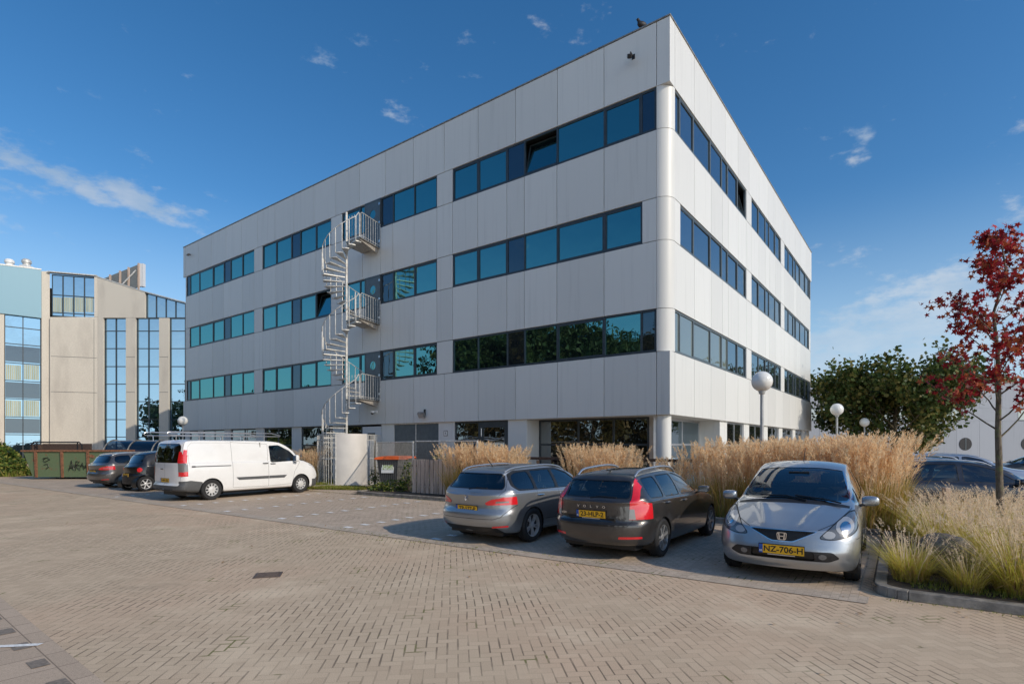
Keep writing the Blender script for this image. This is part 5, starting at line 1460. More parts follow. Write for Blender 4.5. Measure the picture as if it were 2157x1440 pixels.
    if not simple_:
        # tail furniture
        c.wiper([(c.X(L - .13), .0, 1.03), (c.X(L - .135), -.18, 1.06), (c.X(L - .16), -.42, 1.06)] if kind == 'a' else [(c.X(L - .13), .05, .995), (c.X(L - .15), -.1, 1.03), (c.X(L - .15), -.40, 1.02)])
        zt = c.zt(3.75)
        MB().tube([(c.X(3.75), 0, zt - .02), (c.X(3.76), 0, zt + .02), (c.X(3.90), 0, zt + .14 if kind == 'a' else zt + .04)], [.025, .012, .006], 8).build('antenna', MAT['plate_black'], c.root, smooth=True)
        if kind == 'a':
            # rearing animal emblem
            M_ = Matrix.Translation((c.X(L - .035), 0, .875)) @ Matrix.Rotation(math.pi, 4, 'Z') 
            b = MB()
            for pts, r in (([(0, .00, -.05), (0, -.01, -.01), (0, .005, .03), (0, .022, .05)], [.007, .011, .012, .008]), ([(0, .0, .03), (0, .035, .035), (0, .045, .02)], [.007, .005, .004]), ([(0, .0, .02), (0, .03, .005), (0, .045, -.005)], [.006, .005, .004]),
                            ([(0, -.005, -.01), (0, .02, -.03), (0, .015, -.055), (0, .03, -.058)], [.009, .007, .005, .004]), ([(0, -.01, -.02), (0, -.025, -.04), (0, -.012, -.06)], [.007, .006, .004]), ([(0, -.01, -.01), (0, -.035, .0), (0, -.035, .03), (0, -.025, .04)], [.005, .005, .004, .003])):
                b.tube([(M_ @ Vector(p)) for p in pts], r, 6)
            b.build('badge', MAT['chrome'], c.root, smooth=True)
            # dark panoramic roof
        else:
            M_ = Matrix.Translation((c.X(L - .052), 0, .865)) @ Matrix(((0, 0, -1, 0), (-1, 0, 0, 0), (0, 1, 0, 0), (0, 0, 0, 1)))
            for i, ch in enumerate('VOLVO'):
                text_mesh('badge_letter', ch, .052, 'chrome', c.root, Matrix.Translation((0, -(i - 2) * .115, 0)) @ M_, .004, bold=.001, sx=1.3)
            text_mesh('model_badge', 'V50', .045, 'chrome', c.root, Matrix.Translation((0.0, .50, -.12)) @ M_, .004, bold=.001, sx=1.3)
            MB().box(c.X(L - .075) - .02, c.X(L - .075), -.42, .42, .665, .70).build('tailgate_grip', MAT['plate_black'], c.root, bevel=.006)
        c.seats([(2.35, 2), (3.2, 1)], .36, .37); c.dash(1.62, .96, .36)
        if kind == 'a':
            MB().box(c.X(4.3), c.X(3.6), -.5, .5, .95, .97).build('parcel_shelf', MAT['plate_black'], c.root)
    return c

# ---------------------------------------------------------------- white panel van
def van(loc, head, label):
    sp = dict(L=5.34, W=1.98, H=1.96, nf=(.62, 3.0), nr=(.28, 3.6), bowf=.10, bowr=.03, camber=.04, arch_r=.375, wz=.335, cab=(1.2, 2.6), taper=.985, arch_in=.97,
      top=[(0, .88), (.08, .96), (.35, 1.10), (.62, 1.19), (.74, 1.27), (1.15, 1.56), (1.6, 1.82), (1.85, 1.90), (2.4, 1.94), (4.6, 1.95), (5.18, 1.93), (5.27, 1.88), (5.34, 1.76)],
      sh=[(0, .86), (.35, 1.02), (.7, 1.12), (1.4, 1.18), (4, 1.2), (5.2, 1.2), (5.34, 1.2)],
      bot=[(0, .24), (.5, .20), (1.5, .24), (4, .25), (5.0, .30), (5.34, .34)],
      yr=[(0, .5), (.65, .76), (1.0, .77), (2.0, .78), (3, .81), (5.2, .81), (5.34, .80)],
      front=[(0, .10), (.3, .0), (.6, 0), (.85, .06), (1.1, .12), (2, .12)], rear=[(0, .08), (.3, .06), (.38, .0), (.50, .0), (.54, .05), (1.2, .05), (1.6, .10), (1.9, .18)])
    L = 5.34; c = Car('parked_van', sp, label, loc, head, None, 'van', 'paint_white')
    gl = lambda X, y, z, nn: z > 1.05
    c.window('windscreen', rnd([(-.80, 1.26), (.80, 1.26), (.70, 1.80), (-.70, 1.80)], .06), 'front', 'car_glass', .02, lambda X, y, z, nn: .6 < X < 2.1 and z > 1.15)
    c.window('side_window', rnd([(1.08, 1.215), (2.22, 1.17), (2.24, 1.73), (1.86, 1.75), (1.42, 1.54)], .04), 'side', 'car_glass', .016, gl)
    c.window('quarter_window', rnd([(.80, 1.185), (1.0, 1.205), (1.16, 1.36)], .02), 'side', 'plate_black', .008, gl)
    c.window('rear_window', rnd([(-.76, 1.22), (.76, 1.22), (.74, 1.72), (.62, 1.80), (-.62, 1.80), (-.74, 1.72)], .08), 'rear', 'privacy_glass', .012, lambda X, y, z, nn: z > 1.15 and X > 5)
    fl = lambda X, y, z, nn: X > 5.0 and y > .7
    c.carve('tail_light', [(.835, 1.62), (.99, 1.56), (.99, .80), (.84, .78)], 'rear', filt=fl, mat='red_lens', lift=.008)
    c.carve('tail_light', [(5.40, 1.60), (5.17, 1.56), (5.12, .95), (5.12, .80), (5.40, .78)], 'side', filt=fl, mat='red_lens', lift=.008)
    c.carve('tail_lamp_clear', [(5.40, 1.22), (5.16, 1.19), (5.15, .92), (5.40, .94)], 'side', filt=fl, mat='grey_lens', only=['tail_light'], lift=.009)
    c.carve('tail_lamp_clear', [(.86, 1.20), (.99, 1.19), (.99, .94), (.86, .94)], 'rear', filt=fl, mat='grey_lens', only=['tail_light'], lift=.009)
    bf = lambda X, y, z, nn: X > 4.5 and z < .75
    c.carve('bumper', [(5.4, .1), (5.4, .62), (4.98, .66), (4.62, .60), (4.62, .1)], 'side', filt=bf, mat='grey_plastic')
    c.carve('bumper', [(.70, .1), (1.1, .1), (1.1, .66), (.80, .62), (.78, .50)], 'rear', filt=bf, mat='grey_plastic')
    c.carve('bumper', [(-.80, .1), (.80, .1), (.80, .50), (-.80, .50)], 'rear', filt=bf, mat='grey_plastic', both=False)
    c.carve('bumper', [(-.1, .1), (.52, .1), (.50, .42), (.30, .56), (-.1, .60)], 'side', filt=lambda X, y, z, nn: X < .62, mat='grey_plastic')
    c.carve('bumper', [(-1, .1), (1, .1), (1, .5), (-1, .5)], 'front', filt=lambda X, y, z, nn: X < .6, mat='grey_plastic', both=False)
    c.carve('headlight', rnd([(.10, .78), (.42, .88), (.62, 1.06), (.40, 1.02), (.10, .90)], .03), 'side', filt=lambda X, y, z, nn: X < .8, mat='clear_lens')
    c.carve('headlight', rnd([(.5, .82), (.85, .82), (.95, 1.05), (.7, .98)], .03), 'front', filt=lambda X, y, z, nn: X < .7, mat='clear_lens')
    for pts in ([(1.38, .40), (1.30, .8), (1.04, 1.18)], [(2.33, .34), (2.34, 1.20), (2.30, 1.78)], [(3.62, .36), (3.64, 1.9)], [(1.4, .37), (2.33, .34)], [(2.33, .34), (3.62, .36)], [(2.30, 1.80), (3.64, 1.86)]): c.line(pts, 'side', .008)
    c.line([(3.66, 1.84), (4.9, 1.84), (5.04, 1.70), (5.0, 1.10)], 'side', .005)
    c.line([(0, 1.20), (0, .50)], 'rear', .008, both=False, filt=lambda X, y, z, nn: X > 5)
    c.line([(-.80, .50), (-.83, 1.2), (-.80, 1.85)], 'rear', .008, filt=lambda X, y, z, nn: X > 5); c.line([(.80, .50), (.83, 1.2), (.80, 1.85)], 'rear', .008, filt=lambda X, y, z, nn: X > 5)
    fo, wb = 1.02, 3.30
    for x in (fo, fo + wb): c.arch(x, .335, .375)
    c.finish()
    c.wheels((fo, fo + wb), .34, 1.735, tw=.215, style='cover', rimmat='hub_cover', rim_r=.215)
    # mouldings, sliding door rail, handles, lamps
    for sg in (1, -1):
        mb = MB(); y = lambda x, z: c.ysurf(x, z)
        for (x0, x1) in ((1.62, 2.32), (2.345, 3.52)):
            a, b = sg * (y(x0, .66) - .01), sg * (y(x1, .66) - .01); a2, b2 = a + sg * .022, b + sg * .022
            d0 = .10 if x0 < 2 else 0; d1 = .0 if x1 < 3 else .10
            mb.hull([(c.X(x0 + d0), a, .60), (c.X(x1 - d1), b, .60), (c.X(x1), b, .70), (c.X(x0), a, .70)], [(c.X(x0 + d0), a2, .605), (c.X(x1 - d1), b2, .605), (c.X(x1), b2, .695), (c.X(x0), a2, .695)])
        mb.build('side_moulding', MAT['grey_plastic'], c.root)
    sg = -1
    mb = MB(); a = -c.ysurf(4.2, 1.09); mb.box(c.X(4.92), c.X(3.68), a + .012, a - .006, 1.075, 1.105); mb.box(c.X(4.95), c.X(4.84), a + .012, a - .012, 1.065, 1.115)
    mb.build('sliding_door_rail', MAT['grey_plastic'], c.root)
    c.handles([(2.45, 1.13), (2.16, 1.11)], 1.1, 'black_plastic', .2)
    c.plate('V-841-KX', (c.X(L - .055), 0, .66), 'rear')
    MB().box(c.X(L) - .01, c.X(L) + .03, .05, .16, 1.0, 1.03).build('tailgate_handle', MAT['black_plastic'], c.root, bevel=.008)
    MB().tube([(c.X(L - .1), 0, .36), (c.X(L + .10), 0, .36), (c.X(L + .13), 0, .42)], .022, 8).box(c.X(L + .02), c.X(L - .12), -.5, .5, .33, .38).build('tow_bar', MAT['dark_metal'], c.root)
    c.mirror(1.28, 1.28, mat='paint_white', out=.15, size=(.12, .20, .26))
    c.seats([(2.0, 2)], .62, .45); c.dash(1.35, 1.12, .45)
    MB().box(c.X(2.6), c.X(2.57), -.85, .85, .4, 1.85).build('bulkhead', MAT['galv_dark'], c.root)
    # roof rack: two long looped tubes with cross bars
    mb = MB(); z0 = 2.07
    for sg in (1, -1):
        y = sg * .74
        for dz in (0, .105):
            pts = [(c.X(5.45), y, z0 + dz), (c.X(2.05), y, z0 + dz)]
            mb.tube(pts, .016, 8)
        mb.tube([(c.X(5.45), y, z0), (c.X(5.54), y, z0 + .015), (c.X(5.57), y, z0 + .052), (c.X(5.54), y, z0 + .09), (c.X(5.45), y, z0 + .105)], .016, 8)
        mb.tube([(c.X(2.05), y, z0), (c.X(1.72), y * .96, z0 - .0), (c.X(1.70), y * .96, z0 + .03), (c.X(2.05), y, z0 + .105)], .016, 8)
    for x in (2.35, 3.1, 3.85, 4.6, 5.3):
        mb.tube([(c.X(x), -.74, z0), (c.X(x), .74, z0)], .015, 6)
        for sg in (1, -1): mb.tube([(c.X(x), sg * .74, z0), (c.X(x), sg * .72, 1.90)], .014, 6)
    mb.build('roof_rack', MAT['satin_alu'], c.root, smooth=True)
    return c

# ---------------------------------------------------------------- tiny two seat car
def microcar(loc, head, label):
    sp = dict(L=2.70, W=1.56, H=1.54, nf=(.6, 2.4), nr=(.5, 2.6), bowf=.10, bowr=.10, camber=.05, arch_r=.335, wz=.29, cab=(.8, 2.3),
      top=[(0, .72), (.1, .80), (.4, .95), (.58, 1.02), (1.0, 1.34), (1.25, 1.48), (1.6, 1.535), (2.0, 1.50), (2.25, 1.42), (2.52, 1.05), (2.58, 1.0), (2.70, .93)],
      sh=[(0, .70), (.5, .90), (1.2, .95), (2.2, 1.0), (2.5, .97), (2.70, .90)], bot=[(0, .22), (.5, .2), (2, .2), (2.7, .28)],
      yr=[(0, .4), (.6, .62), (1.2, .58), (2.2, .54), (2.55, .58), (2.7, .55)], front=[(0, .08), (.4, 0), (.9, .06), (1.6, .06)], rear=[(0, .1), (.35, .0), (.6, .0), (.66, .04), (1.6, .04)])
    c = Car('parked_car', sp, label, loc, head, None, 'car', 'paint_black')
    gl = lambda X, y, z, nn: z > .88
    c.window('windscreen', rnd([(-.60, 1.06), (.60, 1.06), (.50, 1.42), (-.50, 1.42)], .05), 'front', 'car_glass', .014, lambda X, y, z, nn: .5 < X < 1.4 and z > .95)
    c.window('side_window', rnd([(.98, 1.0), (1.82, 1.02), (1.80, 1.42), (1.40, 1.44), (1.15, 1.33)], .05), 'side', 'privacy_glass', .014, gl)
    c.window('rear_window', rnd([(-.56, 1.06), (.56, 1.06), (.48, 1.38), (-.48, 1.38)], .08), 'rear', 'privacy_glass', .014, lambda X, y, z, nn: z > 1.0)
    f1 = lambda X, y, z, nn: X > 2.1
    c.carve('tail_light', rot_pts((.60, .82), .085, 14, .8), 'rear', filt=f1, mat='red_lens', lift=.008)
    c.carve('bumper', [(-.9, .1), (.9, .1), (.9, .58), (-.9, .58)], 'rear', filt=f1, mat='black_plastic', both=False)
    c.line([(.92, .3), (.92, .95)]); c.line([(1.88, .3), (1.88, 1.0)])
    for x in (.44, 2.31): c.arch(x, .29, .335)
    c.finish(); sp['twin'] = 0
    c.wheels((.44, 2.31), .29, 1.39, tw=.17, style=6, rimmat='hub_cover')
    c.plate('58-TLB-3', (c.X(2.68), 0, .62), 'rear')
    c.mirror(.95, 1.05, out=.13, size=(.09, .18, .12)); c.seats([(1.6, 2)], .42, .3)
    return c

def pos(x, y, z=0): return (x, y, z)
HC = RAD(56.5)
def at_rear(kind_len, rear_xy, head): # centre of a car whose tail is at rear_xy
    return (rear_xy[0] + math.cos(head) * kind_len / 2, rear_xy[1] + math.sin(head) * kind_len / 2, 0)
CARS = []
def resc(c, k): c.root.scale = (k, k, k); return c
CARS.append(hatchback(at_rear(3.9, (3.43, 7.05), RAD(56.0)), RAD(56.0 + 180), 'silver five door hatchback parked nose out towards the camera, nearest car'))
CARS.append(resc(estate('b', at_rear(4.52 * .955, (1.19, 8.52), RAD(54.0)), RAD(54.0), 'dark charcoal estate car with tall red tail lamps and raised silver roof rails', 'paint_charcoal', '23-HLP-2'), .955))
CARS.append(resc(estate('a', at_rear(4.585 * .955, (-.85, 9.88), RAD(53.0)), RAD(53.0), 'grey silver estate car with wide red tail lamps, left of the charcoal one', 'paint_grey_silver', 'TP-577-P'), .955))
CARS.append(van(at_rear(5.34, (-11.0, 17.45), RAD(57)), RAD(57), 'white panel van with grey bumpers and a tubular roof rack'))
CARS.append(microcar(at_rear(2.7, (-14.75, 21.1), RAD(58)), RAD(58), 'tiny black two seat car squeezed between the white van and the gunmetal estate'))
CARS.append(estate('a', at_rear(4.585, (-17.2, 22.6), RAD(60)), RAD(60), 'gunmetal estate car at the far left of the row, nearest the skip', 'paint_gunmetal', '41-PRN-8', simple_=True))
# cars on the far side of the planting, on the right
CARS.append(estate('a', (10.1, 12.35, 0), RAD(-18), 'black estate car seen side on behind the fountain grass, nearest on the right', 'paint_navy', '58-KSL-4', simple_=True))
CARS.append(estate('b', (12.6, 16.0, 0), RAD(-22), 'dark car with roof rails directly behind the nearest black car on the right', 'paint_black', '09-GTX-6', simple_=True))
CARS.append(estate('a', (16.2, 19.8, 0), RAD(-20), 'pale blue grey estate car in the middle of the right hand car park', 'paint_pale_blue', '77-RDB-1', simple_=True))
CARS.append(hatchback((23.5, 24.8, 0), RAD(150), 'dark hatchback with a red tail lamp at the right edge of the photo', 'paint_black', True))
CARS.append(hatchback((21.6, 31.5, 0), RAD(-20), 'silver hatchback roof showing behind the plume grass in front of the white hall', 'paint_light_silver', True))
# ================================================================== STREET LAMPS
def globe_lamp(x, y, h, label, dia=.52, r=.05):
    e = empty('street_lamp', (x, y, 0)); tag(e, label, 'street lamp', 'white globe lamps on grey poles')
    MB().tube([(0, 0, 0), (0, 0, 1.0), (0, 0, h - dia/2 + .02)], [r, r * .9, r * .75], 12).build('pole', MAT['pole_grey'], e, smooth=True)
    MB().lathe([(.001, h - dia/2 - .06), (r * 1.2, h - dia/2 - .06), (r * 1.6, h - dia/2 + .005), (r * 1.5, h - dia/2 + .04), (.001, h - dia/2 + .04)], 14).build('collar', MAT['pole_grey'], e, smooth=True)
    MB().ball((0, 0, h), dia/2, dia/2, dia/2, 28, 18).build('globe', MAT['globe_white'], e, smooth='all'); return e
def lampat(u, v, label, d=.52, h=3.25, r=.05):
    Y = (h - EYE) * 1166 / (936 - v); return globe_lamp((u - 1078.5) / 1166 * Y, Y, h, label, d, r)
lampat(1605, 803, 'large white globe lamp rising from the plume grass, nearest of the globe lamps', .47, 3.25)
lampat(1763, 862, 'white globe lamp in front of the broad green tree', .50, 3.25)
lampat(1821, 889, 'smallest white globe lamp, right of the one before the green tree', .55, 3.15)
lampat(385, 886, 'white globe lamp standing behind the white van roof rack', .55, 3.2)
e = empty('street_lamp', (-29.9, 48.8, 0)); tag(e, 'slim lamp with a flat dish shade far off behind the white van', 'street lamp')
MB().tube([(0, 0, 0), (0, 0, 2.5)], .04, 8).build('pole', MAT['pole_grey'], e); MB().lathe([(.001, 2.5), (.12, 2.5), (.4, 2.72), (.38, 2.76), (.001, 2.85)], 18).build('lamp_shade', MAT['white_paint'], e, smooth=True)

# ================================================================== FENCES, BIN, SKIP
def fence_frame(): pass
P1 = Vector((-3.50, 19.7, 0)); P2 = Vector((-5.75, 23.6, 0)); K1 = Vector((math.cos(KA), math.sin(KA), 0))
P3 = P1 + K1 * 2.9
def mesh_fence(a, b, h, label, z0=.08, posts=(0, 1), mid=True, step=.052, mat='galv_dark'):
    e = empty('mesh_fence', a); tag(e, label, 'fence'); d = b - a; L_ = d.length; n = int(L_ / step); mb = MB()
    for k in range(1, n):
        p = d * (k / n); mb.cyl((p.x, p.y, z0), (p.x, p.y, h), .004, 4)
    for z in ((z0, h * .5, h) if mid else (z0, h)): mb.tube([(0, 0, z), (d.x, d.y, z)], .011, 6)
    mb.build('mesh_panel', MAT[mat], e)
    for t_ in posts:
        p = d * t_; MB().box(p.x - .028, p.x + .028, p.y - .028, p.y + .028, 0, h + .02).build('post', MAT['galvanised'], e, bevel=.004)
    MB().tube([(0, 0, h), (d.x, d.y, h)], .022, 8).build('top_rail', MAT['galvanised'], e)
    return e
mesh_fence(P1, P2, 1.88, 'steel mesh fence running from the boarded corner back to the stair cage', posts=(0.01, 1))
mesh_fence(P1 + K1 * .1, P3, 1.90, 'steel framed mesh fence above the weathered boards behind the reeds', posts=(1,), mid=False)
e = empty('board_fence', P1 - Vector((.06, .09, 0))); tag(e, 'low fence of weathered vertical boards left of the plume grass', 'fence')
for k in range(9):
    p = K1 * (.05 + k * .205); q = [p, p + K1 * random.uniform(.165, .185)]; n_ = Vector((-K1.y, K1.x, 0)) * .022; h = 1.26 + random.uniform(-.02, .015)
    MB().hull([(v.x, v.y, .09) for v in (q[0], q[1], q[1] + n_, q[0] + n_)], [(v.x, v.y, h) for v in (q[0], q[1], q[1] + n_, q[0] + n_)]).build('board', MAT['weathered_wood'], e, bevel=.004)
for z in (.35, 1.0):
    n_ = Vector((-K1.y, K1.x, 0)); a, b = n_ * .024, n_ * .024 + K1 * 1.9
    MB().hull([(a.x, a.y, z), (b.x, b.y, z), (b.x + n_.x * .04, b.y + n_.y * .04, z), (a.x + n_.x * .04, a.y + n_.y * .04, z)], [(a.x, a.y, z + .07), (b.x, b.y, z + .07), (b.x + n_.x * .04, b.y + n_.y * .04, z + .07), (a.x + n_.x * .04, a.y + n_.y * .04, z + .07)]).build('rail', MAT['dark_wood'], e)
# low rail fence through the planting
RF = pk(-.2, 2.6); e = empty('rail_fence', RF); tag(e, 'low dark timber rail fence on posts running through the plume grass', 'fence')
def rail_at(a, b, z, w=.05, h=.09):
    d = (b - a).normalized(); n_ = Vector((-d.y, d.x, 0)) * w; a = a - RF; b = b - RF
    return MB().hull([(a.x, a.y, z), (b.x, b.y, z), (b.x + n_.x, b.y + n_.y, z), (a.x + n_.x, a.y + n_.y, z)], [(a.x, a.y, z + h), (b.x, b.y, z + h), (b.x + n_.x, b.y + n_.y, z + h), (a.x + n_.x, a.y + n_.y, z + h)])
for k in range(6): rail_at(pk(-.2 + k * 2.2 + .01, 2.6), pk(2.0 + k * 2.2 - .01, 2.6), 1.28).build('rail', MAT['dark_wood'], e, bevel=.006)
for k in range(7):
    p = pk(-.2 + k * 2.2, 2.66) - RF; MB().box(p.x - .045, p.x + .045, p.y + .02, p.y + .11, 0.05, 1.26).build('post', MAT['dark_wood'], e, bevel=.006)
# rail and posts in the right hand bed
RF = pk(12.6, .2); e = empty('rail_fence', RF); tag(e, 'short timber posts with a grey metal rail behind the fountain grass', 'fence')
for k in range(5):
    p = pk(12.6 + k * 1.5, .2) - RF; MB().box(p.x - .05, p.x + .05, p.y - .05, p.y + .05, 0.05, .98).build('post', MAT['weathered_wood'], e, bevel=.008)
rail_at(pk(13.9, .14), pk(18.8, .14), 1.0, .04, .05).build('rail', MAT['galv_dark'], e, bevel=.004)
# tree stakes: sapling
def sapling(p, h, label):
    e = empty('sapling', p); tag(e, label, 'tree')
    MB().tube([(0, 0, 0), (.01, .01, h * .3), (-.015, 0, h * .65), (.01, 0, h)], [.045, .035, .03, .018], 8).build('trunk', MAT['bark'], e, smooth=True); return e
sapling(ground_pt(790, 1024) + Vector((0, 0, 0)), 1.95, 'slim bare sapling trunk standing left of the wheeled waste bin')

# wheeled bin 1100 litres
e = empty('waste_bin', (-4.55, 21.7, .09), RAD(-8)); tag(e, 'dark wheeled waste container with an orange lid behind the mesh fence', 'bin')
bot = rnd([(-.50, -.36), (.50, -.36), (.50, .36), (-.50, .36)], .08); top = rnd([(-.62, -.46), (.62, -.46), (.62, .46), (-.62, .46)], .08)
MB().hull([(x, y, .2) for x, y in bot], [(x, y, 1.12) for x, y in top]).build('body', MAT['grey_plastic'], e, smooth=True)
mb = MB()
for k in range(13):
    x = -.52 + k * .0867; mb.hull([(x*.86 - .012, -.372, .3), (x*.86 + .012, -.372, .3), (x*.86 + .012, -.36, .3), (x*.86 - .012, -.36, .3)], [(x - .012, -.458, 1.05), (x + .012, -.458, 1.05), (x + .012, -.44, 1.05), (x - .012, -.44, 1.05)])
mb.box(-.66, .66, -.50, .50, 1.10, 1.16); mb.build('rim', MAT['black_plastic'], e)
mb = MB()
lp = [(-.68, 0), (-.62, .04), (-.40, .075), (-.34, .06), (-.28, .085), (.28, .085), (.34, .06), (.40, .085), (.62, .06), (.68, 0)]
mb.add([(x, y, 1.165 + z) for y in (-.53, .50) for x, z in lp] + [(x, -.53, 1.12) for x, z in (lp[0], lp[-1])], [(k, k + 1, 11 + k, 10 + k) for k in range(9)] + [tuple(range(9, -1, -1)), tuple(range(10, 20)), (0, 9, 21, 20)])
mb.build('lid', MAT['orange_lid'], e)
for x, y in ((-.42, -.28), (.42, -.28), (-.42, .28), (.42, .28)):
    MB().lathe([(.001, -.03), (.09, -.03), (.09, .03), (.001, .03)], 16, (x, y, .09), 'Y').box(x - .04, x + .04, y - .045, y + .045, .15, .21).build('castor', MAT['rubber'], e)
st = MB().obox((-.18, -.432, .78), .50, .006, .36, Euler((RAD(-6.5), 0, 0)).to_matrix()).build('sticker', MAT['white_paint'], e)
MB().obox((-.18, -.431, .635), .49, .012, .06, Euler((RAD(-6.5), 0, 0)).to_matrix()).build('sticker_band', MAT['orange_lid'], st)
t = NT('sticker_print'); n = t.noise(t.coord('Object'), 22, 3); t.set(Base_Color=t.mix(t.math('GREATER_THAN', n, .52), (.70, .72, .66), (.30, .42, .08)), Roughness=.5); MAT['sticker_print'] = t.m
MB().obox((-.18, -.440, .83), .44, .012, .20, Euler((RAD(-6.5), 0, 0)).to_matrix()).build('sticker_print', MAT['sticker_print'], st)

# skip
t = NT('skip_green'); n = t.noise(t.coord('Object'), 2.5, 6, .7); n2 = t.noise(t.coord('Object', (1, 1, .3)), 9, 5, .7)
c_ = t.mix(t.rng(n, .57, .68), (.115, .165, .085), (.20, .09, .045)); c_ = t.mix(t.rng(n2, .5, .7, 0, .6), c_, (.15, .165, .11)); t.set(Base_Color=c_, Roughness=.75); MAT['skip_green'] = t.m
simple('rust', (.22, .10, .055), .85, 0, .35, 12, .2)
e = empty('skip', (-22.85, 29.3, 0), RAD(2)); tag(e, 'rusty green steel skip with scrawled graffiti on its side', 'skip')
MB().hull([(-1.75, -.85, .12), (2.0, -.85, .12), (2.0, .85, .12), (-1.75, .85, .12)], [(-2.2, -.9, 1.42), (2.15, -.9, 1.42), (2.15, .9, 1.42), (-2.2, .9, 1.42)]).build('body', MAT['skip_green'], e)
mb = MB(); mb.box(-2.28, 2.22, -.97, -.87, 1.421, 1.50); mb.box(-2.28, 2.22, .87, .97, 1.421, 1.50); mb.box(-2.28, -2.18, -.869, .869, 1.421, 1.50); mb.box(2.12, 2.22, -.869, .869, 1.421, 1.50)
mb.build('rim', MAT['rust'], e)
for x in (-1.55, -.25, 1.05): MB().hull([(x - .045, -.92, .1), (x + .045, -.92, .1), (x + .045, -.84, .1), (x - .045, -.84, .1)], [(x - .055, -.98, 1.42), (x + .055, -.98, 1.42), (x + .055, -.88, 1.42), (x - .055, -.88, 1.42)]).build('rib', MAT['rust'], e)
mb = MB(); rs = random.Random(4)
def scrawl(x0, z0, sc, pts): MB().tube([(x0 + p[0] * sc, -.905 - .03 * ((z0 + p[1] * sc) / 1.42), z0 + p[1] * sc) for p in pts], .016, 4).build('graffiti', MAT['plate_black'], e)
scrawl(-1.2, .62, .5, [(0, .9), (.5, 1.0), (.7, .8), (.2, .55), (.05, .75), (.3, .95)]); scrawl(-1.2, .5, .5, [(.1, .5), (.5, .6), (.6, .3), (.3, .1)])
scrawl(.1, .45, .5, [(0, 0), (.25, 1.05), (.5, .1), (.1, .5), (.55, .55)]); scrawl(.32, .45, .5, [(.2, 0), (.28, 1.0), (.6, .9), (.25, .5), (.7, .05)]); scrawl(.6, .48, .42, [(.1, .2), (.4, .9), (.6, .1), (.9, .8), (.7, .3), (1.2, .4)])
scrawl(.2, .4, .45, [(-.3, .3), (.8, .75), (2.0, .45)])
mb = MB(); mb.hull([(1.1, -.93, 1.15), (1.35, -.93, 1.1), (1.4, -.93, 1.2), (1.2, -.93, 1.3)], [(1.1, -.915, 1.15), (1.35, -.915, 1.1), (1.4, -.915, 1.2), (1.2, -.915, 1.3)]); mb.build('orange_patch', MAT['rust'], e)

# glazed shelter frame behind the skip and arched cycle shelter
e = empty('waste_shelter', (-31.6, 39.0, 0)); tag(e, 'dark open metal shelter with a rounded top frame behind the skip', 'shelter')
MB().tube([(-2.3, 0, 0), (-2.3, 0, 1.75), (-2.1, 0, 1.95), (1.1, 0, 1.95), (1.3, 0, 1.75), (1.3, 0, 0)], .05, 8).build('front_frame', MAT['dark_metal'], e)
MB().box(-2.25, 1.25, .9, 1.0, 0, 1.85).box(-2.3, -2.25, .05, .9, 0, 1.8).build('back_panel', MAT['dark_wood'], e)
MB().box(-1.9, -1.84, -.03, .03, 0, 1.9).box(.95, 1.01, -.03, .03, 0, 1.9).build('upright', MAT['dark_metal'], e)
e = empty('cycle_shelter', (-21.6, 32.6, 0), RAD(-4)); tag(e, 'long arched cycle shelter with a smoked barrel roof behind the parked cars', 'shelter')
see_glass('smoked_plastic', (.5, .45, .42), .35)
mb = MB(); A = np.linspace(RAD(2), RAD(178), 16)
v = [(x, -.98 * math.cos(a) + .9, 1.0 + 1.05 * math.sin(a)) for x in (-2.6, 3.4) for a in A]
mb.add(v, [(k, k + 1, 17 + k, 16 + k) for k in range(15)]).build('barrel_roof', MAT['smoked_plastic'], e, smooth=True)
for x in (-2.62, -1.1, .4, 1.9, 3.42): MB().tube([(x, -.1, 0)] + [(x, -1.0 * math.cos(a) + .9, 1.0 + 1.07 * math.sin(a)) for a in A] + [(x, 1.9, 0)], .03, 6).build('hoop', MAT['galv_dark'], e)
MB().box(-2.6, 3.4, 1.80, 1.84, 0, 1.2).build('back_panel', MAT['dark_wood'], e)

# ================================================================== FACETED OFFICE BUILDING ON THE LEFT
FB_ = empty('concrete_building', (-35, 51.0, 0)); tag(FB_, 'faceted pebble concrete office building with tall dark glazed strips at the far left', 'building')
o0 = Vector((-35, 51.0, 0))
def wpt(u, Y): return Vector(((u - 1078.5) / 1166 * Y, Y, 0)) - o0
class Facet:
    """flat wall between two plan points; coordinates along it are fractions measured from the photo"""
    def __init__(s, a, b): s.a, s.b = a, b; s.d = (b - a).normalized(); s.L = (b - a).length; s.n = Vector((s.d.y, -s.d.x, 0))
    def P(s, t, o, z): v = s.a + s.d * t + s.n * o; return (v.x, v.y, z)
    def t(s, u):
        r = (u - 1078.5) / 1166; a = s.a + o0; return (r * a.y - a.x) / (s.d.x - r * s.d.y)
    def z(s, u, v): return EYE + (936 - v) / 1166 * (s.a.y + o0.y + s.d.y * s.t(u))
    def slab(s, mb, t0, t1, z0, z1, o0_=0.0, o1_=.3, z0b=None, z1b=None):
        z0b = z0 if z0b is None else z0b; z1b = z1 if z1b is None else z1b
        mb.hull([s.P(t0, o0_, z0), s.P(t1, o0_, z0b), s.P(t1, o1_, z0b), s.P(t0, o1_, z0)], [s.P(t0, o0_, z1), s.P(t1, o0_, z1b), s.P(t1, o1_, z1b), s.P(t0, o1_, z1)])
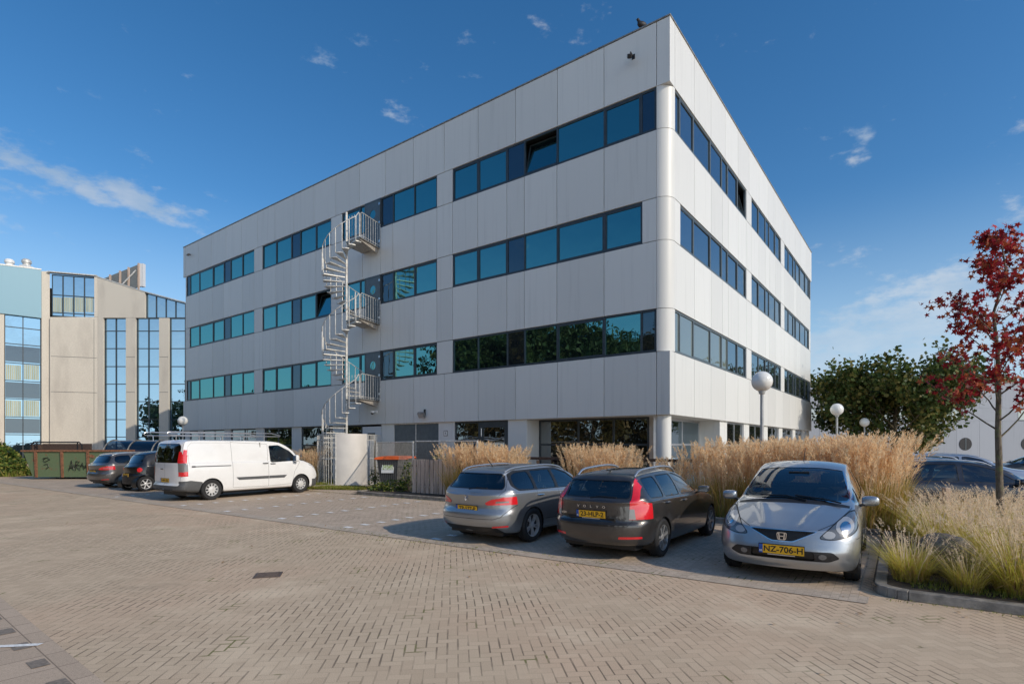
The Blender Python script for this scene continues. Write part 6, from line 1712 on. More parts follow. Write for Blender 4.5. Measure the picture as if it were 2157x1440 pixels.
def curtain(F, t0, t1, z0, z1, cols, rows, name='window', o=-.25, z1b=None, glass='far_glass', blinds=True):
    z1b = z1 if z1b is None else z1b
    mb = MB(); w = .07
    ts = [lerp(t0, t1, k / cols) for k in range(cols + 1)] if isinstance(cols, int) else cols
    for t_ in ts:
        zz = lerp(z1, z1b, (t_ - t0) / (t1 - t0)); F.slab(mb, max(t0, t_ - w / 2), min(t1, t_ + w / 2), z0, zz, o - .05, o + .06)
    zs = [lerp(z0, min(z1, z1b), k / rows) for k in range(rows + 1)] if isinstance(rows, int) else rows
    for zz in zs: F.slab(mb, t0 + w / 2 + .002, t1 - w / 2 - .002, zz - w / 2, zz + w / 2, o - .049, o + .05)
    if z1b != z1: F.slab(mb, t0, t1, z1 - .08, z1, o - .05, o + .07, z1b - .08, z1b)
    fo = mb.build(name, MAT['dark_frame'], FB_)
    m = MB(); F.slab(m, t0 + .01, t1 - .01, z0 + .01, z1 - .01, o - .02, o - .01, None, z1b - .01); m.build('pane', MAT[glass], fo)
    return fo, zs, ts
KD = 52.0 / 44.0
A0, A1, A2, A3 = wpt(-160, 38.6 * KD), wpt(88, 42.9 * KD), wpt(204, 52.0), wpt(470, 52.0)
FA, FBB, FC = Facet(A0, A1), Facet(A1, A2), Facet(A2, A3)
mb = MB()
def strip(F, u0, u1, v0, v1, o=.0, th=.5, v1b=None, mbx=None):
    m = mbx or mb; uc = (u0 + u1) / 2; z0 = 0 if v0 is None else F.z(uc, v0)
    F.slab(m, F.t(u0), F.t(u1), z0, F.z(u0, v1), o - th, o, None, F.z(u1, v1 if v1b is None else v1b))
# facet A: piers and blue metal top
strip(FA, -150, 9, None, 651, mbx=mb); strip(FA, 87.5, 105, None, 571)
mb2 = MB(); strip(FA, -150, 87, 656, 540, .12, .4, 569, mb2); o = mb2.build('metal_parapet', MAT['blue_metal'], FB_)
z0, z1 = FA.z(48, 948), FA.z(48, 657)
curtain(FA, FA.t(10), FA.t(86), 0, z1, 2, [0] + [FA.z(48, v) for v in (915, 878, 840, 802, 765, 725, 690, 657)])
# facet B: pier, glazed bay on top, blank concrete below
strip(FBB, 105, 206, None, 667.5); strip(FBB, 198.5, 206, 667, 583)
curtain(FBB, FBB.t(107), FBB.t(198), FBB.z(150, 666), FBB.z(107, 576), 4, [FBB.z(150, 666), FBB.z(150, 659), FBB.z(150, 622)], z1b=FBB.z(198, 583))
# facet C
strip(FC, 206, 217, None, 583, v1b=587); strip(FC, 217.2, 305, 669, 587.2, v1b=615)
for (u0, u1) in ((265, 285), (335, 355), (420, 470)): strip(FC, u0, u1, None, 669.4)
mb.build('concrete_wall', MAT['pebble_concrete'], FB_)
zt_ = FC.z(300, 669.6); rows = [0] + [FC.z(300, v) for v in (920, 883, 845, 808, 771, 733, 696)] + [zt_]
for (u0, u1) in ((217.5, 264.5), (285.5, 334.5), (355.5, 419.5)): curtain(FC, FC.t(u0), FC.t(u1), 0, zt_, 2, rows)
curtain(FC, FC.t(305.5), FC.t(470), FC.z(350, 668), FC.z(305.5, 616), 8, [FC.z(350, 668)], z1b=FC.z(470, 660))
mb = MB(); FC.slab(mb, FC.t(204), FC.t(305), FC.z(204, 583), FC.z(204, 583) + .08, -.5, .04, FC.z(305, 615), FC.z(305, 615) + .08); FC.slab(mb, FC.t(305.2), FC.t(470), FC.z(305, 615), FC.z(305, 615) + .08, -.5, .04, FC.z(470, 659), FC.z(470, 659) + .08)
FBB.slab(mb, FBB.t(100), FBB.t(204), FBB.z(105, 573), FBB.z(105, 573) + .10, -.5, .05, FBB.z(204, 581.5), FBB.z(204, 581.5) + .10)
FA.slab(mb, FA.t(-150), FA.t(87), FA.z(-150, 540) , FA.z(-150, 540) + .1, -.5, .15, FA.z(87, 569), FA.z(87, 569) + .1)
mb.build('roof_coping', MAT['galvanised'], FB_)
# back volume
bk_ = [A0, A1, A2, A3]; n_ = [v + Vector((0, 1.2, 0)) for v in bk_]
MB().hull([(v.x, v.y, .0) for v in n_] + [(A3.x, A3.y + 14, 0), (A0.x, A0.y + 16, 0)], [(v.x, v.y, z) for v, z in zip(n_, (16.4, 16.4, 15.6, 12.6))] + [(A3.x, A3.y + 14, 12.6), (A0.x, A0.y + 16, 16.4)]).build('inner_wall', MAT['dark_interior'], FB_)
# vertical slat blinds seen in several rows
def blind(F, u0, u1, v0, v1, step=.13):
    bl = MB()
    uc = (u0 + u1) / 2; t0, t1, z0, z1 = F.t(u0), F.t(u1), F.z(uc, v0), F.z(uc, v1); t_ = t0
    while t_ < t1 - .05:
        F.slab(bl, t_, t_ + step * .82, z0, z1, -.262 , -.2595); t_ += step
    bl.build('blind', MAT['blind_fabric'], FB_)
t = NT('blind_fabric'); w = t.noise(t.coord('Object', (8, 8, .2)), 1, 2); t.set(Base_Color=t.mix(t.rng(w, .3, .7), (.30, .33, .22), (.48, .50, .38)), Roughness=.6); MAT['blind_fabric'] = t.m
for k_, (v0, v1) in enumerate(((762, 729), (838, 805), (912, 881))):
    m = MB(); FA.slab(m, FA.t(11.5), FA.t(84.5), FA.z(48, v0), FA.z(48, v1), -.262, -.259); m.build('dark_panel', MAT['dark_panel_glass'], FB_)
for v in (752, 826):
    m = MB(); FBB.slab(m, FBB.t(107), FBB.t(204), FBB.z(150, v), FBB.z(150, v) + .035, -.1, .004); m.build('panel_joint', MAT['dark_frame'], FB_)
m = MB(); FBB.slab(m, FBB.t(197.6), FBB.t(198.3), .1, FBB.z(150, 669), -.1, .004); m.build('panel_joint', MAT['dark_frame'], FB_)
for (u0, u1) in ((266, 284), (336, 354)):
    for v in (752, 826):
        m = MB(); FC.slab(m, FC.t(u0), FC.t(u1), FC.z(300, v), FC.z(300, v) + .035, -.1, .004); m.build('panel_joint', MAT['dark_frame'], FB_)
for (u0, u1) in ((12, 46), (51, 84)): blind(FA, u0, u1, 799, 768); blind(FA, u0, u1, 876, 843)
for (u0, u1) in ((109, 129), (132, 152), (155, 175), (178, 196)): blind(FBB, u0, u1, 656, 625)
# awning light box under the metal parapet; roof vents and billboard
for i, (u, lab) in enumerate(((20, 'left of two white roof ventilation stacks on the faceted building'), (56, 'right of two white roof ventilation stacks, with a rounded metal cowl'))):
    Y = 52.8; X = (u - 1078.5) / 1166 * Y; z = EYE + (936 - 570) / 1166 * Y
    e = empty('roof_vent', (X, Y, z - .6)); tag(e, lab, 'vent', 'roof vents')
    MB().box(-.38, .38, -.38, .38, 0, 1.05).build('base', MAT['white_paint'], e, bevel=.02)
    MB().lathe([(.001, 1.06), (.30, 1.06), (.30, 1.3), (.38, 1.32), (.38, 1.55), (.25, 1.68), (.001, 1.7)], 16).build('cowl', MAT['white_paint'] if i == 0 else MAT['galvanised'], e, smooth=True)
Y = 59.0; bx = lambda u: (u - 1078.5) / 1166 * Y
e = empty('billboard', (bx(268), Y, 0)); tag(e, 'large roof billboard seen from behind with its timber and steel framing', 'billboard')
q = [(bx(236) - bx(268), -1.6), (bx(290) - bx(268), 0.4)]
zt0, zt1, zb0, zb1 = EYE + (936 - 587) / 1166 * 57.1, EYE + (936 - 556) / 1166 * 59.5, EYE + (936 - 610) / 1166 * 57.1, EYE + (936 - 604) / 1166 * 59.5
MB().hull([(q[0][0], q[0][1], zb0 - .6), (q[1][0], q[1][1], zb1), (q[1][0], q[1][1] + .15, zb1), (q[0][0], q[0][1] + .15, zb0 - .6)], [(q[0][0], q[0][1], zt0), (q[1][0], q[1][1], zt1), (q[1][0], q[1][1] + .15, zt1), (q[0][0], q[0][1] + .15, zt0)]).build('board', MAT['dark_frame'], e)
MB().hull([(q[1][0] + .02, q[1][1] - .1, zb1), (q[1][0] + .38, q[1][1] - .1, zb1), (q[1][0] + .38, q[1][1] + .3, zb1), (q[1][0] + .02, q[1][1] + .3, zb1)], [(q[1][0] + .02, q[1][1] - .1, zt1), (q[1][0] + .38, q[1][1] - .1, zt1), (q[1][0] + .38, q[1][1] + .3, zt1), (q[1][0] + .02, q[1][1] + .3, zt1)]).build('edge_frame', MAT['far_white'], e)
for k, t_ in enumerate((.25, .5, .72, .98)):
    x, y = lerp(q[0][0], q[1][0], t_), lerp(q[0][1], q[1][1], t_) - .12; zt2 = lerp(zt0, zt1, t_)
    MB().box(x - .09, x + .09, y - .06, y + .05, 14.6, zt2 + .05).build('post', MAT['weathered_wood'], e)
MB().tube([(lerp(q[0][0], q[1][0], .35), -1.2, zb0 - .3), (lerp(q[0][0], q[1][0], .9), .1, zt1 - .8)], .07, 6).build('brace', MAT['galvanised'], e)

# ================================================================== WHITE HALL ON THE RIGHT
HB = empty('white_hall', (45, 58, 0), 0); tag(HB, 'long low white hall with strip windows and round portholes behind the right car park', 'building')
mb = MB(); x = -32.0; tp_ = 7.75
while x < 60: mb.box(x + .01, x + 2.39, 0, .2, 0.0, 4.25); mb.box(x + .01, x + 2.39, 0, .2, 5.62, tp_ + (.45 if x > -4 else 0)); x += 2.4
mb.build('wall', MAT['hall_panel_shaded'], HB)
MB().box(-32, 62, .21, 20, 0, 7.6).build('inner_wall', MAT['dark_interior'], HB)
for (x0, x1) in ((-32, -10), (-10, 2), (8, 20), (22, 60)):
    mb = MB(); k = x0
    mb.box(x0, x1, .02, .14, 4.26, 4.36); mb.box(x0, x1, .02, .14, 5.51, 5.61)
    while k < x1: mb.box(k, k + .07, .03, .14, 4.361, 5.509); k += 1.5
    fo = mb.build('strip_window', MAT['dark_frame'], HB); MB().box(x0 + .02, x1 - .02, .10, .12, 4.3, 5.55).build('pane', MAT['clear_dark_glass'], fo)
MB().box(2.01, 7.99, .0, .2, 4.26, 5.61).build('wall_panel', MAT['hall_panel_shaded'], HB); MB().box(20.01, 21.99, 0, .2, 4.26, 5.61).build('wall_panel', MAT['hall_panel_shaded'], HB)
for px_ in (-4.0, 2.5, 9.0):
    xx = px_
    rg = MB(); rg.lathe([(.001, -.04), (.66, -.04), (.66, .02), (.001, .02)], 28, (xx, -.0, 1.85), 'Y'); fo = rg.build('round_window', MAT['dark_metal'], HB)
    MB().box(xx - .04, xx + .04, -.07, -.041, 1.25, 2.45).build('glazing_bar', MAT['grey_frame'], fo)
MB().box(-32, 62, -.06, .1, 7.755 + .45, 7.86 + .45).build('roof_coping', MAT['galv_dark'], HB)
# ================================================================== PLANTS
def blades_mesh(rng, n, base_r, h0, h1, lean, w, segs=4, droop=.35, curl=1.6):
    """arching ribbons; returns V, F"""
    V = []; F = []
    for _ in range(n):
        a = rng.uniform(0, 2*math.pi); r = base_r * math.sqrt(rng.random()); x, y = r*math.cos(a), r*math.sin(a)
        h = rng.uniform(h0, h1); az = a + rng.uniform(-.8, .8); ln = lean * rng.uniform(.2, 1.2) * (0.35 + r / base_r); ww = w * rng.uniform(.7, 1.3)
        dx, dy = math.cos(az), math.sin(az); sx, sy = -dy * ww, dx * ww
        dr = droop * rng.uniform(.0, 1.0); b = len(V)
        for k in range(segs + 1):
            t = k / segs; out = ln * h * t ** curl; z = h * (t - dr * t ** 3 * .6); q = (1 - t) ** .6 if k < segs else .05
            px, py = x + dx * out, y + dy * out
            V.append((px - sx*q, py - sy*q, z)); V.append((px + sx*q, py + sy*q, z))
        for k in range(segs): F.append((b+2*k, b+2*k+1, b+2*k+3, b+2*k+2))
    return np.array(V, np.float32), np.array(F, np.int32)
def plume_mesh(rng, n, base_r, h0, h1, lean, plen, pw, hairs, hair_l, narrow=False):
    """stalk plus a feathery head made of many fine slivers"""
    V = []; F = []
    for _ in range(n):
        a = rng.uniform(0, 2*math.pi); r = base_r * math.sqrt(rng.random()); x, y = r*math.cos(a), r*math.sin(a)
        h = rng.uniform(h0, h1); az = a + rng.uniform(-.9, .9); ln = lean * rng.uniform(.1, 1.1) * (.4 + r / base_r); dx, dy = math.cos(az), math.sin(az)
        def pt(t): o = ln * h * t ** 1.7; return Vector((x + dx*o, y + dy*o, h * t * (1 - .04 * t)))
        sw = .0035; b = len(V)
        for k in range(4):
            p = pt(k / 3 * .8); V += [(p.x - dy*sw, p.y + dx*sw, p.z), (p.x + dy*sw, p.y - dx*sw, p.z)]
        for k in range(3): F.append((b+2*k, b+2*k+1, b+2*k+3, b+2*k+2))
        t0 = 1 - plen / h
        p0, p1 = pt(t0), pt(1.0); d = (p1 - p0).normalized(); u = d.orthogonal().normalized(); v = d.cross(u)
        wind = Vector((-.35, -.1, 0))
        for k in range(hairs):
            t = rng.random() ** .8; p = pt(t0 + (1 - t0) * t); aa = rng.uniform(0, 2*math.pi); rad = u*math.cos(aa) + v*math.sin(aa)
            env = pw * (math.sin(math.pi * min(1, .08 + t * .92)) ** .7)
            q = p + rad * env * rng.uniform(.2, 1)
            hd = (d * 1.0 + rad * (.35 if not narrow else .9) + wind * .4).normalized() * hair_l * rng.uniform(.6, 1.2) * (.6 + .5 * (1 - t))
            s_ = hd.cross(Vector((rng.uniform(-1, 1), rng.uniform(-1, 1), rng.uniform(-1, 1)))).normalized() * (.0075 if not narrow else .004)
            b = len(V); V += [tuple(p), tuple(p.lerp(q, .6) + s_ + hd * .5), tuple(q + hd), tuple(p.lerp(q, .6) - s_ + hd * .5)]; F.append((b, b+1, b+2, b+3))
    return np.array(V, np.float32), np.array(F, np.int32)
REEDS = []
for sd in range(3):
    rg = random.Random(20 + sd)
    V1, F1 = blades_mesh(rg, 460, .38, .7, 1.35, .36, .007, 4, .5)
    V2, F2 = plume_mesh(rg, 105, .34, 1.25, 1.95, .26, .38, .040, 36, .11)
    a = np_mesh('blades', V1, F1, MAT['reed_blade']); b = np_mesh('plumes', V2, F2, MAT['reed_plume']); REEDS.append((a.data, b.data)); bpy.data.objects.remove(a); bpy.data.objects.remove(b)
FOUNT = []
for sd in range(3):
    rg = random.Random(40 + sd)
    V1, F1 = blades_mesh(rg, 800, .24, .42, .86, .85, .0048, 5, .9)
    V2, F2 = plume_mesh(rg, 78, .24, .68, 1.04, .62, .12, .011, 26, .022, True)
    V3, F3 = blades_mesh(rg, 120, .24, .25, .5, 1.3, .004, 4, 1.2)
    a = np_mesh('blades', V1, F1, MAT['fountain_blade']); b = np_mesh('plumes', V2, F2, MAT['fountain_plume']); c = np_mesh('dry_skirt', V3, F3, MAT['dry_straw']); FOUNT.append((a.data, b.data, c.data))
    for o in (a, b, c): bpy.data.objects.remove(o)
def clump(name, datas, pnames, p, sc, rz, label, cat, group, sz=None):
    e = empty(name, p, rz); e.scale = (sc, sc, sz or sc); tag(e, label, cat, group)
    for d, n in zip(datas, pnames):
        o = bpy.data.objects.new(n, d); COL.objects.link(o); o.parent = e
    return e
rg = random.Random(5)
def reeds(ts, dd, sc, label, group):
    for t_ in ts:
        clump('plume_grass', REEDS[rg.randrange(3)], ('blades', 'plumes'), pk(t_ + rg.uniform(-.15, .15), dd + rg.uniform(-.2, .2), .08), sc * rg.uniform(.9, 1.08), rg.uniform(0, 6.28), label, 'ornamental grass', group, sc * rg.uniform(.92, 1.04))
reeds([.0, .75, 1.5, 2.15], 1.0, .93, 'tall plume grass clump in the stand behind the grey silver estate car', 'plume grass behind the grey estate')
reeds([.5, 1.4], 1.8, .95, 'tall plume grass clump in the stand behind the grey silver estate car', 'plume grass behind the grey estate')
reeds([4.35, 4.95, 5.5], 1.1, .92, 'tall plume grass clump in the stand between the two estate cars', 'plume grass between the estates')
reeds([4.7, 5.3], 1.9, .93, 'tall plume grass clump in the stand between the two estate cars', 'plume grass between the estates')
reeds([7.05], 1.0, .80, 'lower plume grass clump just behind the charcoal estate car', None)
lb, gp = 'tall plume grass clump in the long hedge behind the silver hatchback', 'plume grass hedge behind the hatchback'
reeds(list(np.arange(7.9, 11.0, .62)), .8, .93, lb, gp); reeds(list(np.arange(8.2, 11.4, .66)), 1.7, .98, lb, gp); reeds(list(np.arange(9.0, 11.4, .7)), 2.5, 1.0, lb, gp)
reeds([10.7, 11.15, 11.55], .5, 1.0, lb, gp); reeds([11.0, 11.6], 1.2, 1.04, lb, gp)
reeds([-17.5, -16.6, -15.7, -14.8], 1.2, .9, 'plume grass clump behind the black two seat car', 'plume grass behind the left row'); reeds([-9.3, -8.7], 1.6, .85, 'plume grass clump between the van nose and the stair cage', 'plume grass by the cage')
def founts(pts, label, group, k=1.0):
    for (t_, d_) in pts:
        clump('fountain_grass', FOUNT[rg.randrange(3)], ('blades', 'plumes', 'dry_skirt'), pk(t_ + rg.uniform(-.1, .1), d_ + rg.uniform(-.1, .1), .09), k * rg.uniform(.85, 1.12), rg.uniform(0, 6.28), label, 'ornamental grass', group)
e = clump('fountain_grass', FOUNT[0], ('blades', 'plumes', 'dry_skirt'), pk(12.0, -4.45, .09), .74, 1.0, 'small fountain grass tuft at the kerb corner, left of the boulder', 'ornamental grass', None)
pts = []
for r_, dd in enumerate(np.arange(-4.55, .6, .55)):
    t_ = 12.35 + (r_ % 2) * .28
    while t_ < 20.5:
        p_ = pk(t_, dd)
        if (p_ - Vector((5.62, 7.2, 0))).length > .52 and (p_ - Vector((5.30, 6.6, 0))).length > .44 and not (dd < -4.0 and t_ < 12.9): pts.append((t_, dd))
        t_ += .56
clump('fountain_grass', FOUNT[1], ('blades', 'plumes', 'dry_skirt'), (5.28, 6.42, .09), .55, 2.0, 'smallest fountain grass tuft, in front of the brown boulder', 'ornamental grass', None)
founts(pts, 'fountain grass clump in the bed at the right, round the red leaved tree', 'fountain grass in the right bed', .90)
# boulder
def rock(p, r, label, seed=1):
    rs = random.Random(seed); mb = MB(); mb.ball((0, 0, 0), 1, 1, 1, 22, 14); ph = [rs.uniform(0, 6) for _ in range(6)]
    vv = []
    for (x, y, z) in mb.v:
        k = 1 + .10 * math.sin(3*x + ph[0]) + .09 * math.sin(4*y + ph[1]) + .07 * math.sin(5*z + ph[2]) + .03 * math.sin(11*x + 7*y)
        vv.append((x*k*r[0], y*k*r[1], z*k*r[2]))
    mb.v = vv; o = mb.build('boulder', MAT['boulder'], smooth='all', loc=p); return tag(o, label, 'rock')
rock((5.62, 7.2, .34), (.33, .27, .27), 'rounded brown boulder half hidden in the fountain grass by the kerb')

# ---- trees
def tree_skeleton(rs, H, trunk_r, first, crown_r, n_main, levels=3, up=.5, gap=0):
    """returns list of (pts, radii) and list of tip points"""
    br = []; tips = []
    def grow_(p, d, ln, r, lv):
        n = 5; pts = [p.copy()]; rr = [r]; q = p.copy(); dd = d.copy()
        for k in range(n):
            dd = (dd + Vector((rs.uniform(-.18, .18), rs.uniform(-.18, .18), rs.uniform(-.04, .16)))).normalized(); q = q + dd * ln / n; pts.append(q.copy()); rr.append(r * (1 - .75 * (k + 1) / n))
        br.append((pts, rr))
        if lv > 0:
            for k in range(rs.randint(3, 5)):
                i = rs.randint(2, n); az = rs.uniform(0, 6.28); o = Vector((math.cos(az), math.sin(az), rs.uniform(-.1, .7))).normalized()
                grow_(pts[i], (dd * .7 + o * .75).normalized(), ln * rs.uniform(.4, .6), rr[i] * .7, lv - 1)
        for k in range(2, n + 1): tips.append((pts[k].copy(), lv))
    n = 8; tp = [Vector((rs.uniform(-.02, .02) * k * H * .12, rs.uniform(-.02, .02) * k * H * .12, H * k / n)) for k in range(n + 1)]
    br.append((tp, [trunk_r * (1 - .85 * (k / n) ** 1.1) for k in range(n + 1)]))
    for k in range(n_main):
        t = first + (1 - first) * (k + .5) / n_main * .96; z = H * t; i = min(int(t * n), n - 1); p = tp[i].lerp(tp[i+1], t * n - i)
        az = k * 2.4 + rs.uniform(-.4, .4); env = crown_r(t)
        d = Vector((math.cos(az), math.sin(az), up * rs.uniform(.6, 1.3))).normalized(); grow_(p, d, env, trunk_r * .34 * (1 - t * .6), levels - 1)
    for k in range(4): tips.append((tp[-1] + Vector((rs.uniform(-.1, .1), rs.uniform(-.1, .1), -k * .1 * H * .3)), 0))
    return br, tips
def leaf_cloud(rs, centers, per, spread, size, star=False, hang=0.0):
    V = []; F = []
    nr = np.random.RandomState(rs.randint(0, 99999))
    for c, lv in centers:
        for _ in range(per):
            p = np.array(c) + nr.normal(0, spread, 3) * np.array([1, 1, .75]); s_ = size * nr.uniform(.6, 1.3)
            a = nr.normal(0, 1, 3); a[2] += hang; a /= np.linalg.norm(a); b = np.cross(a, nr.normal(0, 1, 3)); b /= np.linalg.norm(b); i = len(V)
            if star:
                c_ = np.cross(a, b) * .25
                pts = []
                for k in range(5):
                    an = math.pi / 2 + k * 1.2566; q = 1.0 if k in (0, 1, 4) else .8
                    pts.append(p + s_ * q * (math.cos(an) * b + math.sin(an) * a) + c_ * s_ * .6); an2 = an + .628; pts.append(p + s_ * .38 * (math.cos(an2) * b + math.sin(an2) * a))
                V.append(p)
                V.extend(pts)
                for k in range(5):
                    F.append((i, i + 1 + 2*k, i + 2 + 2*k, i)); 
                    F.append((i, i + 1 + (2*k - 1) % 10, i + 1 + 2*k, i))
            else:
                w = b * s_ * .42; V.extend([p - a*s_*.5, p + w, p + a*s_*.5, p - w]); F.append((i, i+1, i+2, i+3))
    V = np.array(V, np.float32); F = np.array(F, np.int32)
    if star: F = F[:, :3]
    return V, F
def make_tree(name, p, H, tr, first, cr, nm, per, spread, size, leaf, label, seed, star=False, group=None, levels=3, up=.5, barkm='bark', keep=1.0, hang=0):
    rs = random.Random(seed); br, tips = tree_skeleton(rs, H, tr, first, cr, nm, levels, up)
    e = empty(name, p); tag(e, label, 'tree', group); mb = MB(); mb.tube(br[0][0], br[0][1], 10); mb.build('trunk', MAT[barkm], e, smooth='all')
    mb = MB()
    for pts, rr in br[1:]: mb.tube(pts, [max(.004, r) for r in rr], 5, cap=False)
    mb.build('branches', MAT[barkm], e, smooth='all')
    tips = [t for t in tips if rs.random() < keep]
    V, F = leaf_cloud(rs, tips, per, spread, size, star, hang)
    np_mesh('crown', V, F, MAT[leaf], e); return e
# red leaved tree in the right bed
make_tree('red_maple', (7.75, 8.8, .08), 5.05, .058, .34, lambda t: .88 * (1 - ((t - .34) / .66)) ** .75 + .16, 23, 8, .07, .06, 'leaf_red', 'young tree with crimson star shaped leaves in the right hand bed', 11, True, None, 2, .75, keep=.58, hang=-.8)
# broad green tree
make_tree('broadleaf_tree', (24.9, 36.0, 0), 4.9, .26, .14, lambda t: 4.3 * math.sin(math.pi * min(1, max(.0, (t - .02)) * .82 + .16)) ** .9, 24, 13, .34, .26, 'leaf_green', 'broad dark green tree in front of the white hall', 21, group=None, levels=3, up=.35)
# treetops beyond the hall
for i, (u, Y, H, w_) in enumerate(((1722, 75, 10.3, 3.2), (1745, 78, 9.6, 3), (1985, 74, 11.2, 4.2), (2030, 76, 11.0, 3.8), (2075, 72, 10.2, 3.6), (2140, 74, 11.0, 4.0), (2190, 78, 11, 4))):
    make_tree('distant_tree', ((u - 1078.5) / 1166 * Y, Y, 0), H - 1, .3, .35, lambda t, w_=w_: w_ * math.sin(math.pi * min(1, t * .8 + .1)), 12, 6, .6, .5, 'leaf_far', 'pale green treetop showing above the white hall roof', 60 + i, group='treetops beyond the hall', levels=2)
# trees on the far side of the yard, reflected in the lower windows
for i, (x, y) in enumerate(((-39, 14), (-38, 7), (-39, 0), (-37, -7), (-35, -14), (-31, -20), (-26, -26), (-20, -31), (-12, -36))):
    make_tree('yard_tree', (x, y, 0), 12.6 + (i % 3) * 1.0, .3, .08, lambda t: 5.0 * math.sin(math.pi * min(1, t * .82 + .14)) ** .6, 15, 26, .75, .42, 'leaf_yard', 'green tree at the edge of the yard, seen reflected in the lower windows', 90 + i, group='trees behind the viewer', levels=2)

for i, (x, y) in enumerate(((-47, 10), (-48, 3), (-47, -4), (-46, -11), (-41, -18))):
    make_tree('yard_tree', (x, y, 0), 14.5, .3, .10, lambda t: 5.6 * math.sin(math.pi * min(1, t * .82 + .14)) ** .6, 13, 26, .9, .5, 'leaf_yard', 'tall green tree in the second row beyond the yard edge', 140 + i, group='second row trees behind the viewer', levels=2)
for i, (x, y) in enumerate(((-44, 33), (-41, 27), (-40, 21))):
    make_tree('yard_tree', (x, y, 0), 5.6 + i * .4, .2, .08, lambda t: 3.6 * math.sin(math.pi * min(1, t * .82 + .14)) ** .6, 12, 10, .5, .5, 'leaf_green', 'low green tree at the edge of the yard, left of the frame', 120 + i, group='low trees left of the frame', levels=2)

def scatter_leaves(name, p, n, rx, ry, h, size, leaf, label, cat, seed, kind=None, group=None, stems=True):
    nr = np.random.RandomState(seed); V = []; F = []
    for _ in range(n):
        a = nr.uniform(0, 6.28); r = math.sqrt(nr.uniform()); hh = h * nr.uniform() ** .7 * (1 - r * r * .7)
        c = np.array([rx*r*math.cos(a), ry*r*math.sin(a), hh]); d = nr.normal(0, 1, 3); d[2] = abs(d[2]) * .4; d /= np.linalg.norm(d); b = np.cross(d, nr.normal(0, 1, 3)); b /= np.linalg.norm(b); s_ = size * nr.uniform(.5, 1.3); i = len(V)
        V += [c - d*s_*.5, c + b*s_*.4, c + d*s_*.5, c - b*s_*.4]; F.append((i, i+1, i+2, i+3))
    e = empty(name, p); tag(e, label, cat, group, kind)
    np_mesh('foliage', np.array(V, np.float32), np.array(F, np.int32), MAT[leaf], e)
    mb = MB()
    for _ in range(14):
        a = nr.uniform(0, 6.28); mb.tube([(0, 0, 0), (rx*.4*math.cos(a), ry*.4*math.sin(a), h*.4), (rx*.75*math.cos(a), ry*.75*math.sin(a), h*.75)], [.012, .008, .003], 4)
    mb.build('stems', MAT['bark'], e); return e
scatter_leaves('ivy', (-4.35, 20.55, .08), 900, 1.0, .5, .42, .09, 'leaf_ivy', 'low sprawling ivy at the foot of the waste bin', 'plant', 1)
scatter_leaves('ivy', (-3.75, 20.1, .08), 350, .35, .25, 1.2, .09, 'leaf_ivy', 'dark climbing ivy against the right side of the waste bin', 'plant', 2)
scatter_leaves('shrub', (-5.6, 22.6, .08), 160, .25, .25, .95, .08, 'leaf_ivy', 'thin leafy weeds round the bare sapling', 'plant', 3)
scatter_leaves('shrub', (-2.6, 20.6, .08), 260, .5, .3, 1.8, .12, 'leaf_ivy', 'loose bright green shrub behind the mesh fence', 'shrub', 4)
scatter_leaves('shrub', pk(6.3, 2.5, .08), 1200, .8, .6, 1.15, .10, 'leaf_ivy', 'dark leafy shrub in front of the recessed corner windows', 'shrub', 6)
scatter_leaves('shrub', pk(3.2, 1.6, .08), 1200, .8, .6, 1.1, .09, 'leaf_ivy', 'green shrub filling the gap between the first two plume grass stands', 'shrub', 7)
scatter_leaves('shrub', pk(6.6, 1.2, .08), 1200, .8, .6, .95, .08, 'leaf_ivy', 'green shrub hidden behind the charcoal estate car', 'shrub', 8)
for i, (x, y) in enumerate(((-43, 26), (-42, 18), (-42, 10), (-42, 2), (-41, -6), (-38, -14), (-33, -21), (-27, -28))):
    scatter_leaves('hedge_bush', (x, y, 0), 2600, 3.2, 4.8, 4.4, .5, 'leaf_yard', 'dense hedge bush under the trees at the yard edge', 'shrub', 200 + i, None, 'hedge bushes behind the viewer')
scatter_leaves('hedge_bush', (-32.6, 33.2, 0), 6500, 3.2, 1.6, 2.6, .22, 'leaf_ivy', 'bushy green shrub at the far left edge behind the skip', 'shrub', 9)
scatter_leaves('hedge_bush', (-29.0, 31.4, 0), 2600, 1.6, 1.0, 1.1, .16, 'leaf_ivy', 'low green bush beside the left end of the skip', 'shrub', 10)
# short grass: lawn strip in front of the cage, verge on the far left
def lawn(name, quad, n, h, leaf, seed, w=.012):
    nr = np.random.RandomState(seed); V = []; F = []; a, b, c, d = [np.array(q) for q in quad]
    for _ in range(n):
        s_, t_ = nr.uniform(), nr.uniform(); p = (a*(1-s_) + b*s_)*(1-t_) + (d*(1-s_) + c*s_)*t_; an = nr.uniform(0, 6.28); hh = h * nr.uniform(.4, 1.2); k = nr.normal(0, .35, 2) * hh; i = len(V); o = np.array([math.cos(an), math.sin(an), 0]) * w
        V += [p - o, p + o, p + o*.3 + np.array([k[0], k[1], hh]), p - o*.3 + np.array([k[0], k[1], hh])]; F.append((i, i+1, i+2, i+3))
    o = np_mesh(name, np.array(V, np.float32), np.array(F, np.int32), MAT[leaf]); return tag(o, 'short green grass growing in the strip', 'grass', None, 'stuff')
lawn('lawn_grass', [tuple(pk(-12, .15, .085)), tuple(pk(-7.55, .15, .085)), tuple(pk(-7.55, 3.2, .085)), tuple(pk(-12, 3.2, .085))], 9000, .12, 'grass_lawn', 1)
lawn('lawn_grass', [(-8.4, 22.0, .014), (-5.9, 21.4, .014), (-5.5, 22.3, .014), (-8.6, 23.2, .014)], 5000, .11, 'grass_lawn', 2)
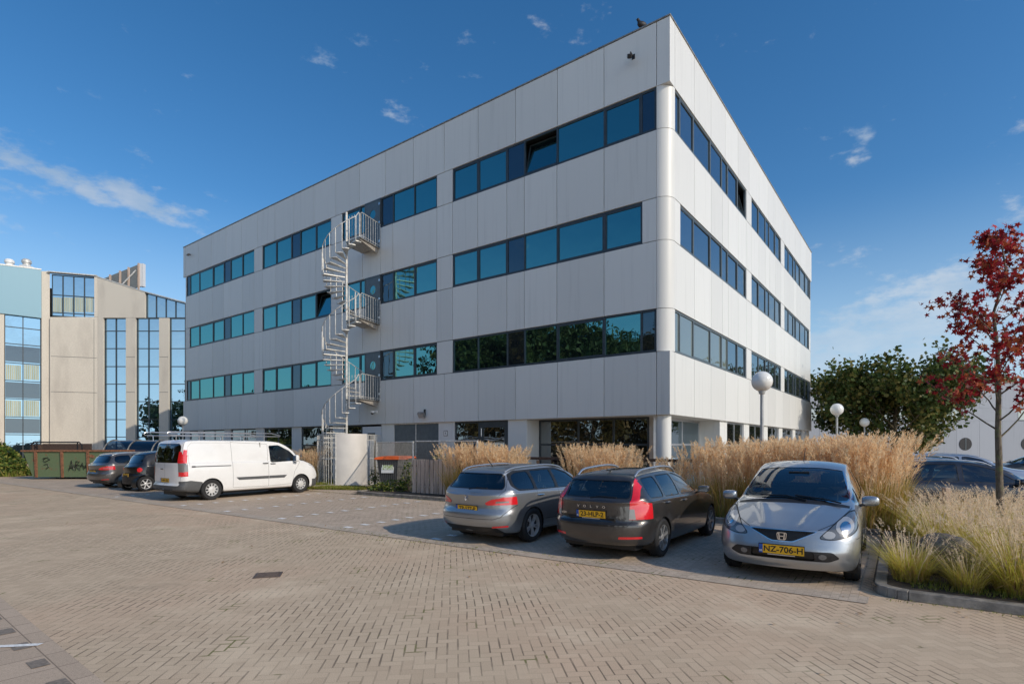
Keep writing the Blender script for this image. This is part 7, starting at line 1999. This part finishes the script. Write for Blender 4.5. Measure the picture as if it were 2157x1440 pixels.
lawn('verge_grass', [(-36, 30.5, .01), (-27.5, 30.6, .01), (-28, 34, .01), (-38, 34, .01)], 9000, .35, 'grass_lawn', 3, .03)
lawn('bed_grass', [tuple(pk(12, -4.9, .09)), tuple(pk(20, -4.9, .09)), tuple(pk(20, -4.4, .09)), tuple(pk(12, -4.4, .09))], 5000, .07, 'grass_lawn', 4, .004)
# weeds in the joints along the border strip and kerb
nr = np.random.RandomState(9); V = []; F = []
for (t0, t1, d0, d1, n) in ((1.5, 8.8, -6.0, -5.35, 500), (11.7, 16, -5.36, -5.24, 500), (-4.0, 8, -.12, -.01, 700), (-8, -4.3, -.1, .1, 200)):
    for _ in range(n // 6):
        c0 = pk(nr.uniform(t0, t1), nr.uniform(d0, d1), .012)
        for _ in range(6):
            c = np.array(c0) + np.append(nr.normal(0, .03, 2), 0); an = nr.uniform(0, 6.28); L_ = nr.uniform(.01, .03); i = len(V); o = np.array([math.cos(an), math.sin(an), 0]) * .005; tp = np.array([math.cos(an+1.57)*L_*.6, math.sin(an+1.57)*L_*.6, L_*.6])
            V += [c - o, c + o, c + o*.4 + tp, c - o*.4 + tp]; F.append((i, i+1, i+2, i+3))
tag(np_mesh('joint_weeds', np.array(V, np.float32), np.array(F, np.int32), MAT['grass_lawn']), 'tiny weeds growing in the paving joints and along the kerb', 'weeds', None, 'stuff')
# fallen leaves
V = []; F = []
for _ in range(900):
    t_ = nr.uniform(-14, 13); d_ = -abs(nr.normal(0, 1.2)) if nr.uniform() < .7 else nr.uniform(-9, 0); p = pk(t_, d_, .014); an = nr.uniform(0, 6.28); s_ = nr.uniform(.01, .028); i = len(V)
    a = np.array([math.cos(an), math.sin(an), nr.uniform(0, .5)]) * s_; b = np.array([-math.sin(an), math.cos(an), nr.uniform(0, .3)]) * s_ * .7; c = np.array(p)
    V += [c - a, c + b, c + a, c - b]; F.append((i, i+1, i+2, i+3))
tag(np_mesh('fallen_leaves', np.array(V, np.float32), np.array(F, np.int32), MAT['dry_straw']), 'small dry leaves scattered over the brick paving', 'leaves', None, 'stuff')
